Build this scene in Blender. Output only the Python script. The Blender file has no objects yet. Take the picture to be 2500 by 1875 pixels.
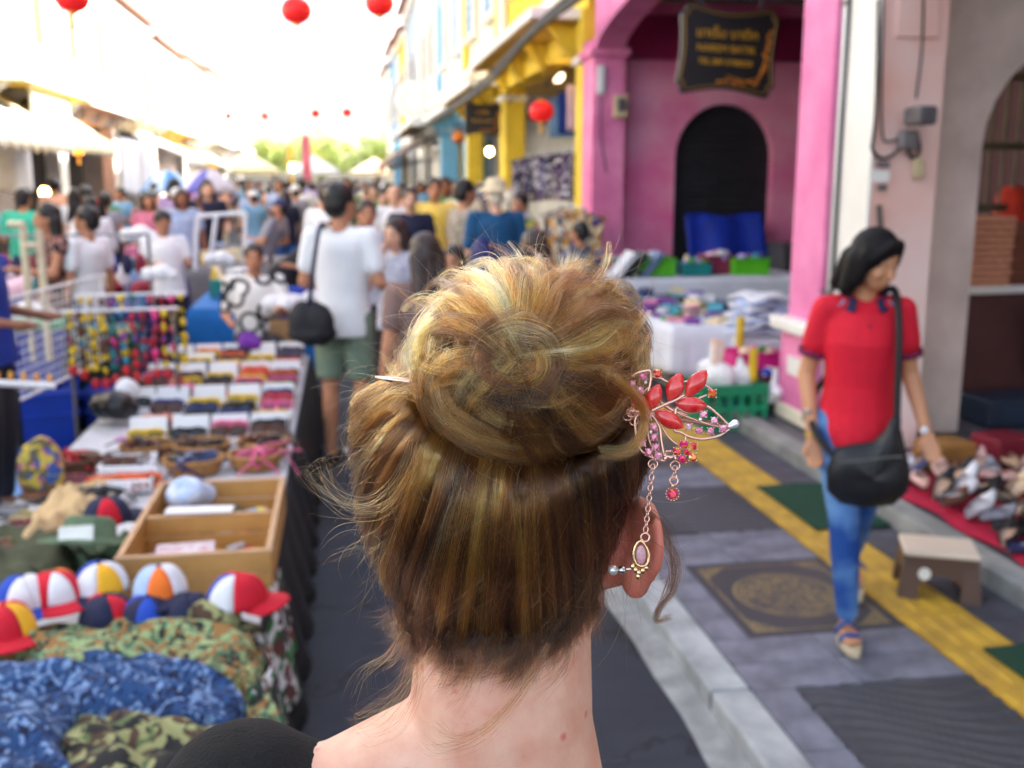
import bpy, bmesh, math, random
import numpy as np
from mathutils import Vector, Matrix, Euler

scene = bpy.context.scene
col = scene.collection
RNG = random.Random(11)
NR = np.random.default_rng(7)
R_ = math.radians

# ------------------------------------------------------------------ camera
FPX = 2500.0
TH = math.atan(497 / 2500.0)
PS = math.atan(420 / 2500.0 * math.cos(TH))
CH = 1.75
CD = np.array([math.sin(PS) * math.cos(TH), math.cos(PS) * math.cos(TH), -math.sin(TH)])
CR = np.array([math.cos(PS), -math.sin(PS), 0.0])
CU = np.array([math.sin(PS) * math.sin(TH), math.cos(PS) * math.sin(TH), math.cos(TH)])
CC = np.array([0.0, 0.0, CH])
cam_d = bpy.data.cameras.new('camera')
cam = bpy.data.objects.new('camera', cam_d)
col.objects.link(cam)
cam.matrix_world = Matrix((
    (CR[0], CU[0], -CD[0], 0), (CR[1], CU[1], -CD[1], 0), (CR[2], CU[2], -CD[2], CH), (0, 0, 0, 1)))
cam_d.sensor_width = 36.0
cam_d.lens = 36.0
cam_d.clip_start = 0.02
cam_d.clip_end = 2000
cam_d.dof.use_dof = True
cam_d.dof.focus_distance = 0.572
cam_d.dof.aperture_fstop = 9.0
scene.camera = cam

# ------------------------------------------------------------------ sky, sun, exposure
SUN_EL, SUN_AZ = 31.0, 62.0      # azimuth from +y (down the street) towards +x (right)
world = bpy.data.worlds.new('World')
scene.world = world
world.use_nodes = True
wn, wl = world.node_tree.nodes, world.node_tree.links
wn.clear()
wo = wn.new('ShaderNodeOutputWorld'); wb = wn.new('ShaderNodeBackground')
sk = wn.new('ShaderNodeTexSky'); sk.sky_type = 'NISHITA'; sk.sun_disc = False
sk.sun_elevation = R_(SUN_EL); sk.sun_rotation = R_(SUN_AZ)
sk.air_density = 1.0; sk.dust_density = 4.0; sk.ozone_density = 0.6
hs = wn.new('ShaderNodeHueSaturation'); hs.inputs['Saturation'].default_value = 0.55
wl.new(sk.outputs[0], hs.inputs['Color']); wl.new(hs.outputs[0], wb.inputs[0])
wb.inputs[1].default_value = 0.15
wl.new(wb.outputs[0], wo.inputs[0])
sun_d = bpy.data.lights.new('sun', 'SUN'); sun_d.energy = 4.6; sun_d.angle = R_(0.53); sun_d.color = (1.0, 0.93, 0.82)
sun = bpy.data.objects.new('sun', sun_d); col.objects.link(sun)
sdir = Vector((math.sin(R_(SUN_AZ)) * math.cos(R_(SUN_EL)), math.cos(R_(SUN_AZ)) * math.cos(R_(SUN_EL)), math.sin(R_(SUN_EL))))
sun.rotation_euler = sdir.to_track_quat('Z', 'Y').to_euler()
sun.location = (20, 20, 30)
vs = scene.view_settings
vs.view_transform = 'Standard'; vs.look = 'None'; vs.gamma = 1.0; vs.use_curve_mapping = False
vs.exposure = 2.25
scene.cycles.use_denoising = True
scene.cycles.max_bounces = 8
scene.cycles.transparent_max_bounces = 12
scene.cycles.caustics_reflective = False
scene.cycles.caustics_refractive = False
scene.cycles.sample_clamp_indirect = 4.0
scene.cycles.sample_clamp_direct = 12.0

# ------------------------------------------------------------------ photo pixel -> place helpers
def ray(x, y): return CD + CR * (x - 1250) / FPX - CU * (y - 937.5) / FPX
def gz(x, y, z=0.0): r = ray(x, y); return CC + r * (z - CH) / r[2]
def gx(x, y, X): r = ray(x, y); return CC + r * X / r[0]
def gy(x, y, Y): r = ray(x, y); return CC + r * Y / r[1]
def gd(x, y, d): return CC + ray(x, y) * d

# ------------------------------------------------------------------ materials
MATS = {}
def srgb(h):
    if isinstance(h, str):
        h = h.lstrip('#'); c = [int(h[i:i + 2], 16) / 255 for i in (0, 2, 4)]
    else: c = [v / 255 for v in h]
    return [((v + .055) / 1.055) ** 2.4 if v > .04045 else v / 12.92 for v in c]
def newmat(name):
    m = bpy.data.materials.new(name); m.use_nodes = True
    nt = m.node_tree; b = nt.nodes['Principled BSDF']
    return m, nt, b
def noise(nt, scale, detail=3, rough=.6, coord='Object', vec=None):
    n = nt.nodes.new('ShaderNodeTexNoise'); n.inputs['Scale'].default_value = scale
    n.inputs['Detail'].default_value = detail; n.inputs['Roughness'].default_value = rough
    if vec is None:
        t = nt.nodes.new('ShaderNodeTexCoord'); vec = t.outputs[coord]
    nt.links.new(vec, n.inputs['Vector'])
    return n
def M(name, c, rough=.6, var=.12, scale=6., bump=0., bscale=40., metal=0., trans=0., sss=0., coat=0., sheen=0., c2=None, emis=0.):
    """a plain surface: base colour broken up by noise, optional fine relief"""
    if name in MATS: return MATS[name]
    m, nt, b = newmat(name)
    a = np.array(srgb(c))
    d = np.array(srgb(c2)) if c2 is not None else a * (1 - var * 1.8)
    e = a if c2 is not None else np.minimum(a * (1 + var), .95)
    n = noise(nt, scale, 4)
    r = nt.nodes.new('ShaderNodeValToRGB')
    r.color_ramp.elements[0].position = .3; r.color_ramp.elements[0].color = (*d, 1)
    r.color_ramp.elements[1].position = .68; r.color_ramp.elements[1].color = (*e, 1)
    nt.links.new(n.outputs['Fac'], r.inputs[0]); nt.links.new(r.outputs[0], b.inputs['Base Color'])
    b.inputs['Roughness'].default_value = rough; b.inputs['Metallic'].default_value = metal
    if trans: b.inputs['Transmission Weight'].default_value = trans
    if coat: b.inputs['Coat Weight'].default_value = coat; b.inputs['Coat Roughness'].default_value = .08
    if sheen: b.inputs['Sheen Weight'].default_value = sheen
    if sss:
        b.inputs['Subsurface Weight'].default_value = sss; b.inputs['Subsurface Scale'].default_value = .012
        b.inputs['Subsurface Radius'].default_value = (1.0, .35, .18)
    if emis:
        b.inputs['Emission Color'].default_value = (*a, 1); b.inputs['Emission Strength'].default_value = emis
    if bump:
        n2 = noise(nt, bscale, 4); bp = nt.nodes.new('ShaderNodeBump'); bp.inputs['Strength'].default_value = bump
        bp.inputs['Distance'].default_value = .01
        nt.links.new(n2.outputs['Fac'], bp.inputs['Height']); nt.links.new(bp.outputs[0], b.inputs['Normal'])
    MATS[name] = m
    return m
def Mblotch(name, cols, scale=9., rough=.8, dist=.6, bump=.25):
    """camouflage or print: hard-edged blotches of several colours"""
    if name in MATS: return MATS[name]
    m, nt, b = newmat(name)
    t = nt.nodes.new('ShaderNodeTexCoord')
    prev = None
    for i, c in enumerate(cols):
        lc = (*srgb(c), 1)
        if prev is None:
            rgb = nt.nodes.new('ShaderNodeRGB'); rgb.outputs[0].default_value = lc; prev = rgb.outputs[0]; continue
        mp = nt.nodes.new('ShaderNodeMapping'); mp.inputs['Location'].default_value = (i * 3.7, i * 1.9, i * 5.3)
        nt.links.new(t.outputs['Object'], mp.inputs[0])
        n = noise(nt, scale * (1 + .15 * i), 2, .5, vec=mp.outputs[0]); n.inputs['Distortion'].default_value = dist
        r = nt.nodes.new('ShaderNodeValToRGB'); r.color_ramp.interpolation = 'LINEAR'
        r.color_ramp.elements[0].position = .535; r.color_ramp.elements[0].color = (0, 0, 0, 1)
        r.color_ramp.elements[1].position = .55; r.color_ramp.elements[1].color = (1, 1, 1, 1)
        nt.links.new(n.outputs['Fac'], r.inputs[0])
        mx = nt.nodes.new('ShaderNodeMix'); mx.data_type = 'RGBA'
        nt.links.new(r.outputs[0], mx.inputs['Factor']); nt.links.new(prev, mx.inputs[6]); mx.inputs[7].default_value = lc
        prev = mx.outputs[2]
    nt.links.new(prev, b.inputs['Base Color']); b.inputs['Roughness'].default_value = rough
    if bump:
        n2 = noise(nt, 30, 3); bp = nt.nodes.new('ShaderNodeBump'); bp.inputs['Strength'].default_value = bump; bp.inputs['Distance'].default_value = .02
        nt.links.new(n2.outputs['Fac'], bp.inputs['Height']); nt.links.new(bp.outputs[0], b.inputs['Normal'])
    MATS[name] = m
    return m

# ------------------------------------------------------------------ objects
def tag(o, label=None, cat=None, group=None, kind=None):
    if label: o['label'] = label
    if cat: o['category'] = cat
    if group: o['group'] = group
    if kind: o['kind'] = kind
    return o
def thing(name, loc, label, cat, group=None, rz=0.0):
    o = bpy.data.objects.new(name, None); col.objects.link(o)
    o.empty_display_size = .05
    o.location = loc; o.rotation_euler = (0, 0, rz)
    return tag(o, label, cat, group)
def wloc(o):
    v = Vector((0, 0, 0))
    while o is not None: v = v + o.location; o = o.parent
    return v
def setmat(o, m):
    o.data.materials.append(m) if not o.data.materials else None
    return o
def link(name, me, m, parent=None, smooth=True, local=False):
    o = bpy.data.objects.new(name, me); col.objects.link(o)
    if m is not None and not me.materials: me.materials.append(m)
    if parent is not None: o.parent = parent
    return o
class MB:
    """collects shapes (in place coordinates) and links them as one mesh"""
    def __init__(s): s.v = []; s.f = []; s.n = 0
    def add(s, V, F):
        V = np.asarray(V, float).reshape(-1, 3)
        s.v.append(V); s.f.extend([tuple(int(i) + s.n for i in f) for f in F]); s.n += len(V); return s
    def box(s, c, d, rz=0., rx=0., ry=0., taper=1.):
        x, y, z = d[0] / 2, d[1] / 2, d[2] / 2
        V = np.array([[-x, -y, -z], [x, -y, -z], [x, y, -z], [-x, y, -z], [-x * taper, -y * taper, z], [x * taper, -y * taper, z], [x * taper, y * taper, z], [-x * taper, y * taper, z]])
        if rz or rx or ry: V = V @ np.array(Euler((rx, ry, rz)).to_matrix()).T
        return s.add(V + np.array(c, float), [(0, 3, 2, 1), (4, 5, 6, 7), (0, 1, 5, 4), (1, 2, 6, 5), (2, 3, 7, 6), (3, 0, 4, 7)])
    def ell(s, c, r, nu=14, nv=9, rot=None):
        V = [[0, 0, 1.]]
        for i in range(1, nv):
            t = math.pi * i / nv
            for j in range(nu):
                p = 2 * math.pi * j / nu; V.append([math.sin(t) * math.cos(p), math.sin(t) * math.sin(p), math.cos(t)])
        V.append([0, 0, -1.]); F = []
        for j in range(nu): F.append((0, 1 + j, 1 + (j + 1) % nu))
        for i in range(nv - 2):
            for j in range(nu):
                a = 1 + i * nu; b = a + nu; F.append((a + j, b + j, b + (j + 1) % nu, a + (j + 1) % nu))
        L = len(V) - 1; a = 1 + (nv - 2) * nu
        for j in range(nu): F.append((L, a + (j + 1) % nu, a + j))
        V = np.array(V) * np.array(r if hasattr(r, '__len__') else (r, r, r))
        if rot is not None: V = V @ np.array(rot.to_matrix() if hasattr(rot, 'to_matrix') else rot).T
        return s.add(V + np.array(c, float), F)
    def tube(s, pts, r, n=8, caps=True, closed=False):
        P = np.asarray(pts, float); k = len(P)
        rr = np.full(k, r) if not hasattr(r, '__len__') else np.asarray(r, float)
        T = np.gradient(P, axis=0) if not closed else np.roll(P, -1, 0) - np.roll(P, 1, 0)
        T /= np.linalg.norm(T, axis=1)[:, None] + 1e-12
        up = np.array([0, 0, 1.]) if abs(T[0][2]) < .9 else np.array([1., 0, 0])
        N = np.cross(T[0], up); N /= np.linalg.norm(N); V = []
        for i in range(k):
            N = N - T[i] * (N @ T[i]); N /= np.linalg.norm(N) + 1e-12
            B = np.cross(T[i], N)
            for j in range(n):
                a = 2 * math.pi * j / n; V.append(P[i] + rr[i] * (math.cos(a) * N + math.sin(a) * B))
        F = []
        for i in range(k if closed else k - 1):
            for j in range(n):
                a = i * n; b = ((i + 1) % k) * n; F.append((a + j, a + (j + 1) % n, b + (j + 1) % n, b + j))
        if caps and not closed: F.append(tuple(range(n))[::-1]); F.append(tuple((k - 1) * n + j for j in range(n)))
        return s.add(V, F)
    def cap(s, a, b, ra, rb, n=12, m=4):
        """tapered capsule"""
        a = np.array(a, float); b = np.array(b, float); L = np.linalg.norm(b - a)
        if L < 1e-6: return s.ell(a, max(ra, rb))
        T = (b - a) / L; P = []; r = []
        for i in range(m + 1):
            t = math.pi / 2 * i / m; P.append(a - T * ra * math.cos(t)); r.append(max(ra * math.sin(t), ra * .05))
        for i in range(m + 1):
            t = math.pi / 2 * i / m; P.append(b + T * rb * math.sin(t)); r.append(max(rb * math.cos(t), rb * .05))
        return s.tube(P, r, n)
    def loft(s, rings, fn=None, n=20):
        """closed stack of elliptical rings (z, rx, ry, yoff), rounded at both ends"""
        a, b = rings[0], rings[-1]
        R = [(a[0] - a[2] * .45, a[1] * .08, a[2] * .08, a[3]), (a[0] - a[2] * .38, a[1] * .6, a[2] * .6, a[3])] + list(rings) + [(b[0] + b[2] * .38, b[1] * .6, b[2] * .6, b[3]), (b[0] + b[2] * .45, b[1] * .08, b[2] * .08, b[3])]
        V = []
        for (z, rx, ry, yo) in R:
            for j in range(n):
                t = 2 * math.pi * j / n; p = (rx * math.cos(t), yo + ry * math.sin(t), z); V.append(fn(p) if fn else p)
        k = len(R); F = [(i * n + j, i * n + (j + 1) % n, (i + 1) * n + (j + 1) % n, (i + 1) * n + j) for i in range(k - 1) for j in range(n)]
        F += [tuple(range(n))[::-1], tuple((k - 1) * n + j for j in range(n))]
        return s.add(V, F)
    def lathe(s, prof, c=(0, 0, 0), n=20, sx=1., sy=1.):
        V = []; F = []; k = len(prof)
        for (r, z) in prof:
            for j in range(n):
                a = 2 * math.pi * j / n; V.append([r * math.cos(a) * sx, r * math.sin(a) * sy, z])
        for i in range(k - 1):
            for j in range(n): F.append((i * n + j, i * n + (j + 1) % n, (i + 1) * n + (j + 1) % n, (i + 1) * n + j))
        if prof[0][0] > 1e-5: F.append(tuple(range(n))[::-1])
        if prof[-1][0] > 1e-5: F.append(tuple((k - 1) * n + j for j in range(n)))
        return s.add(np.array(V) + np.array(c, float), F)
    def prism(s, poly, o, ex, ey, ez, d):
        """polygon in the (ex, ey) plane at o, thickness d along ez"""
        o, ex, ey, ez = [np.array(q, float) for q in (o, ex, ey, ez)]; k = len(poly)
        A = [o + ex * p[0] + ey * p[1] for p in poly]; B = [a + ez * d for a in A]
        F = [tuple(range(k))[::-1], tuple(range(k, 2 * k))] + [(i, (i + 1) % k, k + (i + 1) % k, k + i) for i in range(k)]
        return s.add(A + B, F)
    def sheet(s, fn, nu, nv, thick=0.):
        V = [fn(i / nu, j / nv) for j in range(nv + 1) for i in range(nu + 1)]
        F = [(j * (nu + 1) + i, j * (nu + 1) + i + 1, (j + 1) * (nu + 1) + i + 1, (j + 1) * (nu + 1) + i) for j in range(nv) for i in range(nu)]
        return s.add(V, F)
    def mesh(s, name, shift=None):
        V = np.concatenate(s.v) if s.v else np.zeros((0, 3))
        if shift is not None: V = V - np.array(shift)
        me = bpy.data.meshes.new(name); me.from_pydata(V.tolist(), [], s.f); me.update(); return me
    def build(s, name, m, parent=None, smooth=False, bev=0., solid=0., sub=0, angle=40):
        me = s.mesh(name, wloc(parent) if parent is not None else None)
        if smooth:
            me.polygons.foreach_set('use_smooth', [True] * len(me.polygons))
        o = link(name, me, m, parent)
        if solid: q = o.modifiers.new('solid', 'SOLIDIFY'); q.thickness = solid; q.offset = 0
        if sub: q = o.modifiers.new('sub', 'SUBSURF'); q.levels = sub; q.render_levels = sub
        if bev: q = o.modifiers.new('bev', 'BEVEL'); q.width = bev; q.segments = 2; q.limit_method = 'ANGLE'; q.angle_limit = R_(angle)
        return o
def struct(o): o['kind'] = 'structure'; return o
def copy_tree(o, parent=None):
    c = o.copy(); col.objects.link(c); c.parent = parent
    for ch in list(o.children): copy_tree(ch, c)
    return c
WORK = bpy.data.scenes.new('work')      # scratch scene, removed at the end
def work_graph():
    with bpy.context.temp_override(scene=WORK, view_layer=WORK.view_layers[0]):
        dg = bpy.context.evaluated_depsgraph_get(); dg.update()
    return dg
def remesh(mb, name, voxel, smooth=4, fac=.5, fn=None):
    """union of the collected closed shapes as one continuous skin"""
    me = mb.mesh(name + '_raw'); o = bpy.data.objects.new('tmp', me); WORK.collection.objects.link(o)
    q = o.modifiers.new('r', 'REMESH'); q.mode = 'VOXEL'; q.voxel_size = voxel; q.use_smooth_shade = True
    if smooth: q = o.modifiers.new('s', 'SMOOTH'); q.factor = fac; q.iterations = smooth
    dg = work_graph()
    out = bpy.data.meshes.new_from_object(o.evaluated_get(dg)); out.name = name
    bpy.data.objects.remove(o); bpy.data.meshes.remove(me)
    out.polygons.foreach_set('use_smooth', [True] * len(out.polygons))
    return out
def clip_mesh(me, co, no):
    """cut away the side the normal points to (hems, cuffs, necklines)"""
    bm = bmesh.new(); bm.from_mesh(me)
    bmesh.ops.bisect_plane(bm, geom=bm.verts[:] + bm.edges[:] + bm.faces[:], plane_co=co, plane_no=no, clear_outer=True)
    bm.to_mesh(me); bm.free(); me.update(); return me
def carve(me, c, Rm, r):
    """open a window in a shell: drop what lies inside an ellipsoid (the face opening of a head of hair)"""
    bm = bmesh.new(); bm.from_mesh(me); Ri = np.array(Rm).T
    P = np.array([v.co for v in bm.verts]); q = ((P - np.array(c)) @ Ri.T) / np.array(r)
    bmesh.ops.delete(bm, geom=[v for v, k in zip(bm.verts[:], (q ** 2).sum(1)) if k < 1], context='VERTS'); bm.to_mesh(me); bm.free(); me.update(); return me
def text_mesh(name, s, size, m, parent, o, ex, ey, depth=.003, align='CENTER'):
    cu = bpy.data.curves.new(name, 'FONT'); cu.body = s; cu.size = size; cu.align_x = align; cu.extrude = depth
    t = bpy.data.objects.new('tmp_text', cu); WORK.collection.objects.link(t)
    dg = work_graph()
    me = bpy.data.meshes.new_from_object(t.evaluated_get(dg)); bpy.data.objects.remove(t); me.name = name
    ex, ey = Vector(ex).normalized(), Vector(ey).normalized(); ez = ex.cross(ey)
    me.transform(Matrix((ex, ey, ez)).transposed().to_4x4()); me.transform(Matrix.Translation(Vector(o) - wloc(parent)))
    me.materials.clear(); me.materials.append(m)
    return link(name, me, m, parent)
def catmull(P, m):
    P = np.asarray(P, float); k = len(P)
    Q = np.vstack([2 * P[0] - P[1], P, 2 * P[-1] - P[-2]])
    t = np.linspace(0, k - 1 - 1e-9, m); i = t.astype(int); f = (t - i)[:, None]
    a, b, c, d = Q[i], Q[i + 1], Q[i + 2], Q[i + 3]
    return .5 * ((2 * b) + (-a + c) * f + (2 * a - 5 * b + 4 * c - d) * f ** 2 + (-a + 3 * b - 3 * c + d) * f ** 3)
# ================================================================== the ground
SW = 0.08      # pavement level
PF = 0.17      # arcade floor level
# asphalt: dark with pale aggregate specks and worn patches
def asphalt():
    m, nt, b = newmat('asphalt')
    n1 = noise(nt, 1.3, 5); n2 = noise(nt, 260, 2); n3 = noise(nt, 14, 4)
    r = nt.nodes.new('ShaderNodeValToRGB'); r.color_ramp.elements[0].position = .3; r.color_ramp.elements[0].color = (.014, .018, .030, 1)
    r.color_ramp.elements[1].position = .75; r.color_ramp.elements[1].color = (.030, .037, .056, 1)
    mx = nt.nodes.new('ShaderNodeMix'); mx.inputs[0].default_value = .5
    nt.links.new(n1.outputs['Fac'], mx.inputs[2]); nt.links.new(n3.outputs['Fac'], mx.inputs[3]); nt.links.new(mx.outputs[0], r.inputs[0])
    r2 = nt.nodes.new('ShaderNodeValToRGB'); r2.color_ramp.elements[0].position = .66; r2.color_ramp.elements[1].position = .74
    nt.links.new(n2.outputs['Fac'], r2.inputs[0])
    m2 = nt.nodes.new('ShaderNodeMix'); m2.data_type = 'RGBA'; nt.links.new(r2.outputs[0], m2.inputs[0]); nt.links.new(r.outputs[0], m2.inputs[6]); m2.inputs[7].default_value = (.085, .092, .11, 1)
    # cracks and an oily stain or two
    tc = nt.nodes.new('ShaderNodeTexCoord'); vo = nt.nodes.new('ShaderNodeTexVoronoi'); vo.feature = 'DISTANCE_TO_EDGE'; vo.inputs['Scale'].default_value = .9
    dn = noise(nt, 4, 4); ad = nt.nodes.new('ShaderNodeVectorMath'); ad.operation = 'MULTIPLY_ADD'; nt.links.new(dn.outputs['Color'], ad.inputs[0]); ad.inputs[1].default_value = (.5, .5, 0); nt.links.new(tc.outputs['Object'], ad.inputs[2]); nt.links.new(ad.outputs[0], vo.inputs['Vector'])
    cr = nt.nodes.new('ShaderNodeValToRGB'); cr.color_ramp.elements[0].position = .004; cr.color_ramp.elements[0].color = (.35, .35, .35, 1); cr.color_ramp.elements[1].position = .012; nt.links.new(vo.outputs['Distance'], cr.inputs[0])
    sn = noise(nt, .8, 2); sr_ = nt.nodes.new('ShaderNodeValToRGB'); sr_.color_ramp.elements[0].position = .34; sr_.color_ramp.elements[0].color = (.5, .5, .52, 1); sr_.color_ramp.elements[1].position = .46; nt.links.new(sn.outputs['Fac'], sr_.inputs[0])
    mu1 = nt.nodes.new('ShaderNodeMix'); mu1.data_type = 'RGBA'; mu1.blend_type = 'MULTIPLY'; mu1.inputs[0].default_value = 1; nt.links.new(m2.outputs[2], mu1.inputs[6]); nt.links.new(cr.outputs[0], mu1.inputs[7])
    mu2 = nt.nodes.new('ShaderNodeMix'); mu2.data_type = 'RGBA'; mu2.blend_type = 'MULTIPLY'; mu2.inputs[0].default_value = 1; nt.links.new(mu1.outputs[2], mu2.inputs[6]); nt.links.new(sr_.outputs[0], mu2.inputs[7])
    nt.links.new(mu2.outputs[2], b.inputs['Base Color']); b.inputs['Roughness'].default_value = .75
    bp = nt.nodes.new('ShaderNodeBump'); bp.inputs['Strength'].default_value = .5; bp.inputs['Distance'].default_value = .004
    nt.links.new(n2.outputs['Fac'], bp.inputs['Height']); nt.links.new(bp.outputs[0], b.inputs['Normal'])
    return m
M_ASPH = asphalt()
M_CONC = M('kerb concrete', (172, 176, 178), .8, .26, 4, .5, 40)
M_GUT = M('gutter concrete', (150, 152, 152), .85, .22, 8, .4, 50)
M_PAVE = M('dark granite', (80, 80, 90), .55, .26, 5, .12, 120)
M_PAVEL = M('pale granite', (120, 122, 136), .55, .26, 6, .12, 120)
M_JOINT = M('joint mortar', (60, 60, 66), .9)
M_YEL = M('tactile yellow', (214, 172, 58), .6, .16, 6, .15, 50, c2=(168, 132, 56))
M_PLAT = M('arcade floor edge', (150, 150, 146), .8, .2, 5, .3, 40)
M_FLOOR = M('arcade floor', (92, 90, 98), .45, .14, 3, .1, 30)

struct(MB().add([[-90, -30, 0], [90, -30, 0], [90, 600, 0], [-90, 600, 0]], [(0, 1, 2, 3)]).build('road', M_ASPH))
# painted line across the road by the table
ml = M('worn road paint', (200, 204, 208), .7, .25, 18)
struct(MB().add([[-.10, 6.55, .004], [1.09, 6.55, .004], [1.09, 6.70, .004], [-.10, 6.70, .004]], [(0, 1, 2, 3)]).build('road_marking', ml))
struct(MB().sheet(lambda u, v: (1.055 + .11 * u + (0 if u > 0 else .006 * math.sin(v * 390) + .005 * math.sin(v * 171)), -3 + v * 40, .005 + .012 * u), 1, 300).build('gutter', M_GUT))
# kerb stones
kerb = struct(MB().box((1.232, 20, .034), (.128, 46, .068)).build('kerb', M_JOINT))
km = None
for i in range(34):
    y = -1 + i * 1.0
    if km is None:
        km = MB().box((0, 0, 0), (.14, .992, .082)).mesh('kerb_stone'); km.materials.append(M_CONC)
    o = link('kerb_stone', km, None, kerb); o.location = Vector((1.235, y + .5, .041)) - kerb.location
    q = o.modifiers.new('b', 'BEVEL'); q.width = .012; q.segments = 2
# pavement
pav = struct(MB().box((1.975, 35, .036), (1.34, 78, .072)).build('pavement', M_JOINT))
pm = {}
def slab(x0, x1, y0, y1, m, name='paving_slab', dz=0.):
    g = .004; k = (round(x1 - x0, 3), round(y1 - y0, 3), m.name)
    if k not in pm:
        pm[k] = MB().box((0, 0, 0), (x1 - x0 - g, y1 - y0 - g, .03)).mesh(name); pm[k].materials.append(m)
    o = link(name, pm[k], None, pav); o.location = ((x0 + x1) / 2, (y0 + y1) / 2, SW - .015 + dz); return o
def wavy_panel():
    m, nt, b = newmat('wave relief granite')
    n = noise(nt, 30, 3); r = nt.nodes.new('ShaderNodeValToRGB'); r.color_ramp.elements[0].color = (.045, .046, .055, 1); r.color_ramp.elements[1].color = (.085, .087, .1, 1)
    nt.links.new(n.outputs['Fac'], r.inputs[0]); nt.links.new(r.outputs[0], b.inputs['Base Color']); b.inputs['Roughness'].default_value = .42
    W, L, NX, NY = .63, .74, 30, 120
    def f(u, v):
        x, y = (u - .5) * W, (v - .5) * L
        ph = (y + .05 * math.sin(x * 9 + y * 2) + .35 * x * (1 if y < 9 else 1)) / .07
        return (x, y, .009 * max(-.35, math.sin(ph * 2 * math.pi)) - .001)
    me = MB().sheet(f, NX, NY).mesh('wave_panel'); me.materials.append(m)
    me.polygons.foreach_set('use_smooth', [True] * len(me.polygons)); return me
def gold_panel_mat():
    m, nt, b = newmat('gilt inlay panel')
    t = nt.nodes.new('ShaderNodeTexCoord'); sp = nt.nodes.new('ShaderNodeSeparateXYZ'); nt.links.new(t.outputs['Object'], sp.inputs[0])
    def mt(op, a, b_=None, c=None):
        n = nt.nodes.new('ShaderNodeMath'); n.operation = op
        for i, q in enumerate((a, b_, c)):
            if q is None: continue
            if isinstance(q, (int, float)): n.inputs[i].default_value = q
            else: nt.links.new(q, n.inputs[i])
        return n.outputs[0]
    x, y = sp.outputs[0], sp.outputs[1]
    r = mt('SQRT', mt('ADD', mt('MULTIPLY', x, x), mt('MULTIPLY', y, y)))
    ring = mt('MAXIMUM', mt('COMPARE', r, .215, .006), mt('COMPARE', r, .195, .003))
    nz = noise(nt, 26, 2, .5); nz.inputs['Distortion'].default_value = 2.2
    patt = mt('MULTIPLY', mt('LESS_THAN', r, .19), mt('COMPARE', nz.outputs['Fac'], .5, .045))
    ax, ay = mt('ABSOLUTE', x), mt('ABSOLUTE', y)
    inx, iny = mt('LESS_THAN', ax, .275), mt('LESS_THAN', ay, .325)
    line = mt('MULTIPLY', mt('MULTIPLY', inx, iny), mt('MAXIMUM', mt('COMPARE', ax, .271, .0035), mt('COMPARE', ay, .321, .0035)))
    nz2 = noise(nt, 40, 2, .5); nz2.inputs['Distortion'].default_value = 2.5
    cor = mt('MULTIPLY', mt('MULTIPLY', inx, iny), mt('GREATER_THAN', mt('ADD', mt('MULTIPLY', ax, 1.0), ay), .475))
    cor = mt('MULTIPLY', cor, mt('COMPARE', nz2.outputs['Fac'], .5, .07))
    tot = mt('MINIMUM', mt('ADD', mt('ADD', ring, patt), mt('ADD', line, cor)), 1.0)
    wear = noise(nt, 9, 4); wr = nt.nodes.new('ShaderNodeValToRGB'); wr.color_ramp.elements[0].position = .28; wr.color_ramp.elements[1].position = .5
    nt.links.new(wear.outputs['Fac'], wr.inputs[0]); tot = mt('MULTIPLY', tot, wr.outputs[0])
    mx = nt.nodes.new('ShaderNodeMix'); mx.data_type = 'RGBA'; nt.links.new(tot, mx.inputs[0])
    mx.inputs[6].default_value = (.05, .05, .058, 1); mx.inputs[7].default_value = (.30, .22, .085, 1)
    nt.links.new(mx.outputs[2], b.inputs['Base Color']); b.inputs['Roughness'].default_value = .5
    return m
wm = wavy_panel(); gm = gold_panel_mat()
y = 2.23 - 1.13 * 3; k = 0
while y < 24:
    y0, y1 = y, y + .74
    # panel row: border slabs each side, relief or gilt panel between
    if k % 2 == 1:
        o = link('wave_relief_panel', wm, None, pav); o.location = (1.765, (y0 + y1) / 2, SW)
    else:
        o = slab(1.45, 2.08, y0, y1, gm, 'gilt_inlay_panel')
    for j in range(2):
        slab(1.305, 1.45, y0 + .37 * j, y0 + .37 * (j + 1), M_PAVEL)
        slab(2.40, 2.63, y0 + .37 * j, y0 + .37 * (j + 1), M_PAVE)
    for j in range(2):       # two bands of pale slabs
        a, b_ = y1 + .195 * j, y1 + .195 * (j + 1)
        for q in range(2): slab(1.305 + .388 * q, 1.305 + .388 * (q + 1), a, b_, M_PAVEL if (q + j) % 2 else M_PAVEL)
        slab(2.40, 2.63, a, b_, M_PAVE)
    y += 1.13; k += 1
# tactile strip: tiles with four raised bars
tile = MB().box((0, 0, 0), (.296, .296, .03))
for i in range(4): tile.box((-.1125 + .075 * i, 0, .0165), (.035, .27, .006), taper=.8)
tme = tile.mesh('tactile_tile'); tme.materials.append(M_YEL)
for i in range(60):
    o = link('tactile_tile', tme, None, pav); o.location = (2.24, -.6 + .3 * i, SW - .013 + RNG.uniform(-.001, .001)); o.rotation_euler = (0, 0, RNG.uniform(-.006, .006))
# arcade floor: raised kerb and floor sheet running behind the columns
struct(MB().box((2.69, 34, PF / 2), (.14, 82, PF - .002)).build('arcade_kerb', M_PLAT, bev=.012))
struct(MB().box((5.13, 34, PF / 2 - .006), (4.74, 82, PF - .012)).build('arcade_floor', M_FLOOR))
# left pavement
struct(MB().box((-6.4, 34, .05), (2.6, 90, .10)).build('left_pavement', M_PAVEL, bev=.01))
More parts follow.
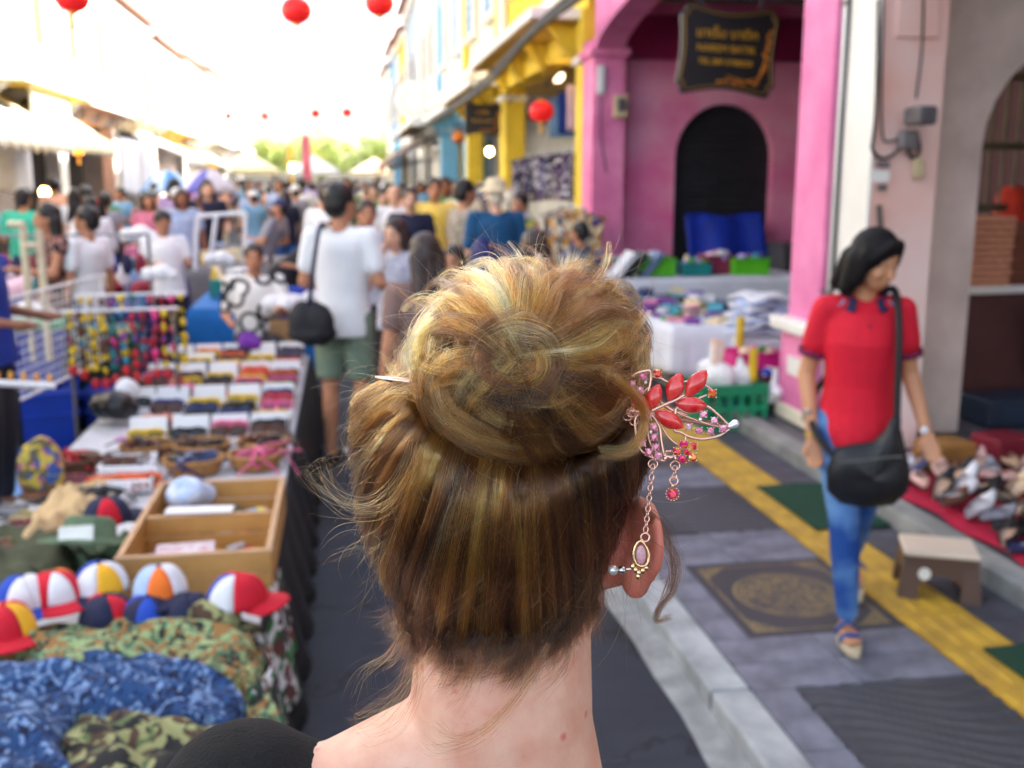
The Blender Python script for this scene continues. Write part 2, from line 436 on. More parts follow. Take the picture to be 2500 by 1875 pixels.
# green mats lying over the pavement
def mat_rug(x0, x1, y0, y1, label, rz=0.):
    cx, cy = (x0 + x1) / 2, (y0 + y1) / 2
    t = thing('floor_mat', (cx, cy, SW + .014), label, 'mat', 'green floor mats on the pavement', rz)
    me = MB()
    me.sheet(lambda u, v: ((u - .5) * (x1 - x0), (v - .5) * (y1 - y0), .003 + .003 * math.sin(7 * u + 4 * v)), 12, 12)
    o = link('pile', me.mesh('pile'), M('green turf mat', (20, 74, 52), .95, .3, 60, .8, 300), t)
    o.modifiers.new('s', 'SOLIDIFY').thickness = .008
    return t
mat_rug(2.22, 2.61, 4.42, 5.15, 'green mat lying under the walking woman beside the yellow tactile strip', .0)
mat_rug(2.24, 2.64, 2.30, 3.12, 'green mat at the right edge of the photo, nearest of the green mats', .0)
# ================================================================== shophouses along the street
FX = 2.95                    # street face of the right-hand columns
M_WHITE = M('white limewash', (238, 236, 230), .85, .07, 1.5, .15, 25)
M_CREAM = M('cream limewash', (240, 230, 205), .85, .08, 1.5, .15, 25)
M_PINK = M('pink limewash', (242, 148, 194), .85, .10, 2.2, .3, 16, c2=(216, 112, 164))
M_PINKSH = M('shaded pink limewash', (238, 108, 166), .85, .10, 1.2, .2, 20, c2=(247, 176, 204))  # column pink deepened to paint the shade inside the walkway
M_YELW = M('yellow limewash', (240, 208, 66), .85, .09, 1.6, .2, 20)
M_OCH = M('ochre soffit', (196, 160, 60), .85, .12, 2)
M_BLUE = M('sky blue limewash', (122, 190, 232), .85, .08, 1.6, .15, 20)
M_GREYB = M('grey blue limewash', (168, 192, 214), .85, .08, 1.6)
M_PEACH = M('flaking peach limewash', (244, 226, 220), .85, .05, .7, .25, 18, c2=(238, 168, 146))
M_TAUPE = M('taupe plaster', (210, 194, 184), .85, .14, 2.0, .15, 20)
M_DARKW = M('dark timber', (52, 40, 36), .6, .2, 6)
M_TILE = M('roof tile', (150, 92, 70), .8, .25, 14)
M_GLASS = M('window glass', (60, 70, 80), .15, .1, 2)
M_SHUT = M('pale blue shutter', (120, 165, 205), .6, .1, 4)
M_SHUTB = M('brown shutter', (128, 92, 66), .6, .14, 4)
M_CEIL = M('arcade ceiling', (176, 164, 168), .8, .1, 2)
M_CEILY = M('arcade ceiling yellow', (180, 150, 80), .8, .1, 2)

def arch_poly(x0, x1, zb, spring, n=14):
    """outline of an arched opening: list of (x, z) from bottom right over the top to bottom left"""
    c = (x0 + x1) / 2; r = (x1 - x0) / 2
    return [(x1, zb)] + [(c + r * math.cos(math.pi * i / n), spring + r * math.sin(math.pi * i / n)) for i in range(n + 1)] + [(x0, zb)]
def arch_wall(name, m, parent, y, X0, X1, Z0, Z1, ax0, ax1, spring, thick=.22):
    """cross wall standing across the walkway with an arched opening"""
    ap = arch_poly(ax0, ax1, Z0, spring)
    c = (ax0 + ax1) / 2
    L = [(X0, Z0), (X0, Z1), (c, Z1)] + [p for p in ap if p[0] <= c + 1e-6]
    Rr = [(X1, Z0)] + [p for p in ap if p[0] >= c - 1e-6] + [(c, Z1), (X1, Z1)]
    mb = MB()
    mb.prism(L[::-1], (0, y, 0), (1, 0, 0), (0, 0, 1), (0, 1, 0), thick)
    mb.prism(Rr, (0, y, 0), (1, 0, 0), (0, 0, 1), (0, 1, 0), thick)
    return mb.build(name, m, parent)
def window(parent, side, fx, yc, zc, w, h, shut, open_a=.0):
    s = side
    f = MB()
    for (dy, dz, sy, sz) in ((0, h / 2, w + .12, .08), (0, -h / 2, w + .12, .08), (-w / 2, 0, .08, h - .08), (w / 2, 0, .08, h - .08)):
        f.box((fx - s * .03, yc + dy, zc + dz), (.10, sy, sz))
    f = f.build('window', M_WHITE, parent)
    MB().box((fx - s * .008, yc, zc), (.02, w - .08, h - .08)).build('pane', M_GLASS, f)
    MB().box((fx - s * .06, yc, zc - h / 2 - .08), (.18, w + .24, .08)).build('sill', M_WHITE, f)
    for q in (-1, 1):
        sh = MB()
        sh.box((fx - s * .05, yc + q * w * .25, zc), (.035, w * .46, h * .94))
        for i in range(7): sh.box((fx - s * .073, yc + q * w * .25, zc - h * .4 + i * h * .133), (.012, w * .36, h * .08), ry=.3)
        sh.build('shutter', shut, f)
def shophouse(side, y0, y1, wall, colm, label, h=8.2, canopy=None, soffit=None, colw=.36, fx=None, shut=None, nwin=2, ceil=None, beamz=3.35, cross=True, backm=None, depth=9.):
    s = side; fx = (FX if s > 0 else -7.0) if fx is None else fx
    root = thing('shophouse', (fx + s * 2, (y0 + y1) / 2, 0), label, 'building', 'shophouses on the right side' if s > 0 else 'shophouses on the left side')
    L = y1 - y0; yc = (y0 + y1) / 2; g = .006
    MB().box((fx + s * (depth / 2 + .03), yc, (beamz + .45 + h) / 2), (depth - .06, L - g, h - beamz - .45)).build('upper_wall', wall, root)
    MB().box((fx + s * (2.65 + (depth - 2.65) / 2), yc, beamz / 2 + .1), (depth - 2.65, L - g, beamz - .2 + .5)).build('ground_floor_wall', backm or wall, root)
    MB().box((fx + s * .16, yc, beamz + .22), (.32, L - g, .45)).build('beam', colm, root)
    MB().box((fx + s * 1.49, yc, beamz + .40), (2.30, L - .3, .08)).build('ceiling', ceil or M_CEIL, root)
    for yy in (y0 + colw / 2 + .01, y1 - colw / 2 - .01):
        c = MB().box((fx + s * colw / 2, yy, PF + (beamz - PF) / 2), (colw, colw, beamz - PF)).build('column', colm, root, bev=.015)
        pl = MB().box((fx + s * (colw / 2 - .0), yy, PF + .33), (colw + .07, colw + .015, .66 - .0)).box((fx + s * colw / 2, yy, PF + .70), (colw + .14, colw + .018, .09)).build('plinth', colm, c, bev=.012)
        MB().box((fx + s * colw / 2, yy, beamz - .16), (colw + .10, colw + .016, .10)).build('capital', M_WHITE, c, bev=.015)
    # cornice, string course, pilasters on the upper storey
    MB().box((fx - s * .10, yc, h - .12), (.26, L - g, .22)).build('cornice', M_WHITE, root)
    MB().box((fx - s * .04, yc, beamz + .75), (.12, L - g, .14)).build('string_course', M_WHITE, root)
    for yy in (y0 + .2, y1 - .2): MB().box((fx - s * .02, yy, (beamz + .82 + h - .24) / 2), (.10, .34, h - .24 - beamz - .83)).build('pilaster', colm if colm != wall else M_WHITE, root)
    for i in range(nwin): window(root, s, fx, y0 + L * (i + .5) / nwin, beamz + 2.35, 1.0, 1.7, shut or M_SHUTB)
    rf = MB().prism([(-.45, 0), (depth / 2, 1.9), (depth, 0), (depth, .12), (depth / 2, 2.05), (-.45, .12)], (fx, y0 + g, h + .003), (s, 0, 0), (0, 0, 1), (0, 1, 0), L - 2 * g).build('roof', M_TILE, root)
    if canopy:
        z, out = canopy
        c = MB().box((fx - s * (out / 2 - .0), yc, z), (out, L - .25, .13)).build('canopy', M_WHITE, root, bev=.01)
        MB().box((fx - s * (out / 2 - .02), yc, z - .075), (out - .08, L - .4, .014)).build('soffit', soffit or M_OCH, c)
        for i in range(4): MB().prism([(0, 0), (out * .6, .0), (0, -.42)], (fx, y0 + .5 + i * (L - 1.0) / 3 - .04, z - .083), (-s, 0, 0), (0, 0, 1), (0, 1, 0), .08).build('bracket', colm, c)
    return root

# ---- nearest right: pale building with peach upper column
b0 = thing('shophouse', (4.5, 2, 0), 'pale peach building with a meter box on its corner column, right edge', 'building', 'shophouses on the right side')
cx0, cx1 = 2.96, 3.36
ccol = MB().box(((cx0 + cx1) / 2, 5.65, PF + 1.75), (cx1 - cx0, .34, 3.5)).build('column', M_PEACH, b0, bev=.01)
MB().box((cx0 - .008, 5.65, PF + 1.75), (.016, .346, 3.49)).build('skylit_face', M_WHITE, ccol)  # white sheet paints the brighter skylight on the street face
MB().box(((cx0 + cx1) / 2, 5.472, 3.1), (.24, .02, 1.15)).build('panel_moulding', M_PEACH, ccol)
MB().box((FX + 4.6, 1.2, 6.0), (9.2, 9.6, 4.4)).build('upper_wall', M_WHITE, b0)
MB().box((FX + .25, 1.2, 3.65), (.5, 9.6, .3)).build('beam', M_PEACH, b0)
MB().box((FX + 1.6, 1.1, 3.75), (2.2, 9.2, .08)).build('ceiling', M_DARKW, b0)
MB().box((FX + 6.0, 1.2, 1.9), (6.4, 9.6, 3.6)).build('ground_floor_wall', M_TAUPE, b0)
MB().prism([(-.45, 0), (4.5, 1.9), (9.2, 0), (9.2, .12), (4.5, 2.05), (-.45, .12)], (FX, -3.6, 8.21), (1, 0, 0), (0, 0, 1), (0, 1, 0), 9.6).build('roof', M_TILE, b0)
ax0 = gy(2372, 600, 5.85)[0]
arch_wall('cross_wall', M_TAUPE, b0, 5.83, cx1 - .1, FX + 2.8, PF, 3.7, ax0, ax0 + 1.26, 1.95)
MB().box((FX + 1.8, 5.79, 3.02), (2.6, .05, .07)).build('rail', M_DARKW, b0)
# folded steel lattice gate behind that arch
lg = thing('lattice_gate', (ax0 + .8, 7.15, PF), 'dark folding steel lattice gate inside the arch at the right edge', 'gate')
for i in range(16): MB().tube([(ax0 + .02 + i * .11 + .15, 7.15, PF + .02), (ax0 + .02 + i * .11 + .15, 7.15, 2.7)], .012, 6).build('upright', M('gate steel', (92, 88, 70), .5, .2, 9, metal=.4), lg)
for zz in (.6, 1.1, 1.55, 2.0, 2.5): MB().box((ax0 + .77, 7.13, zz), (1.75, .014, .05)).build('crossbar', MATS['gate steel'], lg)

# ---- pink building
b1 = thing('shophouse', (4.6, 9.3, 0), 'pink building with round arched walkway and hanging black sign', 'building', 'shophouses on the right side')
def pcol(yy, w, d):
    c = MB().box((FX + w / 2, yy, PF + 1.6), (w, d, 3.2)).build('column', M_PINK, b1, bev=.015)
    MB().box((FX + w / 2, yy, PF + .30), (w + .06, d + .06, .60)).build('plinth', M_PINK, c, bev=.012)
    MB().box((FX + w / 2, yy, PF + .645), (w + .20, d + .16, .09)).build('plinth_moulding', M_WHITE, c, bev=.02)
    MB().box((FX + w / 2, yy, PF + 3.05), (w + .10, d + .10, .10)).build('capital', M_PINK, c, bev=.02)
    MB().box((FX + w / 2, yy, PF + .05), (w + .09, d + .09, .10)).build('base', M_CREAM, c, bev=.01)
    return c
pc1 = pcol(6.24, .27, .46); pc2 = pcol(12.35, .40, .5)
MB().box((FX - .04, 6.24, PF + .38), (.012, .2, .12)).build('poster', M_WHITE, pc1)
# street beam with flat arch underside
pol = [(6.56, 3.9)] + [(6.56 + 5.54 * i / 24, 3.22 + .42 * math.sin(math.pi * i / 24) ** .55) for i in range(25)] + [(12.1, 3.9)]
MB().prism(pol[::-1], (FX + .02, 0, 0), (0, 1, 0), (0, 0, 1), (1, 0, 0), .34).build('arched_beam', M_PINK, b1)
MB().box((FX + .2, 9.35, 4.02), (.44, 6.5, .22)).build('string_course', M_WHITE, b1)
MB().box((FX + 4.6, 9.35, 6.15), (9.1, 6.5, 4.03)).build('upper_wall', M_PINK, b1)
MB().box((FX + 1.6, 9.3, 3.86), (2.4, 5.9, .06)).build('ceiling', M_CEIL, b1)
MB().box((FX + 6.0, 9.35, 2.0), (6.4, 6.5, 3.6)).build('ground_floor_wall', M('dark maroon timber', (70, 36, 44), .7, .15, 3), b1)
dx0, dx1 = gy(1637, 560, 12.45)[0], gy(1870, 560, 12.45)[0]
arch_wall('cross_wall', M_PINKSH, b1, 12.35, FX + .3, FX + 2.8, PF, 3.83, dx0, dx1, 2.04, .3)
MB().box((FX + 1.6, 12.30, 3.42), (2.4, .06, .5)).build('lintel', M('magenta band', (150, 24, 84), .8, .1, 2), b1)
sd = MB().box(((dx0 + dx1) / 2, 12.50, 1.5), (dx1 - dx0 + .1, .03, 2.7)).build('roller_shutter', M('shutter black', (34, 35, 42), .55, .2, 5), b1)
for i in range(26): MB().box(((dx0 + dx1) / 2, 12.475, .30 + i * .094), (dx1 - dx0 + .06, .016, .082)).build('slat', MATS['shutter black'], sd, bev=.006)
for i in range(2): window(b1, 1, FX, 7.8 + 3.1 * i, 5.9, 1.0, 1.7, M_SHUT)
MB().prism([(-.45, 0), (4.5, 1.9), (9.2, 0), (9.2, .12), (4.5, 2.05), (-.45, .12)], (FX, 6.11, 8.21), (1, 0, 0), (0, 0, 1), (0, 1, 0), 6.48).build('roof', M_TILE, b1)

# ---- the others down the right side
shophouse(1, 12.64, 19.0, M_YELW, M_YELW, 'bright yellow building next to the pink one with white edged canopy', canopy=(3.74, .62), ceil=M_CEILY, shut=M_SHUTB)
shophouse(1, 19.0, 24.6, M_CREAM, M_YELW, 'cream building with yellow columns and a hanging carved sign', canopy=(3.5, .6), shut=M_SHUT, ceil=M_CEILY, backm=M_CREAM)
shophouse(1, 24.6, 31.0, M_WHITE, M_BLUE, 'white building on sky blue columns in the middle distance', canopy=(3.45, .5), shut=M_SHUT, backm=M_WHITE, colw=.5)
shophouse(1, 31.0, 38.0, M_WHITE, M_WHITE, 'white building with ornate gable behind the blue columned one', h=8.6, canopy=(3.4, .9))
shophouse(1, 38.0, 45.0, M_GREYB, M_WHITE, 'grey blue building two doors past the blue columns', h=8.4, shut=M_SHUTB)
shophouse(1, 45.0, 51.0, M_YELW, M_WHITE, 'small yellow fronted building far down the right side', h=7.9)
shophouse(1, 51.0, 58.0, M_GREYB, M_BLUE, 'pale blue building far down the right side', h=8.2)
shophouse(1, 58.0, 66.0, M_WHITE, M_CREAM, 'last white building of the right hand row', h=7.8)
# ---- left side, in full sun
lc = [(2.0, 9.0, M_WHITE, M_CREAM, 'white building at the left edge, nearest of the left row', 7.6),
      (9.0, 15.5, M_CREAM, M_CREAM, 'cream building second from the camera on the left side', 7.4),
      (15.5, 22.0, M_WHITE, M_WHITE, 'white sunlit building with grey pilasters on the left', 8.0),
      (22.0, 28.5, M_CREAM, M_WHITE, 'building with yellow canopy soffit at far upper left', 8.2),
      (28.5, 35.0, M_WHITE, M_WHITE, 'white building with dark ground floor and two lit lanterns', 8.6),
      (35.0, 42.0, M_WHITE, M_CREAM, 'white gabled building next to the lantern shop', 7.3),
      (42.0, 50.0, M_WHITE, M_WHITE, 'long white building with a green flag on its front', 7.0),
      (50.0, 58.0, M_CREAM, M_WHITE, 'plain cream building past the green flag', 7.2),
      (58.0, 67.0, M_WHITE, M_CREAM, 'white building near the far end of the left row', 7.5),
      (67.0, 78.0, M_WHITE, M_WHITE, 'farthest white building of the left row', 7.6)]
for i, (a, b_, w, c, l, h) in enumerate(lc):
    shophouse(-1, a, b_, w, c, l, h=h, canopy=(3.75, 1.0 if i % 2 else .7), backm=M_DARKW if i in (3, 4, 5) else M_TAUPE, ceil=M_CEIL, soffit=M_OCH if i == 3 else M_TAUPE)
# ================================================================== street fittings on the right
M_BLK = M('black plastic', (24, 24, 28), .5, .2, 8)
M_CABLE = M('cable rubber', (40, 40, 44), .6, .2, 8)
M_PVC = M('white pipe', (225, 226, 228), .5, .06, 3)
M_GOLD = M('gilt lettering', (214, 160, 40), .45, .1, 20, metal=.3)
M_GOLDD = M('dull gilt rim', (122, 92, 44), .5, .1, 20, metal=.2)
def circ(c, r, ex, ey, n=20, a0=0., a1=2 * math.pi):
    c, ex, ey = [np.array(q, float) for q in (c, ex, ey)]
    return [c + r * (math.cos(a0 + (a1 - a0) * i / n) * ex + math.sin(a0 + (a1 - a0) * i / n) * ey) for i in range(n + (0 if abs(a1 - a0) > 6.28 else 1))]
# drainpipe with clamps
dp = thing('drainpipe', (2.985, 5.9, SW), 'white drainpipe running up between pink and pale columns', 'pipe')
MB().tube([(2.985, 5.90, PF + .01), (2.985, 5.90, 4.4)], .045, 14).build('pipe', M_PVC, dp, smooth=True)
for zz in (1.05, 2.75, 3.25): MB().tube([(2.985, 5.90, zz), (2.985, 5.90, zz + .03)], .052, 14).box((3.0, 5.9, zz + .015), (.14, .03, .02)).build('clamp', M('clamp metal', (120, 118, 116), .5, .1, 5, metal=.5), dp)
MB().tube([(2.93, 5.82, .9), (2.928, 5.82, 2.0), (2.932, 5.82, 3.9)], .011, 8).build('conduit', M_CABLE, dp)
# small leaves growing by the clamp
wd = thing('wall_weed', (2.94, 5.95, 1.06), 'tiny green weed growing from the drainpipe joint', 'plant')
for i in range(9):
    a = RNG.uniform(0, 6.28); d = np.array([math.cos(a) * .03 - .02, math.sin(a) * .03, RNG.uniform(-.02, .05)])
    p = np.array([2.94, 5.95, 1.06])
    MB().add([p, p + d * .5 + [0, .008, 0], p + d, p + d * .5 - [0, .008, 0]], [(0, 1, 2, 3)]).build('leaf', M('weed leaf', (40, 92, 40), .6), wd)
# electricity meter on the pale column
Y5 = 5.462
def on5(px, py): return gy(px, py, Y5)
em = thing('electricity_meter', on5(2210, 300), 'dark grey electricity meter with looping cables on the pale column', 'meter')
c = on5(2212, 278); MB().box(c - [0, .05, 0], (.115, .10, .17)).build('housing', M('meter grey', (92, 88, 92), .5, .15, 10), em, bev=.02)
MB().lathe([(.042, 0), (.045, .03), (.03, .05), (0.0, .052)], n=18).build('glass', M('meter glass', (130, 132, 140), .15), em, smooth=True)
em.children[-1].rotation_euler = (R_(90), 0, 0); em.children[-1].location = Vector(c - [0, .10, -.03]) - em.location
MB().box(c - [0, .04, .14], (.10, .07, .10)).build('terminal_cover', M('meter grey light', (120, 114, 116), .5, .1, 9), em, bev=.012)
for k, (pts) in enumerate([[(2205, 330), (2185, 370), (2150, 388), (2125, 365), (2128, 330), (2135, 250), (2140, 0)], [(2212, 335), (2215, 375), (2228, 384), (2240, 365), (2236, 330)], [(2200, 332), (2170, 345), (2150, 330), (2148, 200), (2152, -20)], [(2232, 240), (2246, 120), (2250, -20)]]):
    P = catmull([on5(*p) - [0, .02, 0] for p in pts], 22)
    MB().tube(P, .010 if k < 2 else .006, 8).build('cable', M_CABLE, em, smooth=True)
MB().box(on5(2150, 402) - [0, .02, 0], (.075, .03, .03)).box(on5(2150, 458) - [0, .015, 0], (.05, .025, .03)).build('junction_box', M('fuse grey', (96, 96, 104), .5), em, bev=.004)
MB().box(on5(2238, 410) - [0, .018, 0], (.062, .035, .11)).build('switch_box', M('switch cream', (206, 190, 150), .6), em, bev=.008)
MB().box(on5(2150, 430) - [0, .004, 0], (.10, .004, .07)).build('paper_label', M_WHITE, em)
MB().tube([on5(2142, 500) - [0, .02, 0], on5(2150, 620) - [0, .02, 0]], .016, 8).build('short_pipe', M('pipe dark', (84, 80, 78), .6), em)
# meter and white box on the far pink column
pmx = thing('switch_panel', gy(1515, 260, 12.08), 'small grey meter panel on the far pink column', 'meter')
MB().box(gy(1515, 260, 12.07), (.17, .05, .26)).build('backplate', M('switch cream', (206, 190, 150)), pmx, bev=.01)
MB().box(gy(1518, 255, 12.03), (.10, .06, .14)).build('housing', MATS['meter grey'], pmx, bev=.02)
lm = thing('wall_lamp_box', gy(1467, 195, 12.07), 'slim white box lamp on the far pink column', 'box')
MB().box(gy(1467, 195, 12.07), (.09, .05, .32)).build('cover', M_PVC, lm, bev=.012)
MB().tube([gy(1467, 235, 12.06), gy(1468, 340, 12.07), gy(1480, 420, 12.07)], .008, 6).build('wire', M_CABLE, lm)
# thick cable bundle slung along the house fronts
cb = thing('cable_bundle', (2.5, 14, 3.6), 'black bundle of overhead cables slung along the right side canopies', 'cable')
for k in range(7):
    o = RNG.uniform(-.05, .05); oz = RNG.uniform(-.06, .06)
    P = catmull([(2.62 + o, 6.5, 4.05 + oz), (2.45 + o, 9.5, 3.62 + oz * 1.4), (2.34 + o, 12.5, 3.50 + oz), (2.32 + o, 16, 3.28 + oz * 1.6), (2.3 + o, 19.5, 3.20 + oz), (2.3 + o, 24, 3.2 + oz), (2.3 + o, 31, 3.25), (2.3 + o, 44, 3.3)], 60)
    MB().tube(P, RNG.choice([.012, .018, .024]), 6).build('cable', M_CABLE, cb, smooth=True)
for k in range(6):
    yy = 12.5 + k * 1.6 + RNG.uniform(-.4, .4); P = catmull([(2.34, yy, 3.4), (2.38 + RNG.uniform(0, .2), yy + .3, 3.05), (2.6, yy + .5, 2.9 + RNG.uniform(0, .3)), (2.9, yy + .6, 3.2)], 14)
    MB().tube(P, .008, 6).build('drop_wire', M_CABLE, cb)

# ------------------------------------------------------------------ carved hanging signs
def carved_sign(c, w, h, yaw, roll, label, lines, floral=True):
    t = thing('hanging_sign', (0, 0, 0), label, 'sign', 'carved black and gold hanging signs')
    def outline(sw, sh, n=8):
        P = []
        for (qx, qz) in ((1, -1), (1, 1), (-1, 1), (-1, -1)):
            # stepped round corner
            cx, cz = qx * sw, qz * sh
            seq = [(cx, cz * .72), (cx * .985, cz * .80), (cx * .90, cz * .84), (cx * .93, cz * .92), (cx * .86, cz), (cx * .78, cz * 1.0)]
            if (qx > 0) != (qz < 0): pass
            if qx * qz > 0: seq = seq
            else: seq = seq[::-1]
            P.append(seq)
        br, tr, tl, bl = P
        out = []
        out += br[0:]                         # bottom right, from bottom edge round to the right edge
        out += [(sw * (1 - .05 * math.sin(math.pi * i / n)), sh * (-.72 + 1.44 * i / n)) for i in range(1, n)]
        out += tr
        out += [(sw * (.78 - 1.56 * i / n), sh * (1 - .14 * math.sin(math.pi * i / n))) for i in range(1, n)]
        out += tl
        out += [(-sw * (1 - .05 * math.sin(math.pi * i / n)), sh * (.72 - 1.44 * i / n)) for i in range(1, n)]
        out += bl
        out += [(sw * (-.78 + 1.56 * i / n), -sh * (1 - .14 * math.sin(math.pi * i / n))) for i in range(1, n)]
        return out
    bd = MB().prism(outline(w / 2, h / 2), (0, 0, 0), (1, 0, 0), (0, 0, 1), (0, 1, 0), .05).build('board', M('sign black', (14, 14, 20), .45, .2, 6), t)
    rim = outline(w / 2 * .93, h / 2 * .91)
    MB().tube([(x, -.004, z) for x, z in rim], .012 * w, 6, closed=True).build('gilt_rim', M_GOLDD, t)
    for (s, sz, z, x) in lines:
        text_mesh('lettering', s, sz, M_GOLD, t, (x, -.012, z), (1, 0, 0), (0, 0, 1), .004)
    if floral:
        fl = MB()
        for i in range(22):
            u = i / 21; x = w * (.40 - .40 * max(0, (u - .5) * 2)) + RNG.uniform(-.025, .025) * w - (.06 * w * u); z = h * (.22 - .9 * min(u, .55) * 1.15) + RNG.uniform(-.02, .02) * h
            fl.ell((x, -.010, z), (.022 * w, .006, .016 * w), 8, 5)
        fl.tube([(w * .40, -.006, h * .22), (w * .38, -.006, -h * .1), (w * .33, -.006, -h * .28), (w * .2, -.006, -h * .33), (0, -.006, -h * .28)], .006 * w, 6)
        fl.build('gilt_flowers', M('gilt flowers', (200, 120, 24), .5, .15, 20, metal=.3), t)
    for x in (-w * .3, w * .3): MB().tube([(x, .02, h * .46), (x, .02, h * .5 + .28)], .008, 6).build('hanger', M_BLK, t)
    t.location = c; t.rotation_euler = (0, roll, yaw)
    return t
sc = gy(1778, 124, 8.3)
carved_sign(sc, .82, .70, R_(-4), R_(3), 'black carved sign reading batik in gold, hanging in the pink arcade',
            [('นาเร็ม บาติก', .105, .095, -.02), ('NAREM BATIK', .078, -.015, -.02), ('TEL.089 0788828', .064, -.115, -.02)])
carved_sign(gy(1178, 290, 18.6), .66, .58, R_(-4), R_(2), 'smaller blurred carved sign hanging by the yellow columns', [('บาติก', .10, .08, 0), ('BATIK SHOP', .07, -.06, 0)])

# ------------------------------------------------------------------ stalls in the pink arcade
M_CLOTH = M('white tablecloth', (226, 228, 238), .9, .05, 5, .3, 25)
M_TARP = M('blue tarpaulin', (20, 52, 170), .5, .2, 7, .4, 20)
def table_cloth(x0, x1, y0, y1, z, drop, label, m, cat='table', group='cloth covered stall tables', gr=0.0, side='front'):
    """trestle table with a draped cloth"""
    t = thing('stall_table', ((x0 + x1) / 2, (y0 + y1) / 2, gr), label, cat, group)
    MB().box(((x0 + x1) / 2, (y0 + y1) / 2, z - .02), (x1 - x0, y1 - y0, .03)).build('table_top', M('plywood', (176, 140, 92), .7, .15, 6), t)
    for x in (x0 + .05, x1 - .05):
        for yy in (y0 + .05, y1 - .05): MB().tube([(x, yy, gr), (x, yy, z - .035)], .016, 6).build('leg', M('steel leg', (150, 150, 154), .4, .1, 5, metal=.6), t)
    def f(u, v):
        o = .02; X0, X1, Y0, Y1 = x0 - o, x1 + o, y0 - o, y1 + o
        du = max(0, (.15 - u) / .15, (u - .85) / .15); dv = max(0, (.15 - v) / .15, (v - .85) / .15)
        uu = min(max((u - .15) / .7, 0), 1); vv = min(max((v - .15) / .7, 0), 1)
        d = max(du, dv); w = .018 * math.sin(uu * 23 + vv * 5) * d + .018 * math.sin(vv * 27) * d
        q = drop * d * (1 + .12 * math.sin(uu * 9 + vv * 7))
        sx = -1 if u < .15 else (1 if u > .85 else 0); sy = -1 if v < .15 else (1 if v > .85 else 0)
        return (X0 + (X1 - X0) * uu + sx * (.012 + .02 * d + abs(w)), Y0 + (Y1 - Y0) * vv + sy * (.012 + .02 * d + abs(w)), z + .004 - q + (.003 * math.sin(uu * 12) * math.sin(vv * 9)))
    MB().sheet(f, 40, 40).build('cloth', m, t, smooth=True, solid=.004)
    return t
table_cloth(2.46, 3.25, 7.35, 9.3, .66, .34, 'low white clothed table heaped with small goods, beside the green crate', M_CLOTH, gr=PF)
table_cloth(2.75, 4.6, 9.75, 10.5, .80, .30, 'farther white clothed table carrying the bright plastic bins', M_CLOTH, gr=PF)
# plastic bins on the far table
def bin_(c, w, d, h, m, label, group='plastic bins of goods on the far white table', fill=None, name='plastic_bin'):
    x, y, z = c
    t = thing(name, (x, y, z), label, 'bin', group)
    b = MB(); k = .86
    for (sx, sy, lx, ly) in ((0, -1, w, .02), (0, 1, w, .02), (-1, 0, .02, d - .02), (1, 0, .02, d - .02)):
        b.box((x + sx * (w / 2 - .01), y + sy * (d / 2 - .01), z + h / 2), (lx, ly, h))
    b.box((x, y, z + .01), (w - .04, d - .04, .018)); b.build('tub', m, t, bev=.006)
    MB().tube([(x - w / 2, y - d / 2, z + h), (x + w / 2, y - d / 2, z + h), (x + w / 2, y + d / 2, z + h), (x - w / 2, y + d / 2, z + h)], .012, 6, closed=True).build('rim', m, t)
    if fill:
        for i in range(fill[1]):
            mm = RNG.choice(fill[0]); MB().ell((x + RNG.uniform(-.38, .38) * w, y + RNG.uniform(-.38, .38) * d, z + h * .85 + RNG.uniform(0, .05)), (RNG.uniform(.03, .06), RNG.uniform(.03, .06), RNG.uniform(.02, .05)), 8, 6, Euler((RNG.uniform(0, 3), RNG.uniform(0, 3), 0))).build('packet', mm, t, smooth=True)
    return t
M_LIME = M('lime plastic', (96, 200, 40), .4, .1, 4); M_MARO = M('maroon plastic', (132, 40, 72), .45, .1, 4); M_TEAL = M('teal plastic', (20, 132, 132), .45, .1, 4)
M_CRGN = M('crate green', (10, 140, 96), .45, .12, 4); M_MAG = M('magenta plastic', (236, 40, 140), .45, .1, 4); M_BLUEP = M('blue plastic', (20, 70, 190), .45, .1, 4)
PK = [M('packet white', (232, 230, 235), .5, .1), M('packet pink', (236, 150, 180), .5, .1), M('packet lilac', (170, 150, 215), .5, .1), M('packet teal', (80, 170, 190), .5, .1), M('packet cream', (228, 206, 170), .5), M('packet navy', (40, 50, 100), .5), M('packet green', (90, 160, 80), .5)]
bin_(gy(1595, 690, 10.0) * [1, 1, 0] + [0, 0, .81], .36, .3, .17, M_LIME, 'lime green bin at the left end of the far table', fill=(PK, 9))
bin_(gy(1690, 690, 10.0) * [1, 1, 0] + [0, 0, .81], .30, .3, .12, M_TEAL, 'shallow teal bin between lime and maroon bins', fill=(PK, 9))
bin_(gy(1745, 690, 10.1) * [1, 1, 0] + [0, 0, .81], .30, .3, .19, M_MARO, 'maroon bin in the middle of the far table', fill=(PK[:3], 10))
bin_(gy(1820, 690, 10.0) * [1, 1, 0] + [0, 0, .81], .38, .3, .16, M_LIME, 'lime green bin at the right end of the far table', fill=(PK, 8))
# leaning boards at left end of the far table
for i, (px, m, l) in enumerate(((1520, M_CLOTH, 'white board leaning at the end of the far table'), (1548, M_BLK, 'dark board leaning beside the white one'), (1585, M('slate blue card', (110, 130, 170), .6), 'slate blue card leaning against the lime bin'))):
    c = gy(px, 660, 9.9); tag(MB().box((c[0], 9.9, .93), (.05, .3, .30), ry=R_(38)).build('leaning_board', m, bev=.004), l, 'board')
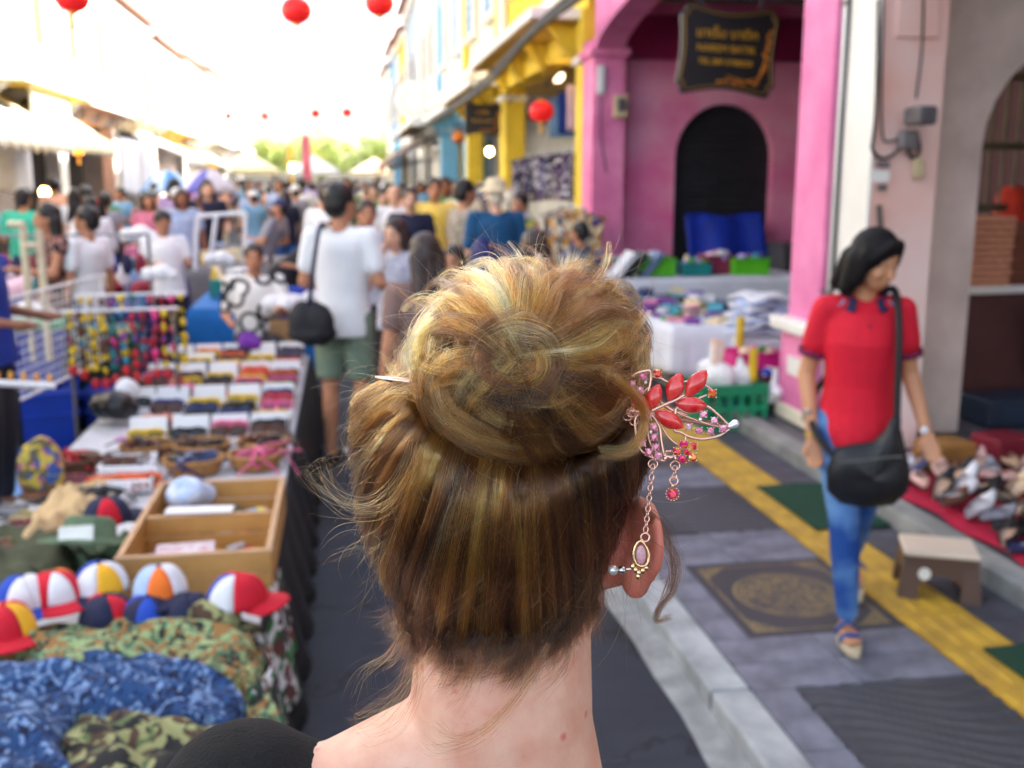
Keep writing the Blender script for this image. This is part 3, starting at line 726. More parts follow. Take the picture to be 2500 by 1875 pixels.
# goods on the near white table
SM = []
for i in range(64):
    x, y_ = RNG.uniform(2.50, 3.2), RNG.uniform(7.40, 9.2); m = RNG.choice(PK + [M_BLK, M('packet purple', (120, 60, 150), .5)])
    cn = m.name.split(' ')[-1] if 'packet' in m.name else 'black'
    o = MB().box((x, y_, .685 + RNG.choice([0, 0, .03, .06])), (RNG.uniform(.06, .18), RNG.uniform(.06, .18), RNG.uniform(.02, .07)), rz=RNG.uniform(0, 3), rx=RNG.uniform(-.15, .15), ry=RNG.uniform(-.15, .15)).build('goods_packet', m, bev=.006)
    tag(o, 'small %s packet at the %s %s of the near white table' % (cn, 'near' if y_ < 8 else ('middle' if y_ < 8.6 else 'far'), 'street side' if x < 2.75 else ('centre' if x < 3 else 'wall side')), 'packet', 'small %s packets on the near white table' % cn)
# heap of folded white and blue cloth bags
hp = thing('fabric_heap', (3.12, 7.25, PF), 'heap of folded pale blue checked cloth by the pink column', 'fabric')
for i in range(9):
    z = .62 + i * .033
    MB().sheet(lambda u, v, z=z, i=i: (3.12 + (u - .5) * (.52 - .02 * i) + .02 * math.sin(i * 3 + v * 6), 7.25 + (v - .5) * .42 + .02 * math.sin(i * 5 + u * 5), z + .02 * math.sin(u * 8 + i) * math.sin(v * 7 + i * 2) + .02 * math.sin(math.pi * u)), 12, 12).build('folded_cloth', M('pale blue check', (214, 222, 244), .9, .05, 30, c2=(150, 175, 225)) if i % 2 else M_CLOTH, hp, smooth=True, solid=.022)
MB().box((3.12, 7.25, .41), (.48, .40, .40)).build('carton', M_CLOTH, hp, bev=.02)
bin_((2.93, 6.98, PF + .16), .40, .28, .20, M_MAG, 'magenta basket under the heap of checked cloth', 'baskets by the pink column', (PK, 8), 'basket')
bin_((3.02, 6.72, PF + .0), .36, .24, .24, M('crate maroon', (96, 34, 52), .5), 'dark maroon crate holding blue packets beside the pink column', 'baskets by the pink column', ([M_BLUEP, M_BLUEP, PK[0]], 8), 'crate')
tag(MB().box((2.93, 6.98, PF + .08), (.36, .26, .155)).build('carton_box', M('carton', (150, 116, 80), .8), bev=.006), 'low carton under the magenta basket', 'box')
# blue ground sheet under the table edge
tag(MB().sheet(lambda u, v: (2.62 + u * .75, 6.7 + v * 1.2, PF + .012 + .012 * math.sin(u * 9 + v * 7) ** 2), 14, 14).build('ground_sheet', M('teal blue sheet', (24, 82, 140), .5, .2, 8), smooth=True), 'wrinkled blue plastic sheet on the arcade floor by the crate', 'sheet')
# green crate with white bags standing on the pavement
gc = thing('green_crate', (2.60, 6.62, SW), 'green plastic crate full of white carrier bags on the pavement', 'crate')
def crate_parts(t, c, w, d, h, m, slots=5):
    x, y, z = c
    for (ax, ln, s) in (('x', w, -1), ('x', w, 1), ('y', d, -1), ('y', d, 1)):
        b = MB()
        for zz, hh in ((.03, .06), (h * .5, .04), (h - .03, .06)):
            if ax == 'x': b.box((x, y + s * (d / 2), z + zz), (ln, .018, hh))
            else: b.box((x + s * (w / 2), y, z + zz), (.018, ln - .02, hh))
        for i in range(slots + 1):
            q = -ln / 2 + .02 + i * (ln - .04) / slots
            if ax == 'x': b.box((x + q, y + s * (d / 2), z + h / 2), (.03, .014, h - .04))
            else: b.box((x + s * (w / 2), y + q * .97, z + h / 2), (.014, .03, h - .04))
        b.build('side', m, t)
    MB().box((x, y, z + .012), (w - .02, d - .02, .02)).build('bottom', m, t)
    MB().tube([(x - w / 2, y - d / 2, z + h), (x + w / 2, y - d / 2, z + h), (x + w / 2, y + d / 2, z + h), (x - w / 2, y + d / 2, z + h)], .016, 6, closed=True).build('rim', m, t)
crate_parts(gc, (2.60, 6.62, SW), .46, .34, .30, M_CRGN)
M_BAG = M('carrier bag', (238, 238, 240), .35, .04, 8, .5, 14)
def bag_lump(c, r, label, seed):
    q = random.Random(seed)
    mb = MB(); c = np.array(c)
    for i in range(5): mb.ell(c + np.array([q.uniform(-.4, .4) * r[0], q.uniform(-.4, .4) * r[1], q.uniform(-.2, .4) * r[2]]), np.array(r) * q.uniform(.5, .75), 12, 8, Euler((q.uniform(0, 2), q.uniform(0, 2), 0)))
    mb.cap(c + [0, 0, r[2] * .5], c + [q.uniform(-.3, .3) * r[0], 0, r[2] * 1.35], r[0] * .35, r[0] * .22)
    me = remesh(mb, 'carrier_bag', .012, 2); me.materials.append(M_BAG)
    return tag(link('carrier_bag', me, None), label, 'bag', 'white carrier bags by the green crate')
bag_lump((2.50, 6.60, .44), (.13, .13, .14), 'tall white carrier bag standing in the green crate', 1)
bag_lump((2.70, 6.62, .40), (.11, .12, .10), 'smaller white carrier bag at the right of the crate', 2)
bag_lump((2.90, 6.52, PF + .12), (.08, .09, .14), 'white and blue bag slumped between crate and pink column', 3)
tag(MB().box((2.50, 6.58, .60), (.07, .10, .17), ry=.1).build('paper_carton', M('carton white', (236, 228, 220), .7, c2=(214, 150, 110), scale=4), bev=.006), 'white carton with an orange side standing in the bags', 'box')
for i, (x, y, z, l) in enumerate(((2.755, 6.55, .52, 'yellow paper tube sticking up behind the white bags'), (2.84, 7.02, .68, 'yellow paper tube leaning by the magenta basket'))):
    tag(MB().tube([(x, y, z - .12), (x, y, z + .1)], .028, 10).build('paper_tube', M('yellow card', (226, 190, 30), .6)), l, 'tube')
# goods inside the arch
tag(MB().sheet(lambda u, v: (dx0 + .08 + u * 1.0, 12.15 - .25 * v + .03 * math.sin(u * 11), .72 + .62 * (1 - v) + .02 * math.sin(u * 9 + v * 5)), 16, 10).build('tarpaulin', M_TARP, smooth=True, solid=.01), 'blue tarpaulin hung across the foot of the dark archway', 'tarpaulin')
gb = thing('grey_cabinet', (dx1 + .12, 11.7, PF), 'dark grey box cabinet to the right of the blue tarpaulin', 'cabinet')
MB().box((dx1 + .12, 11.7, PF + .42), (.62, .5, .84)).build('carcass', M('cabinet grey', (74, 74, 78), .6), gb, bev=.01)
MB().box((dx1 + .02, 11.44, PF + .62), (.28, .01, .16)).build('painted_recess', M_BLK, gb)  # flat black plate paints the dark of a hollow
# stool-side shop at the right edge
st = thing('cloth_stack', (4.62, 6.75, PF), 'stack of folded peach towels on a table inside the right arch', 'stack')
for i in range(11): MB().box((4.50 + RNG.uniform(-.012, .012), 6.75, 1.02 + i * .046), (.36, .30, .040)).build('folded_towel', M('peach towel', (222, 158, 126), .9, .1, 20), st, bev=.014)
for i in range(10): MB().box((4.86 + RNG.uniform(-.012, .012), 6.80, 1.02 + i * .046), (.30, .30, .040)).build('folded_towel', M('brown towel', (142, 82, 64), .9, .1, 20), st, bev=.014)
tag(MB().box((4.75, 6.85, PF + .4), (1.1, .6, .80)).build('cabinet_base', M('maroon board', (92, 52, 48), .7, .1, 3), bev=.01), 'maroon counter under the stacked towels at the right edge', 'counter')
tag(MB().box((4.55, 6.52, 1.02 - .02), (.6, .05, .05), rz=.1).build('price_card', M_WHITE), 'narrow white cloth strip over the maroon counter edge', 'cloth')
mbs = MB()
for i in range(6): mbs.ell((4.98 + RNG.uniform(-.08, .08), 6.35 + RNG.uniform(-.05, .05), PF + .32 + .12 * i * .8), (.22, .16, .16))
me = remesh(mbs, 'blue_sack', .02, 3); me.materials.append(M('blue sack', (16, 66, 140), .6, .2, 6)); tag(link('blue_sack', me, None), 'big blue sack standing before the maroon counter at the right edge', 'sack')
tag(MB().box((4.7, 6.05, PF + .09), (1.2, .35, .17)).build('plastic_crate', M('navy crate', (22, 40, 62), .5, .2, 6), bev=.01), 'dark navy crate on the floor under the right arch', 'crate')
tag(MB().cap((5.05, 7.2, 1.25), (5.05, 7.2, 1.6), .13, .12).build('garment_roll', M('orange red cloth', (196, 52, 30), .8), smooth=True), 'orange red garment hanging behind the lattice gate', 'garment')

# ------------------------------------------------------------------ step stool
def stool():
    c = gz(2262, 1400, SW); x, y = 2.38, 3.66
    t = thing('step_stool', (x, y, SW), 'brown plastic step stool with beige top on the yellow strip', 'stool', rz=0)
    w, d, h = .32, .24, .19
    b = MB(); mbr = M('brown plastic', (94, 70, 60), .45, .06, 4)
    # tapering legs at corners and arched aprons
    for sx in (-1, 1):
        for sy in (-1, 1):
            L = MB()
            L.add([(sx * (w / 2 + .02), sy * (d / 2 + .02), 0), (sx * (w / 2 - .07), sy * (d / 2 + .02), 0), (sx * (w / 2 - .07), sy * (d / 2 - .03), 0), (sx * (w / 2 + .02), sy * (d / 2 - .03), 0),
                   (sx * w / 2, sy * d / 2, h), (sx * (w / 2 - .06), sy * d / 2, h), (sx * (w / 2 - .06), sy * (d / 2 - .03), h), (sx * w / 2, sy * (d / 2 - .03), h)],
                  [(0, 1, 2, 3), (4, 7, 6, 5), (0, 4, 5, 1), (1, 5, 6, 2), (2, 6, 7, 3), (3, 7, 4, 0)])
            o = link('leg', L.mesh('leg'), mbr, t)
    for s in (-1, 1):
        for (ax, ln) in (('x', w), ('y', d)):
            P = [(-ln / 2 + .02, h), (-ln / 2 + .02, .03), (-ln / 2 + .055, .03)] + [(-ln / 2 + .055 + (ln - .11) * i / 8, .03 + .085 * math.sin(math.pi * i / 8) ** .5) for i in range(1, 8)] + [(ln / 2 - .055, .03), (ln / 2 - .02, .03), (ln / 2 - .02, h)]
            if ax == 'x': q = MB().prism(P, (0, s * (d / 2 - .0 + .004), 0), (1, 0, 0), (0, 0, 1), (0, -s, 0), .012)
            else: q = MB().prism(P, (s * (w / 2 + .004), 0, 0), (0, 1, 0), (0, 0, 1), (-s, 0, 0), .012)
            link('apron', q.mesh('apron'), mbr, t)
    top = link('top', MB().box((0, 0, h + .011), (w + .01, d + .01, .026)).mesh('top'), M('beige plastic', (226, 208, 188), .45, .04, 3), t); q = top.modifiers.new('b', 'BEVEL'); q.width = .012; q.segments = 3
    MB_ = MB().lathe([(0, 0), (.028, 0), (.028, .002), (0, .002)], n=16); st_ = link('sticker', MB_.mesh('sticker'), M_WHITE, t); st_.rotation_euler = (R_(90), 0, 0); st_.location = (-w / 2 + .09, -d / 2 - .008, h * .62)
    t.rotation_euler = (0, 0, R_(-24)); t.scale = (.88, .88, .95); return t
stool()

# ------------------------------------------------------------------ shoes laid out on a red cloth
tag(MB().sheet(lambda u, v: (2.77 + u * 1.7 + .02 * math.sin(v * 40) * (1 - u) ** 3, 2.2 + v * 3.2, PF + .006 + .004 * math.sin(u * 20) * math.sin(v * 30)), 30, 50).build('red_cloth', M('crimson cloth', (196, 16, 62), .85, .12, 12), smooth=True), 'crimson cloth spread on the arcade floor under the shoes', 'cloth')
def shoe_mesh(m_out, m_in, kind):
    """ballet flat: sole, upper and inner sole as parts, toe along +y"""
    n = 14; L = .235
    def wid(t): return .037 * (math.sin(math.pi * min(max(t, .02), .98)) ** .42) * (1 + .22 * math.sin(2 * math.pi * (t - .30)))
    T = [i / n for i in range(n + 1)]
    rim = [(wid(t) + .0, (t - .5) * L) for t in T] + [(-wid(t), (t - .5) * L) for t in T[::-1]]
    sole = MB().prism([(x * 1.02, y) for x, y in rim], (0, 0, 0), (1, 0, 0), (0, 1, 0), (0, 0, 1), .010)
    up = MB(); V = []; F = []
    for i, t in enumerate(T):
        hh = .050 - .018 * math.sin(math.pi * t) if kind != 'slide' else (.012 if t < .45 else .045 * math.sin(math.pi * min(1, (t - .40) / .6)))
        w = wid(t); open_ = t < .68
        top = .75 if open_ else .75 * max(0, (1 - t) / .32) ** .5
        V += [(-w, (t - .5) * L, .010), (-w * 1.02, (t - .5) * L, hh * .7), (-w * top, (t - .5) * L, hh), (w * top, (t - .5) * L, hh), (w * 1.02, (t - .5) * L, hh * .7), (w, (t - .5) * L, .010)]
    for i in range(n):
        a, b = i * 6, (i + 1) * 6; op = T[i + 1] < .70
        for j in range(5):
            if j == 2 and op: continue
            F.append((a + j, a + j + 1, b + j + 1, b + j))
    up.add(V, F)
    ins = MB().prism([(x * .86, y * .96) for x, y in rim], (0, 0, .0105), (1, 0, 0), (0, 1, 0), (0, 0, 1), .003)
    r = []
    for nm, q, m in (('sole', sole, M('sole rubber', (60, 50, 46), .7)), ('upper', up, m_out), ('insole', ins, m_in)):
        me = q.mesh(nm); me.materials.append(m); me.polygons.foreach_set('use_smooth', [nm == 'upper'] * len(me.polygons)); r.append((nm, me))
    return r
SH = {}
for cn, c, ci in (('black', (26, 24, 28), (214, 176, 150)), ('blush pink', (232, 186, 178), (226, 190, 170)), ('lilac', (206, 182, 224), (220, 206, 226)), ('beige', (222, 190, 158), (232, 204, 172)), ('white', (228, 226, 232), (220, 214, 214)), ('silver grey', (160, 160, 172), (206, 200, 204)), ('crimson', (186, 20, 60), (216, 160, 150)), ('brown', (112, 70, 52), (206, 164, 130)), ('navy', (40, 46, 96), (200, 190, 190)), ('green', (16, 96, 66), (220, 40, 36))):
    SH[cn] = shoe_mesh(M('shoe ' + cn, c, .55, .12, 18), M('insole ' + cn, ci, .7), 'flat')
def shoe(cn, x, y, rz, tilt=0., roll=0., z=PF + .012):
    t = thing('flat_shoe', (x, y, z), '%s flat shoe lying on the crimson cloth' % cn, 'shoe', '%s flat shoes on the crimson cloth' % cn)
    for nm, me in SH[cn]:
        o = link(nm, me, None, t)
    t.rotation_euler = (tilt, roll, rz); return t
q = random.Random(5)
NUMW = 'first second third fourth fifth sixth seventh eighth ninth tenth eleventh twelfth thirteenth fourteenth fifteenth sixteenth seventeenth eighteenth nineteenth twentieth twenty-first twenty-second twenty-third last'.split()
ORD = ['front', 'second', 'third', 'fourth', 'fifth', 'sixth']
for r in range(6):
    for k in range(24):
        x = 2.93 + r * .215 + q.uniform(-.05, .05); y = 2.45 + k * .112 + q.uniform(-.04, .04)
        if x > 3.15 + (y - 2.2) * .9 or y > 5.0: continue
        far = y > 4.0
        cn = q.choice(['blush pink', 'beige', 'black', 'black', 'brown', 'silver grey', 'navy', 'white', 'black', 'blush pink'] if far else ['lilac', 'black', 'blush pink', 'silver grey', 'beige', 'black', 'crimson', 'navy', 'brown', 'white', 'lilac'])
        if r == 0 and k in (4, 5): cn = 'green'
        t = shoe(cn, x, y, R_(-70) + q.gauss(0, .55), q.uniform(-.1, .3) + (.5 if far and q.random() < .4 else 0), q.uniform(-.15, .15), PF + .014 + (.04 if far else 0.01))
        t['label'] = '%s flat shoe, %s row from the kerb, %s from the camera' % (cn, ORD[r], NUMW[k])
# shoe boxes and a tan bag heap behind them
for (x, y, m, l) in ((3.25, 5.02, M('tan suede', (150, 104, 50), .9), 'tan suede pouch behind the shoes'), (3.65, 5.1, M('wine red box', (120, 14, 40), .6), 'wine red shoe box behind the shoes')):
    tag(MB().box((x, y, PF + .09), (.26, .22, .17), rz=.2).build('shoe_box', m, bev=.02), l, 'box')
# ================================================================== people
M_SK = {'tan': M('skin tan', (190, 132, 100), .55, .05, 6, sss=.12), 'brown': M('skin brown', (150, 96, 70), .55, .05, 6, sss=.1), 'fair': M('skin fair', (226, 178, 152), .55, .05, 6, sss=.12)}
M_HB = M('black hair', (20, 16, 18), .45, .3, 40); M_HBR = M('brown hair', (52, 34, 30), .45, .25, 40); M_HW = M('white hair', (226, 216, 196), .6, .1, 30)
M_EYE = M('eye', (24, 18, 16), .2); M_LIP = M('lips', (158, 78, 74), .5)
def V3(*a): return np.array(a, float)
ARMS = {  # elbow, wrist relative to the shoulder (arm at +x side), facing -y
    'hang': ((.05, .01, -.28), (.07, -.05, -.53)),
    'bent': ((.06, .02, -.27), (.02, -.22, -.31)),
    'fold': ((.06, .0, -.27), (-.13, -.17, -.24)),
    'fore': ((.04, -.10, -.25), (-.02, -.32, -.20)),
    'face': ((.05, -.10, -.24), (-.09, -.14, .03)),
    'back': ((.07, .06, -.27), (.09, .02, -.52)),
    'up': ((.10, -.20, -.06), (.02, -.36, .12))}
def hand(mb, w, e, sc, detail, curl=.5):
    d = w - e; d /= np.linalg.norm(d); side = np.cross(d, [0, 1., 0]); side /= np.linalg.norm(side) + 1e-9; nrm = np.cross(side, d)
    p = w + d * .045 * sc
    if not detail:
        mb.cap(w, w + d * .07 * sc, .028 * sc, .03 * sc, 10, 3); mb.cap(w + d * .08 * sc, w + d * .14 * sc - nrm * .02, .026 * sc, .016 * sc, 10, 3); mb.cap(w + d * .03 * sc, w + d * .08 * sc - nrm * .035 * sc, .013 * sc, .011 * sc, 8, 3); return
    for q in (-.5, 0, .5): mb.cap(w + side * q * .02, w + d * .085 * sc + side * q * .05, .017 * sc, .014 * sc, 10, 3)
    for i, (q, ln) in enumerate(((-1.5, .065), (-.5, .078), (.5, .074), (1.5, .055))):
        a = w + d * .085 * sc + side * q * .017; b = a + (d * .62 - nrm * curl * .5) * ln * .55; c = b + (d * .35 - nrm * curl) * ln * .55
        mb.cap(a, b, .0085, .008, 8, 3); mb.cap(b, c, .008, .0065, 8, 3)
    a = w + d * .025 * sc - side * .022; b = a + (d * .5 - side * .45 - nrm * .3) * .05; mb.cap(a, b, .0105, .009, 8, 3); mb.cap(b, b + (d * .7 - nrm * .3) * .032, .009, .007, 8, 3)
def make_person(loc, rz, label, top, bottom, skin='tan', hair=('short', None), h=1.68, arms=('hang', 'hang'), legs='stand', yaw=0., pitch=0., lean=0., build=1., sleeve=.55, hem=.84, voxel=.016, detail=False, group='people in the market street', shoes=None, name='person', face=False, child_top=None, neckcut=True, headonly=False):
    S = h / 1.70
    root = thing(name, (0, 0, 0), label, 'person', group)
    sk_ = M_SK[skin]; bw = build
    # --- joints
    if legs == 'sit': hipz = .46
    elif legs == 'squat': hipz = .28
    else: hipz = .90
    dz = hipz - .90
    hipL, hipR = V3(.09, 0, .90 + dz), V3(-.09, 0, .90 + dz)
    if legs == 'stand': kn = [V3(.10, -.01, .48), V3(-.10, -.01, .48)]; an = [V3(.10, .02, .08), V3(-.10, .02, .08)]
    elif legs == 'walk': kn = [V3(.085, -.12, .50), V3(-.085, .04, .47)]; an = [V3(.08, -.20, .09), V3(-.08, .26, .14)]
    elif legs == 'sit': kn = [V3(.13, -.40, .47), V3(-.13, -.40, .47)]; an = [V3(.13, -.40, .08), V3(-.13, -.40, .08)]
    else: kn = [V3(.16, -.34, .50), V3(-.16, -.34, .50)]; an = [V3(.13, -.14, .08), V3(-.13, -.14, .08)]
    def up(p):        # torso lean forward about the hips
        p = np.array(p, float) + [0, 0, dz]; q = p - [0, 0, .92 + dz]; c, s = math.cos(lean), math.sin(lean)
        return V3(p[0], q[1] * c - q[2] * s, .92 + dz + q[2] * c + q[1] * s)
    rx = Euler((-lean * -1, 0, 0)).to_matrix() if lean else None
    RL = Euler((lean, 0, 0)).to_matrix()
    RH = (Euler((0, 0, yaw)).to_matrix() @ Euler((pitch + lean * .4, 0, 0)).to_matrix())
    hc = up((0, -.02, 1.50)) + V3(0, 0, 0)
    def hd(p): return hc + np.array(RH) @ np.array(p, float)
    sh = [up((.175 * bw, 0, 1.385)), up((-.175 * bw, 0, 1.385))]
    AE = []
    for i, s in enumerate((1, -1)):
        a = ARMS[arms[i]] if isinstance(arms[i], str) else arms[i]
        AE.append((sh[i] + V3(a[0][0] * s, a[0][1], a[0][2]), sh[i] + V3(a[1][0] * s, a[1][1], a[1][2])))
    # --- skin
    b = MB()
    b.ell(hd((0, 0, .085)), (.074, .092, .108), rot=RH); b.ell(hd((0, -.032, .03)), (.056, .062, .062), rot=RH)
    b.ell(hd((0, -.094, .068)), (.013, .020, .020), rot=RH); b.ell(hd((0, -.085, .025)), (.026, .014, .012), rot=RH)
    for s in (-1, 1): b.ell(hd((s * .076, .005, .075)), (.010, .018, .030), rot=RH)
    b.cap(up((0, .015, 1.38)), hd((0, .012, .02)), .054, .050)
    b.cap(up((.11, 0, 1.38)), up((-.11, 0, 1.38)), .05, .05)
    b.ell(up((0, 0, 1.25)), (.13 * bw, .085 * bw, .15), rot=RL); b.ell(up((0, 0, 1.05)), (.105 * bw, .08 * bw, .16), rot=RL); b.ell((0, 0, .92 + dz), (.125 * bw, .09 * bw, .10))
    for i in range(2):
        e, w = AE[i]; b.cap(sh[i], e, .043, .037); b.cap(e, e + (w - e) * .35, .038, .036); b.cap(e + (w - e) * .3, w, .036, .026); hand(b, w, e, 1., detail)
        hp = (hipL, hipR)[i]
        b.cap(hp, kn[i], .072, .048); b.cap(kn[i], kn[i] + (an[i] - kn[i]) * .4, .049, .05); b.cap(kn[i] + (an[i] - kn[i]) * .35, an[i], .05, .034)
        b.cap(an[i] + V3(0, .02, -.035), an[i] + V3(0, -.13, -.05), .036, .028)
    me = remesh(b, 'body', voxel, 3); me.materials.append(sk_); link('body', me, None, root)
    # --- top
    inf = .028
    if top is not None:
        t = MB()
        t.loft([(.80, .150 * bw + inf, .112 * bw + inf, 0), (.88, .152 * bw + inf, .114 * bw + inf, 0), (.97, .142 * bw + inf, .108 * bw + inf, 0), (1.06, .133 * bw + inf, .100 * bw + inf, -.004), (1.15, .139 * bw + inf, .100 * bw + inf, -.006), (1.24, .150 * bw + inf, .103 * bw + inf, -.006), (1.32, .152 * bw + inf, .098 * bw + inf, 0), (1.37, .135 * bw + inf, .080 * bw + inf, .004)], up)
        t.cap(up((.135 * bw, 0, 1.385)), up((-.135 * bw, 0, 1.385)), .062, .062)
        for i in range(2):
            e, w = AE[i]; f = min(sleeve, 1.0)
            if f > .05: t.cap(sh[i], sh[i] + (e - sh[i]) * f, .066, .060)
            if sleeve > 1.0: t.cap(e, e + (w - e) * (sleeve - 1), .052, .044)
        me = remesh(t, 'top', voxel, 3)
        if hem + dz > .3: clip_mesh(me, (0, 0, hem + dz), (0, 0, -1))
        if neckcut: nb = up((0, -.02, 1.445)); clip_mesh(me, tuple(nb), tuple(np.array(RL) @ V3(0, -.35, 1)))
        me.materials.append(top); o = link('shirt', me, None, root); q = o.modifiers.new('s', 'SOLIDIFY'); q.thickness = .006
    # --- legs
    kind, bm_ = bottom
    t = MB()
    if kind in ('skirt', 'dress'):
        zb = .45 if kind == 'skirt' else .5
        t.loft([(zb - .03, .215 * bw, .185 * bw, -.01), (zb + .15, .195 * bw, .165 * bw, 0), (.80, .175 * bw, .145 * bw, 0), (.92, .165 * bw, .130 * bw, 0), (1.0, .15 * bw, .115 * bw, 0)], lambda p: V3(p[0] + .008 * math.sin(9 * math.atan2(p[1], p[0])) * (1 if p[2] < .7 else 0), p[1], p[2] + dz))
    else:
        t.ell((0, 0, .92 + dz), (.150 * bw, .118 * bw, .13))
        for i in range(2):
            hp = (hipL, hipR)[i]; f = .80 if kind == 'shorts' else 1.
            t.cap(hp, hp + (kn[i] - hp) * f, .098 * bw, .072 if kind != 'shorts' else .088)
            if kind == 'trousers': t.cap(kn[i], an[i] + V3(0, 0, .03), .068, .052)
            if kind == 'jeans': t.cap(kn[i], kn[i] + (an[i] - kn[i]) * .35, .062, .062); t.cap(kn[i] + (an[i] - kn[i]) * .3, an[i] + V3(0, 0, .03), .062, .044)
    me = remesh(t, 'legwear', voxel, 3)
    if kind == 'shorts':
        zz = (hipL + (kn[0] - hipL) * .86)[2]
        if legs in ('stand', 'walk'): clip_mesh(me, (0, 0, zz), (0, 0, -1))
    if kind in ('skirt', 'dress'): clip_mesh(me, (0, 0, zb + .02), (0, 0, -1))
    me.materials.append(bm_); o = link({'trousers': 'trousers', 'jeans': 'jeans', 'shorts': 'shorts', 'skirt': 'skirt', 'dress': 'skirt'}[kind], me, None, root)
    o.modifiers.new('s', 'SOLIDIFY').thickness = .006
    # --- shoes
    if not headonly:
        for i in range(2):
            f = MB(); f.cap(an[i] + V3(0, .035, -.048), an[i] + V3(0, -.15, -.055), .040, .036); f.box(an[i] + V3(0, -.058, -.072), (.082, .27, .018))
            o = f.build('shoe', shoes or M_BLK, root, smooth=True)
    # --- hair
    st, hm = hair; hm = hm or M_HB
    g = MB()
    if st in ('short', 'long', 'bob', 'tied'):
        g.ell(hd((0, .018, .118)), (.088, .100, .094), rot=RH); g.ell(hd((0, .045, .075)), (.082, .072, .085), rot=RH)
        if st == 'long':
            for s in (-1, 0, 1): g.cap(hd((s * .05, .05, .07)), hd((s * .06, .075, -.17)), .055, .045)
        if st == 'bob':
            for s in (-1, 1): g.cap(hd((s * .070, .01, .10)), hd((s * .078, .0, -.005)), .036, .032)
            g.cap(hd((.04, .06, .07)), hd((.045, .055, -.01)), .055, .05); g.cap(hd((-.04, .06, .07)), hd((-.045, .055, -.01)), .055, .05)
        if st == 'tied': g.ell(hd((0, .115, .11)), (.04, .04, .045), rot=RH)
        me = remesh(g, 'hair', max(voxel * .75, .008), 2)
        carve(me, hd((0, -.085, .045)), RH, (.068, .080, .098))
        me.materials.append(hm); o = link('hair', me, None, root)
    elif st == 'hat':
        g2 = MB(); g2.ell(hd((0, .03, .07)), (.080, .075, .085), rot=RH); me = remesh(g2, 'hair', voxel, 2); me.materials.append(M_HW); link('hair', me, None, root)
        hb = MB()
        pr = [(.0, .115), (.06, .112), (.085, .085), (.092, .03), (.15, .012), (.155, .004), (.09, .0)]
        V = []; n = 20
        hb.lathe(pr, n=n)
        o = link('hat', hb.mesh('hat'), hm, root); o.data.polygons.foreach_set('use_smooth', [True] * len(o.data.polygons)); o.location = hd((0, .01, .12)); o.rotation_euler = (RH @ Euler((-.08, 0, 0)).to_matrix()).to_euler()
    elif st == 'cap':
        g.ell(hd((0, .012, .125)), (.088, .102, .082), rot=RH); me = remesh(g, 'cap', .01, 2); clip_mesh(me, tuple(hd((0, 0, .105))), tuple(np.array(RH) @ V3(0, .1, -1)))
        me.materials.append(hm); o = link('cap', me, None, root)
        MB().ell(hd((0, -.11, .11)), (.07, .07, .012), rot=RH).build('brim', hm, o, smooth=True)
        g = MB(); g.ell(hd((0, .05, .07)), (.080, .06, .07), rot=RH); me = remesh(g, 'hair', voxel, 2); me.materials.append(M_HB); link('hair', me, None, root)
    if face:
        for s in (-1, 1):
            MB().ell(hd((s * .030, -.079, .088)), (.012, .006, .006), 8, 6, RH).build('eye', M_EYE, root, smooth=True)
            MB().ell(hd((s * .031, -.081, .106)), (.018, .006, .0035), 8, 6, RH).build('eyebrow', M_HB, root, smooth=True)
        MB().ell(hd((0, -.092, .026)), (.022, .008, .007), 8, 6, RH).build('mouth', M_LIP, root, smooth=True)
    root.location = loc; root.rotation_euler = (0, 0, rz); root.scale = (S, S, S)
    root['_hc'] = 0; del root['_hc']
    return root
M_TW = M('white shirt', (238, 240, 246), .85, .04, 4, .2, 12); M_TN = M('navy shirt', (26, 32, 62), .85, .12, 5); M_TY = M('yellow shirt', (244, 204, 62), .85, .08, 5, c2=(250, 226, 130))
M_TG = Mblotch('grey patterned shirt', [(150, 138, 126), (110, 100, 92), (186, 176, 160)], 30, .85); M_TB = M('teal blue shirt', (18, 82, 128), .85, .12, 5); M_TGR = M('green shirt', (60, 190, 160), .85, .08, 5)
M_TBL = M('royal blue shirt', (16, 46, 140), .85, .12, 5); M_TGY = M('grey shirt', (150, 152, 168), .9, .1, 4, .25, 14); M_TBK = M('black top', (26, 24, 30), .85, .2, 6); M_TBR = M('brown top', (140, 112, 106), .85, .1, 5)
M_TFL = Mblotch('black floral top', [(28, 22, 26), (190, 150, 140), (120, 60, 60)], 22, .85); M_TSTR = M('pale striped top', (220, 222, 232), .85, .1, 30, c2=(150, 160, 190))
M_KH = M('sage shorts', (116, 136, 118), .85, .1, 5, .2, 14); M_JN = M('blue jeans', (28, 74, 146), .85, .18, 4, .15, 60, c2=(70, 120, 186)); M_DK = M('dark trousers', (40, 38, 46), .85, .15, 5); M_BG = M('beige trousers', (196, 184, 160), .85, .1, 5)
M_CAMO = Mblotch('woodland camouflage', [(150, 152, 104), (88, 106, 66), (78, 58, 44), (30, 30, 32)], 11, .9, .8)
FC = math.pi      # turned away from the camera
def face_cam(x, y): return math.atan2(-x, y) * 1.0
def px(pxx, Y): return gy(pxx, 440, Y)[0]
G1 = 'people standing in the market street'
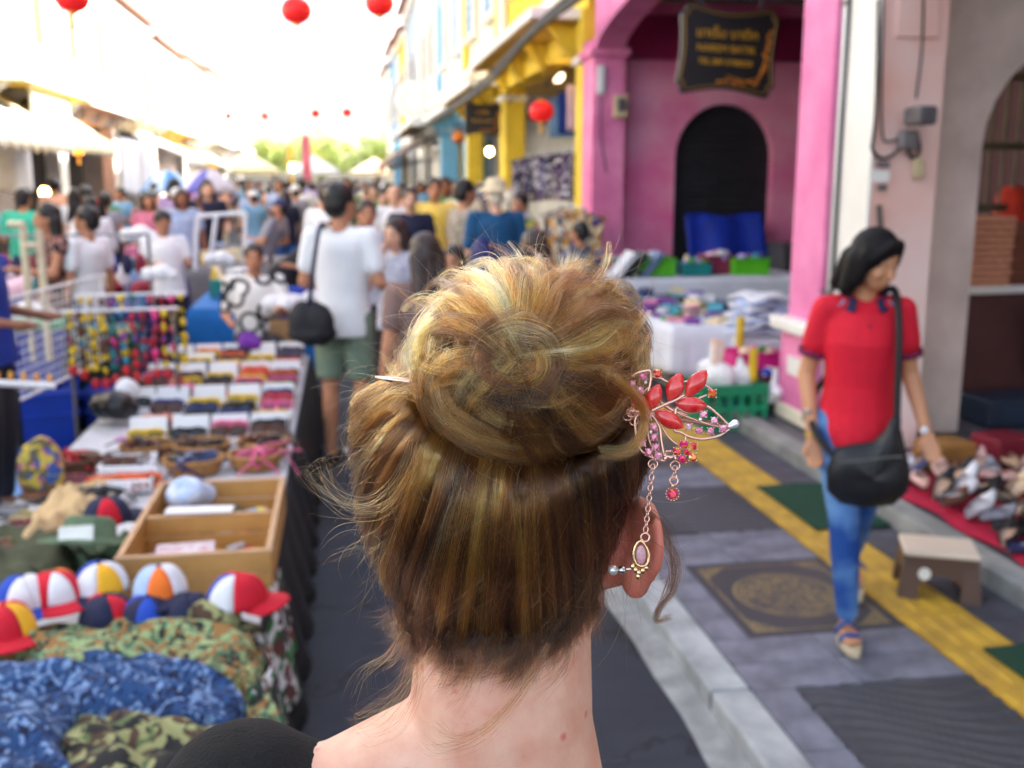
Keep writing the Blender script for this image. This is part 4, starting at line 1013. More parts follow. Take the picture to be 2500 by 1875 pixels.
# ---- man in white with shoulder bag, back view
man = make_person((-.005, 6.35, 0), FC - .30, 'man in a white shirt and sage shorts seen from behind, black shoulder bag', M_TW, ('shorts', M_KH), 'tan', ('short', None), 1.735, ('bent', 'bent'), 'stand', yaw=-.55, sleeve=.62, voxel=.013, group=G1, build=1.0, hem=.80, face=True)
sb = thing('shoulder_bag', (-.20, 6.2, .95), 'black shoulder bag on the back of the man in white', 'bag', None)
mb = MB()
for i in range(4): mb.ell((-.245 + .035 * i, 6.12, .93 - .02 * (i % 2)), (.085, .055, .13))
mb.ell((-.19, 6.12, .86), (.15, .06, .06)); me = remesh(mb, 'pouch', .012, 3); me.materials.append(M('black canvas', (30, 30, 36), .6, .2, 8, .2, 30)); me.transform(Matrix.Translation(-Vector((-.20, 6.2, .95)))); link('pouch', me, None, sb)
MB().tube(catmull([(-.20, 6.10, 1.03), (-.17, 6.10, 1.25), (-.13, 6.22, 1.47), (-.10, 6.36, 1.47), (-.12, 6.5, 1.3)], 18), .014, 8).build('strap', M('navy strap', (30, 40, 70), .7), sb, smooth=True)
# ---- people around him
make_person((px(893, 8.2), 8.2, 0), .15, 'woman with tied dark hair facing the camera behind the man in white', M_TSTR, ('trousers', M_DK), 'tan', ('tied', M_HBR), 1.60, ('hang', 'bent'), group=G1, face=True)
make_person((px(965, 7.1), 7.1, 0), -.35, 'girl with dark fringe and striped top holding her hand to her face', M_TSTR, ('trousers', M_DK), 'fair', ('bob', M_HBR), 1.50, ('hang', 'face'), group=G1, pitch=.15, yaw=-.3, sleeve=.25, face=True)
make_person((px(1030, 5.0), 5.0, 0), FC + .2, 'woman with long brown hair and brown top seen from behind the blonde woman', M_TBR, ('skirt', M_DK), 'tan', ('long', M_HBR), 1.50, ('hang', 'fore'), group=G1, pitch=.25, lean=-.12, voxel=.014)
make_person((px(1110, 6.6), 6.6, 0), -.5, 'child with black hair peeking out past the brown haired woman', M_TBL, ('shorts', M_DK), 'tan', ('bob', None), 1.34, ('hang', 'hang'), group=G1, pitch=.1, face=True)
make_person((px(1308, 5.7), 5.7, 0), FC - .2, 'woman with dark brown bun bending behind the blonde woman', M_TBK, ('skirt', M_DK), 'tan', ('long', M_HBR), 1.50, ('fore', 'fore'), group=G1, lean=-.25, voxel=.014)
make_person((px(1000, 10.5), 10.5, 0), .0, 'man in a navy polo shirt and sunglasses walking towards the camera', M_TN, ('shorts', M_BG), 'fair', ('short', M_HBR), 1.68, ('bent', 'hang'), 'walk', group=G1, face=True)
make_person((px(960, 12.5), 12.5, 0), .1, 'bald man in a white shirt left of the navy polo', M_TW, ('trousers', M_DK), 'fair', ('none', None), 1.70, ('hang', 'bent'), 'walk', group=G1, face=True)
make_person((px(1060, 11.5), 11.5, 0), .05, 'tall man in a yellow t-shirt walking towards the camera', M_TY, ('shorts', M_DK), 'tan', ('short', None), 1.78, ('hang', 'bent'), 'walk', group=G1, build=1.05, face=True)
make_person((px(1132, 9.6), 9.6, 0), 1.9, 'man in a grey patterned shirt turned to his right, dark hair', M_TG, ('trousers', M_BG), 'tan', ('short', None), 1.76, ('bent', 'hang'), group=G1, build=1.08, sleeve=.7, face=True)
make_person((px(1210, 9.2), 9.2, 0), FC + .1, 'man in a blue shirt and straw hat seen from behind', M_TB, ('trousers', M_DK), 'fair', ('hat', M('straw', (232, 216, 180), .8, .15, 30)), 1.74, ('hang', 'hang'), group=G1, build=1.15, sleeve=.8)
bp = thing('backpack', (px(1178, 8.95), 8.95, 1.05), 'navy blue rucksack carried by the man in the straw hat', 'bag')
c = wloc(bp); mb = MB(); mb.ell(c + Vector((0, 0, 0)), (.12, .10, .22)); mb.ell(c + Vector((.0, -.05, -.08)), (.10, .07, .12)); me = remesh(mb, 'pack', .02, 3); me.transform(Matrix.Translation(-c)); me.materials.append(M('navy nylon', (24, 36, 110), .5, .15, 8)); link('pack', me, None, bp)
MB().box(c + Vector((.02, -.10, -.1)), (.06, .02, .03)).build('badge', M('red badge', (200, 40, 60), .5), bp)
make_person((px(1270, 10.2), 10.2, 0), -.6, 'bare shouldered woman with dark hair by the clothes rack', Mblotch('green print top', [(40, 140, 90), (220, 190, 60), (30, 60, 40)], 20), ('skirt', M_DK), 'tan', ('tied', None), 1.62, ('hang', 'bent'), group=G1, sleeve=0., face=True)
make_person((px(1245, 11.5), 11.5, 0), FC, 'white haired person seen behind the man in the straw hat', M_TSTR, ('trousers', M_BG), 'fair', ('bob', M_HW), 1.66, group=G1)
make_person((px(1395, 9.0), 9.0, 0), FC + .8, 'person with dark hair and flowered navy shirt crouching by the rack of clothes', Mblotch('navy floral', [(30, 40, 90), (200, 180, 60), (80, 120, 190)], 24), ('trousers', M_DK), 'tan', ('short', None), 1.40, ('fore', 'fore'), group=G1, lean=-.2)
make_person((px(795, 11.0), 11.0, 0), FC - .4, 'man in a white shirt and black shorts left of the man with the shoulder bag', M_TW, ('shorts', M_TBK), 'tan', ('short', M_HBR), 1.72, ('hang', 'bent'), group=G1, sleeve=.6)
# ---- left side
make_person((px(186, 8.4), 8.4, 0), FC + 1.0, 'person with black hair in a white shirt and jeans, leaning to the left stall', M_TW, ('jeans', M_JN), 'tan', ('short', None), 1.56, ('hang', 'hang'), group=G1, lean=-.15, yaw=.5, sleeve=.6)
make_person((px(112, 8.3), 8.3, 0), -.9, 'woman in a black floral dress facing the person in white', M_TFL, ('dress', M_TFL), 'tan', ('long', None), 1.58, ('fore', 'hang'), group=G1, sleeve=.2, face=True, yaw=-.3)
make_person((px(-72, 5.6), 5.6, 0), 1.5, 'man in a royal blue shirt cut off by the left edge', M_TBL, ('trousers', M_DK), 'brown', ('short', None), 1.66, ('bent', 'bent'), group=G1, sleeve=.8, lean=-.05)
make_person((px(52, 12.5), 12.5, 0), FC - .3, 'man in a bright green t-shirt seen from behind at the left', M_TGR, ('shorts', M_BG), 'tan', ('short', None), 1.66, ('bent', 'hang'), group=G1, build=1.25, sleeve=.7)
make_person((px(252, 15.0), 15.0, 0), FC, 'person in a grey waistcoat and black trousers walking away', M_TGY, ('trousers', M_TBK), 'tan', ('short', None), 1.58, group=G1, sleeve=.3)
make_person((px(215, 12.0), 12.0, 0), FC + .6, 'person in a loose white blouse behind the leaning person in white', M_TW, ('trousers', M('pale denim', (150, 180, 215), .8)), 'tan', ('short', None), 1.58, ('bent', 'hang'), group=G1, sleeve=1.0)
make_person((px(395, 9.5), 9.5, 0), .4, 'person in a white top with black hair at the middle stall', M_TW, ('trousers', M_DK), 'tan', ('short', None), 1.50, ('fore', 'fore'), group=G1, lean=-.2, pitch=.4)
make_person((px(430, 13.5), 13.5, 0), .3, 'person in a pale top carrying a white bundle in the middle of the street', M_TSTR, ('trousers', M_DK), 'tan', ('cap', M('white cap', (232, 232, 236), .7)), 1.66, ('up', 'bent'), group=G1)
make_person((px(632, 13.0), 13.0, 0), FC + 1.2, 'person in a grey shirt and navy cap stooping over a stall', M_TGY, ('trousers', M_DK), 'tan', ('cap', M('navy cap', (34, 44, 92), .7)), 1.60, ('fore', 'bent'), group=G1, lean=-.5)
make_person((px(690, 10.3), 10.3, 0), FC + 1.7, 'person in black with long black hair bending low over a stall', M_TBK, ('trousers', M_TBK), 'tan', ('bob', None), 1.60, ('fore', 'fore'), group=G1, lean=-.95, sleeve=1.6)
make_person((px(355, 16.0), 16.0, 0), .3, 'woman with long dark hair in a brown dress in the left crowd', M_TBR, ('dress', M('rust skirt', (160, 84, 40), .8)), 'tan', ('long', None), 1.60, group=G1)
# ---- seated vendor with lettered shirt
def vend_mat():
    m, nt, b = newmat('white shirt with black letter print')
    t = nt.nodes.new('ShaderNodeTexCoord'); v = nt.nodes.new('ShaderNodeTexVoronoi'); v.feature = 'F1'; v.inputs['Scale'].default_value = 5.6; v.inputs['Randomness'].default_value = .75
    nt.links.new(t.outputs['Object'], v.inputs['Vector'])
    r = nt.nodes.new('ShaderNodeValToRGB'); r.color_ramp.interpolation = 'CONSTANT'
    e = r.color_ramp.elements; e[0].position = 0; e[0].color = (.82, .8, .78, 1); e[1].position = .36; e[1].color = (.012, .012, .014, 1); q = e.new(.53); q.color = (.82, .8, .78, 1)
    nt.links.new(v.outputs['Distance'], r.inputs[0]); nt.links.new(r.outputs[0], b.inputs['Base Color']); b.inputs['Roughness'].default_value = .85
    return m
VY = 8.55
make_person((px(610, VY), VY, .02), .12, 'seated stall keeper with curly dark hair in a white shirt with black lettering', vend_mat(), ('trousers', M_DK), 'tan', ('short', M_HBR), 1.66, ('fore', 'bent'), 'sit', group=None, sleeve=.8, voxel=.013, face=True, hem=.2, build=1.1)
tag(MB().lathe([(.16, 0), (.15, .02), (.12, .30), (.15, .42), (.16, .44), (0, .44)], (px(610, VY), VY + .03, .0), 16).build('plastic_stool', M('red plastic', (190, 40, 40), .5), smooth=True), 'low plastic stool under the seated stall keeper', 'stool')
# ---- seated man at the left edge
make_person((-1.93, 4.15, .02), 1.2, 'seated man in a grey t-shirt and camouflage trousers cut off by the left edge', M_TGY, ('trousers', M_CAMO), 'brown', ('short', None), 1.70, ('bent', 'hang'), 'sit', group=None, sleeve=.8, voxel=.014, lean=-.15, hem=.3)
tag(MB().lathe([(.17, 0), (.15, .02), (.13, .30), (.16, .42), (.17, .44), (0, .44)], (-1.95, 4.15, 0), 16).build('plastic_stool', MATS['red plastic'], smooth=True), 'low plastic stool under the man in grey at the left edge', 'stool')

# ------------------------------------------------------------------ the crowd farther down the street
protos = []
for k, (hair, bt, lg, ar) in enumerate(((('short', None), 'trousers', 'walk', ('hang', 'bent')), (('long', None), 'skirt', 'stand', ('bent', 'hang')), (('bob', M_HBR), 'trousers', 'walk', ('hang', 'hang')), (('cap', M('white cap', (232, 232, 236), .7)), 'shorts', 'stand', ('bent', 'bent')), (('tied', None), 'jeans', 'walk', ('fold', 'hang')))):
    protos.append(make_person((0, 0, -50), 0, 'proto', M_TW, (bt, M_DK), 'tan', hair, 1.65, ar, lg, voxel=.022, group='crowd'))
CW = [('white', M_TW), ('pale grey', M_TGY), ('black', M_TBK), ('yellow', M_TY), ('red', M('red shirt', (200, 44, 48), .85)), ('sky blue', M('sky shirt', (130, 180, 220), .85)), ('lilac', M('lilac shirt', (186, 160, 215), .85)), ('peach', M('peach shirt', (236, 180, 150), .85)), ('navy', M_TN), ('green', M('leaf shirt', (80, 140, 80), .85)), ('pink', M('rose shirt', (226, 130, 160), .85)), ('cream', M('cream shirt', (236, 226, 200), .85)), ('navy flowered', Mblotch('navy flowers', [(36, 44, 96), (220, 210, 200), (190, 70, 90)], 22)), ('red checked', Mblotch('red check', [(190, 60, 60), (236, 220, 210)], 30)), ('blue striped', M('blue stripe', (210, 220, 240), .85, .1, 40, c2=(80, 120, 190))), ('leafy green', Mblotch('leafy print', [(60, 110, 70), (220, 220, 180), (30, 60, 50)], 20))]
q = random.Random(21); used = []; cnt = {}
HS = {0: 'short haired', 1: 'long haired', 2: 'bob haired', 3: 'white capped', 4: 'tied haired'}
while len(used) < 118:
    y = 13.0 + 47 * q.random() ** 1.25
    x = q.uniform(-4.8, 2.3)
    if y < 17 and -1.2 < x < 1.6 and q.random() < .5: continue
    if any((x - a) ** 2 + ((y - b_) * .6) ** 2 < .32 for a, b_ in used): continue
    used.append((x, y)); k = q.randrange(5)
    cn, cm = CW[q.randrange(len(CW))]
    away = q.random() < .5
    r = copy_tree(protos[k]); r.location = (x, y, 0); s = q.uniform(.93, 1.06); r.scale = (s, s, s); r.rotation_euler = (0, 0, q.uniform(-.6, .6) + (FC if away else 0))
    side = 'left' if x < -1.6 else ('right' if x > .9 else 'middle')
    dist = 'near part' if y < 22 else ('middle part' if y < 36 else 'far part')
    tag(r, '%s person in a %s top in the %s of the crowd, %s' % (HS[k], cn, dist, side), 'person', 'crowd farther down the street')
    for ch in r.children:
        if ch.name.startswith('shirt'):
            ch.material_slots[0].link = 'OBJECT'; ch.material_slots[0].material = cm
        elif ch.name.startswith(('trousers', 'jeans', 'shorts', 'skirt')):
            ch.material_slots[0].link = 'OBJECT'; lg_ = q.choice([M_DK, M_JN, M_BG, M_DK, M_TN]); ch.material_slots[0].material = lg_
            r['label'] = r['label'].replace(' top in', ' top and %s %s in' % ({M_DK: 'dark', M_JN: 'blue', M_BG: 'beige', M_TN: 'navy'}[lg_], ch.name.split('.')[0])).replace(' of the crowd', '')
        elif ch.name.startswith('body'):
            ch.material_slots[0].link = 'OBJECT'; ch.material_slots[0].material = M_SK[q.choice(['tan', 'tan', 'brown', 'fair'])]
for p in protos:
    for ch in list(p.children):
        for g in list(ch.children): bpy.data.objects.remove(g)
        bpy.data.objects.remove(ch)
    bpy.data.objects.remove(p)
# ================================================================== the low stall on the left
TZ = .40; TX0, TX1, TY0, TY1 = -1.42, -.29, 1.7, 8.1
M_BCL = M('black drape', (18, 18, 24), .9, .25, 6, .3, 12)
stl = thing('market_table', ((TX0 + TX1) / 2, 5, 0), 'long low stall table draped in black, covered with sunglasses and caps', 'table')
MB().box(((TX0 + TX1) / 2, (TY0 + TY1) / 2, TZ - .02), (TX1 - TX0, TY1 - TY0, .035)).build('table_top', M('table cloth white', (206, 208, 214), .9, .1, 5), stl)
for x in (TX0 + .08, TX1 - .08):
    for yy in (TY0 + .1, 4, 6, TY1 - .1): MB().tube([(x, yy, 0), (x, yy, TZ - .04)], .018, 6).build('leg', MATS['steel leg'], stl)
MB().sheet(lambda u, v: (TX1 + .012 + .05 * (1 - v) * abs(math.sin(u * 60)) + .07 * (1 - v), TY0 + u * (TY1 - TY0), .015 + v * (TZ - .02)), 120, 6).build('skirt', M_BCL, stl, smooth=True, solid=.004)
MB().sheet(lambda u, v: (TX0 + u * (TX1 - TX0), TY1 + .012 + .02 * (1 - v) * abs(math.sin(u * 40)), .015 + v * (TZ - .02)), 60, 6).build('skirt', M_BCL, stl, smooth=True, solid=.004)
MB().sheet(lambda u, v: (TX0 - .012 - .02 * (1 - v) * abs(math.sin(u * 60)), TY0 + u * (TY1 - TY0), .015 + v * (TZ - .02)), 120, 6).build('skirt', M_BCL, stl, smooth=True, solid=.004)
# sunglasses in open white boxes
M_CARD = M('white card', (236, 238, 244), .7, .04, 6); M_LIMEC = M('lime card', (190, 214, 40), .6)
tray = MB()
for (c, d) in (((0, 0, .004), (.186, .15, .008)), ((0, -.073, .022), (.186, .005, .044)), ((0, .073, .022), (.186, .005, .044)), ((-.0905, 0, .022), (.005, .142, .044)), ((.0905, 0, .022), (.005, .142, .044))): tray.box(c, d)
tray_me = {}
for nm, m in (('white', M_CARD), ('lime', M_LIMEC), ('tan', M('tan card', (190, 152, 84), .7)), ('dark', M('dark card', (60, 54, 66), .7))):
    tray_me[nm] = tray.mesh('tray'); tray_me[nm].materials.append(m)
lid_me = MB().box((0, 0, 0), (.186, .004, .12)).mesh('lid'); lid_me.materials.append(M_CARD)
lens_me = MB().ell((0, 0, 0), (.030, .007, .024), 12, 8).mesh('lens'); fr = MB()
fr.tube(circ((-.034, 0, 0), .031, (1, 0, 0), (0, 0, .82), 18), .004, 6, closed=True).tube(circ((.034, 0, 0), .031, (1, 0, 0), (0, 0, .82), 18), .004, 6, closed=True)
fr.tube([(-.008, 0, .008), (0, 0, .012), (.008, 0, .008)], .004, 6)
for s in (-1, 1): fr.tube([(s * .066, 0, .01), (s * .068, .06, .012), (s * .06, .13, -.012)], .0035, 6)
fr.tube([(-.068, 0, .016), (0, -.002, .02), (.068, 0, .016)], .006, 6)
fr_me = fr.mesh('frame')
GC = {'black': (24, 24, 30), 'tortoise brown': (92, 50, 34), 'yellow': (236, 196, 30), 'red': (206, 40, 50), 'navy blue': (34, 48, 110), 'orange': (230, 96, 30), 'pink': (226, 90, 140)}
gmesh = {}
for k, c in GC.items():
    a = lens_me.copy(); a.materials.append(M('lens ' + k, np.array(c) * .6 + 10, .08, .1)); b_ = fr_me.copy(); b_.materials.append(M('frame ' + k, c, .25, .1)); gmesh[k] = (a, b_)
def shades(loc, k, rz, tilt, label, group):
    t = thing('sunglasses', loc, label, 'sunglasses', group); t.rotation_euler = (tilt, 0, rz); t.scale = (1.32, 1.32, 1.32)
    for s in (-1, 1):
        o = link('lens', gmesh[k][0], None, t); o.location = (s * .034, 0, 0)
    link('frame', gmesh[k][1], None, t)
q = random.Random(3)
for r in range(13):
    y = 5.38 + r * .205
    for c in range(5):
        x = -.41 - c * .205 + q.uniform(-.006, .006)
        if c == 4 and r < 4: continue
        nm = 'white' if q.random() < .66 else q.choice(['lime', 'tan', 'tan', 'dark'])
        rn = ['front', 'second', 'third', 'fourth', 'fifth', 'sixth', 'seventh', 'eighth', 'ninth', 'tenth', 'eleventh', 'twelfth', 'back'][r]
        side = ['street edge', 'second from street edge', 'middle', 'second from the left', 'left edge'][c]
        t = thing('display_box', (x, y, TZ + .003), '%s card box in the %s row of sunglasses, %s' % (nm, rn, side), 'box', 'open card boxes of sunglasses'); t.rotation_euler = (0, 0, q.uniform(-.04, .04))
        link('tray', tray_me[nm], None, t)
        if r % 4 == 0 or q.random() < .12:
            o = link('lid', lid_me, None, t); o.location = (0, .082, .075); o.rotation_euler = (-.35, 0, 0)
        if q.random() < .85:
            k = q.choices(list(GC), [10, 6, 2, 2, 3, 1, 1])[0]
            if q.random() < .55: shades((x, y + .05, TZ + .075), q.choice(list(GC)), q.uniform(-.2, .2), -.5, 'pair leaning at the back of the box in the %s row, %s' % (rn, side), 'sunglasses in card boxes')
            shades((x, y - .03, TZ + .064), k, q.uniform(-.2, .2), -.35, '%s sunglasses in the %s row, %s' % (k, rn, side), 'sunglasses in card boxes')
# wicker baskets and trays of sunglasses
M_WICK = M('wicker', (170, 122, 70), .8, .25, 40, .6, 90)
def basket(x, y, rx, ry, label, fill, m=M_WICK, h=.07):
    t = thing('wicker_basket', (x, y, TZ + .002), label, 'basket', 'shallow baskets of sunglasses')
    b = MB().lathe([(.75, 0), (.86, .02), (1.0, h), (.93, h), (.80, .022), (0, .018)], (0, 0, 0), 22, rx, ry).mesh('bowl'); b.materials.append(m); link('bowl', b, None, t)
    rm = MB().tube([(rx * .97 * math.cos(a), ry * .97 * math.sin(a), h) for a in np.linspace(0, 2 * math.pi, 25)[:-1]], .011, 6, closed=True); link('rim', rm.mesh('rim'), m, t)
    for i in range(fill[1]):
        k = q.choice(fill[0]); shades((x + q.uniform(-.5, .5) * rx, y + q.uniform(-.5, .5) * ry, TZ + .05 + .02 * q.random()), k, q.uniform(0, 6.28), q.uniform(-.8, .3), '%s sunglasses in the %s' % (k, label), 'loose %s sunglasses in baskets' % k)
basket(-.42, 5.12, .13, .11, 'wicker basket nearest the street behind the wooden box', (['black', 'tortoise brown'], 5))
basket(-.44, 4.86, .13, .11, 'wicker basket with pink and green bits at the street edge', (['pink', 'navy blue'], 4))
basket(-.72, 5.10, .14, .12, 'middle wicker basket heaped with dark glasses', (['black', 'tortoise brown'], 6))
basket(-.72, 4.82, .14, .12, 'wicker basket of purple glasses beside the wooden box', (['navy blue', 'black'], 6))
basket(-.98, 5.12, .13, .11, 'wicker basket of brown glasses left of the middle one', (['tortoise brown', 'black'], 5))
basket(-1.28, 4.92, .12, .12, 'brown basket with red glasses at the left table edge', (['red', 'tortoise brown'], 5), M('dark wicker', (96, 62, 44), .8, .2, 40))
def wire_tray(x, y, w, d, label, k):
    t = thing('mesh_tray', (x, y, TZ + .004), label, 'tray', 'white mesh trays on the stall')
    b = MB(); h = .06
    for i in range(9): b.box((-w / 2 + i * w / 8, 0, .005), (.006, d, .006))
    for i in range(7): b.box((0, -d / 2 + i * d / 6, .005), (w, .006, .006))
    for z in (.005, .03, h):
        for s in (-1, 1): b.box((0, s * d / 2, z), (w, .006, .008)); b.box((s * w / 2, 0, z), (.006, d, .008))
    for i in range(9):
        for s in (-1, 1): b.box((-w / 2 + i * w / 8, s * d / 2, h / 2), (.006, .005, h)); b.box((s * w / 2, -d / 2 + i * d / 8, h / 2), (.005, .006, h))
    link('wires', b.mesh('wires'), M_CARD, t); tb = MB().box((0, 0, h), (w + .02, d + .02, .012)); 
    rm = MB().tube([(-w / 2, -d / 2, h), (w / 2, -d / 2, h), (w / 2, d / 2, h), (-w / 2, d / 2, h)], .009, 6, closed=True); link('rim', rm.mesh('rim'), M_CARD, t)
    for i in range(3): shades((x + q.uniform(-.3, .3) * w, y + q.uniform(-.3, .3) * d, TZ + .05), k, q.uniform(-.5, .5), -.6, '%s sunglasses in the %s' % (k, label), 'loose %s sunglasses in trays' % k)
wire_tray(-1.02, 4.86, .22, .22, 'white mesh tray holding brown glasses', 'tortoise brown'); wire_tray(-.98, 4.60, .24, .20, 'white mesh tray beside the wooden box corner', 'orange')
wire_tray(-1.06, 4.35, .26, .18, 'pale mesh tray at the left corner of the wooden box', 'black')
# partitioned wooden box
M_WOOD = M('pine wood', (206, 160, 92), .6, .14, 4, .15, 30, c2=(180, 130, 68)); M_WOODE = M('sawn pine edge', (196, 156, 116), .7, .1, 9)
ZB = TZ + .15
bl, br, fr_, flp = gz(405, 1165, ZB), gz(693, 1185, ZB), gz(656, 1362, ZB), gz(288, 1345, ZB)
bx0, bx1 = (bl[0] + flp[0]) / 2, (br[0] + fr_[0]) / 2; by0, by1 = (fr_[1] + flp[1]) / 2, (bl[1] + br[1]) / 2
wb_ = thing('wooden_box', ((bx0 + bx1) / 2, (by0 + by1) / 2, TZ), 'open partitioned pine box holding small gadgets on the stall', 'box')
def plank(c, d, nm='plank', m=M_WOOD): MB().box(c, d).build(nm, m, wb_, bev=.003)
W_, D_ = bx1 - bx0, by1 - by0; cx, cy = (bx0 + bx1) / 2, (by0 + by1) / 2
for i in range(2):
    zz = TZ + .04 + i * .072
    plank((cx, by0, zz), (W_, .016, .068)); plank((cx, by1, zz), (W_, .016, .068)); plank((bx0 + .008, cy, zz), (.016, D_ - .018, .068)); plank((bx1 - .008, cy, zz), (.016, D_ - .018, .068)); plank((cx, cy, zz), (W_ - .034, .014, .066), 'partition')
for i in range(5): plank((bx0 + .02 + (i + .5) * (W_ - .04) / 5, cy, TZ + .012), ((W_ - .04) / 5 - .004, D_ - .02, .012))
for (c, d) in (((cx, by0, ZB), (W_ + .012, .022, .010)), ((cx, by1, ZB), (W_ + .012, .022, .010)), ((bx0 + .008, cy, ZB), (.022, D_ - .024, .010)), ((bx1 - .008, cy, ZB), (.022, D_ - .024, .010)), ((cx, cy, ZB - .004), (W_ - .046, .020, .010))): plank(c, d, 'rail', M_WOODE)
def item(name, label, cat, fn, m, **k): o = fn(MB()).build(name, m, **k); return tag(o, label, cat)
def lump(name, label, cat, c, r, m, seed, vox=.012, n=5, sm=3):
    qq = random.Random(seed); mb = MB(); c = np.array(c, float); r = np.array(r, float)
    for i in range(n): mb.ell(c + r * [qq.uniform(-.5, .5), qq.uniform(-.5, .5), qq.uniform(-.2, .2)], r * qq.uniform(.55, .8), 12, 8, Euler((qq.uniform(-.4, .4), qq.uniform(-.4, .4), qq.uniform(0, 3))))
    me = remesh(mb, name, vox, sm); me.materials.append(m); return tag(link(name, me, None), label, cat)
lump('plastic_pouch', 'clear blue plastic pouch at the back of the wooden box', 'pouch', (bx0 + .13, by1 - .12, TZ + .13), (.11, .07, .08), M('blue film', (150, 176, 226), .25, .15, 18, c2=(220, 228, 240)), 4)
lump('metal_tin', 'dark coiled belt in the wooden box', 'belt', (cx + .06, by1 - .17, TZ + .06), (.06, .06, .035), M('olive webbing', (74, 70, 48), .8), 5)
lump('toy_bundle', 'blue and orange toy at the right back of the wooden box', 'toy', (bx1 - .09, by1 - .2, TZ + .07), (.05, .05, .04), Mblotch('toy colours', [(30, 160, 210), (240, 120, 30), (230, 200, 40)], 16), 6)
item('clear_case', 'clear plastic case of red trinkets in the wooden box', 'case', lambda b: b.box((cx - .06, by0 + .20, TZ + .06), (.20, .14, .08), rz=.1), M('clear lid', (200, 196, 200), .15, .2, 25, c2=(160, 40, 70)), bev=.004)
item('card_stack', 'stack of yellow and white cards in the wooden box', 'cards', lambda b: b.box((cx + .09, by0 + .12, TZ + .045), (.11, .08, .05)), M('yellow card', (226, 190, 30), .6), bev=.003)
item('white_packet', 'white packets in the right front corner of the wooden box', 'packet', lambda b: b.box((bx1 - .09, by0 + .12, TZ + .04), (.09, .07, .04), rz=.1), M_CARD, bev=.003)
item('paper_strip', 'white paper strip lying across the wooden box partition', 'paper', lambda b: b.box((cx - .04, cy + .03, ZB + .008), (.24, .07, .006), rz=-.06), M_CARD)

# ------------------------------------------------------------------ caps
def cap(px_, py_, z, rz, cols, label, brim=None, tilt=0., s=1.0):
    c = gz(px_, py_, z); t = thing('baseball_cap', (0, 0, 0), label, 'cap', 'baseball caps on the stall')
    n = 6
    for k in range(n):
        a0, a1 = 2 * math.pi * k / n, 2 * math.pi * (k + 1) / n
        def f(u, v):
            a = a0 + (a1 - a0) * u; ph = (math.pi / 2) * v; bul = 1 + .02 * math.sin(math.pi * u)
            return (.088 * math.cos(a) * math.cos(ph) ** .75 * bul if ph < 1.57 else 0, .100 * math.sin(a) * math.cos(ph) ** .75 * bul, .098 * math.sin(ph) ** 1.1 + .004 * math.sin(3 * a) * math.sin(2 * ph))
        nm = cols[k % len(cols)]
        me = MB().sheet(f, 5, 8).mesh('panel'); me.polygons.foreach_set('use_smooth', [True] * len(me.polygons)); o = link('panel', me, M('cap ' + str(nm), nm, .85, .06, 20), t); o.modifiers.new('s', 'SOLIDIFY').thickness = .003
    bc = brim or cols[0]
    me = MB().sheet(lambda u, v: (.082 * math.sin((u - .5) * 2.6) * (1 + .10 * v), -(.094 * math.cos((u - .5) * 2.4) + v * .075 * math.cos((u - .5) * 2.2) ** .5), .012 - .018 * (2 * u - 1) ** 2 - .012 * v), 14, 5).mesh('brim'); me.polygons.foreach_set('use_smooth', [True] * len(me.polygons))
    o = link('brim', me, M('cap ' + str(bc), bc, .85, .06, 20), t); o.modifiers.new('s', 'SOLIDIFY').thickness = .005
    link('button', MB().ell((0, 0, .099), (.009, .009, .005), 8, 5).mesh('button'), M('cap ' + str(bc), bc), t)
    t.location = c; t.rotation_euler = (tilt, 0, rz); t.scale = (s * .93, s * .90, s * .90); return t
RD, WH, BL, NV, OR, YE, LB, GN = (204, 16, 44), (226, 228, 236), (24, 70, 180), (26, 32, 66), (240, 120, 40), (240, 180, 40), (170, 196, 232), (40, 120, 60)
CZ = .50
cap(580, 1470, CZ, R_(88), [RD, BL, WH, RD, RD, RD], 'red cap with its brim to the right, beside the wooden box', RD, s=1.02)
cap(392, 1448, CZ, R_(10), [WH, LB, LB, LB, OR, WH], 'white, orange and pale blue cap in the middle of the row', NV)
cap(245, 1440, CZ, R_(-20), [WH, BL, BL, BL, WH, YE], 'white, yellow and blue panelled cap left of the orange one', NV)
cap(135, 1462, CZ, R_(30), [OR, GN, RD, RD, WH, RD], 'red, green and orange panelled cap', RD)
cap(58, 1475, CZ, R_(10), [WH, NV, BL, BL, WH, WH], 'white and blue cap at the left of the row', BL)
cap(15, 1545, CZ - .01, R_(20), [RD, RD, YE], 'red cap at the left edge of the photo', RD)
cap(262, 1520, CZ - .06, R_(0), [NV, NV, RD], 'navy cap with a red panel in the front row', NV)
cap(365, 1522, CZ - .06, R_(10), [BL, NV], 'blue cap in the middle of the front row', NV)
cap(460, 1518, CZ - .06, R_(-10), [NV, NV, NV], 'plain navy cap beside the camouflage cap', NV)
c = cap(520, 1530, CZ - .06, R_(60), [(60, 60, 44)], 'camouflage cap in front of the red cap', (50, 52, 40))
for ch in c.children:
    ch.data.materials[0] = M_CAMO
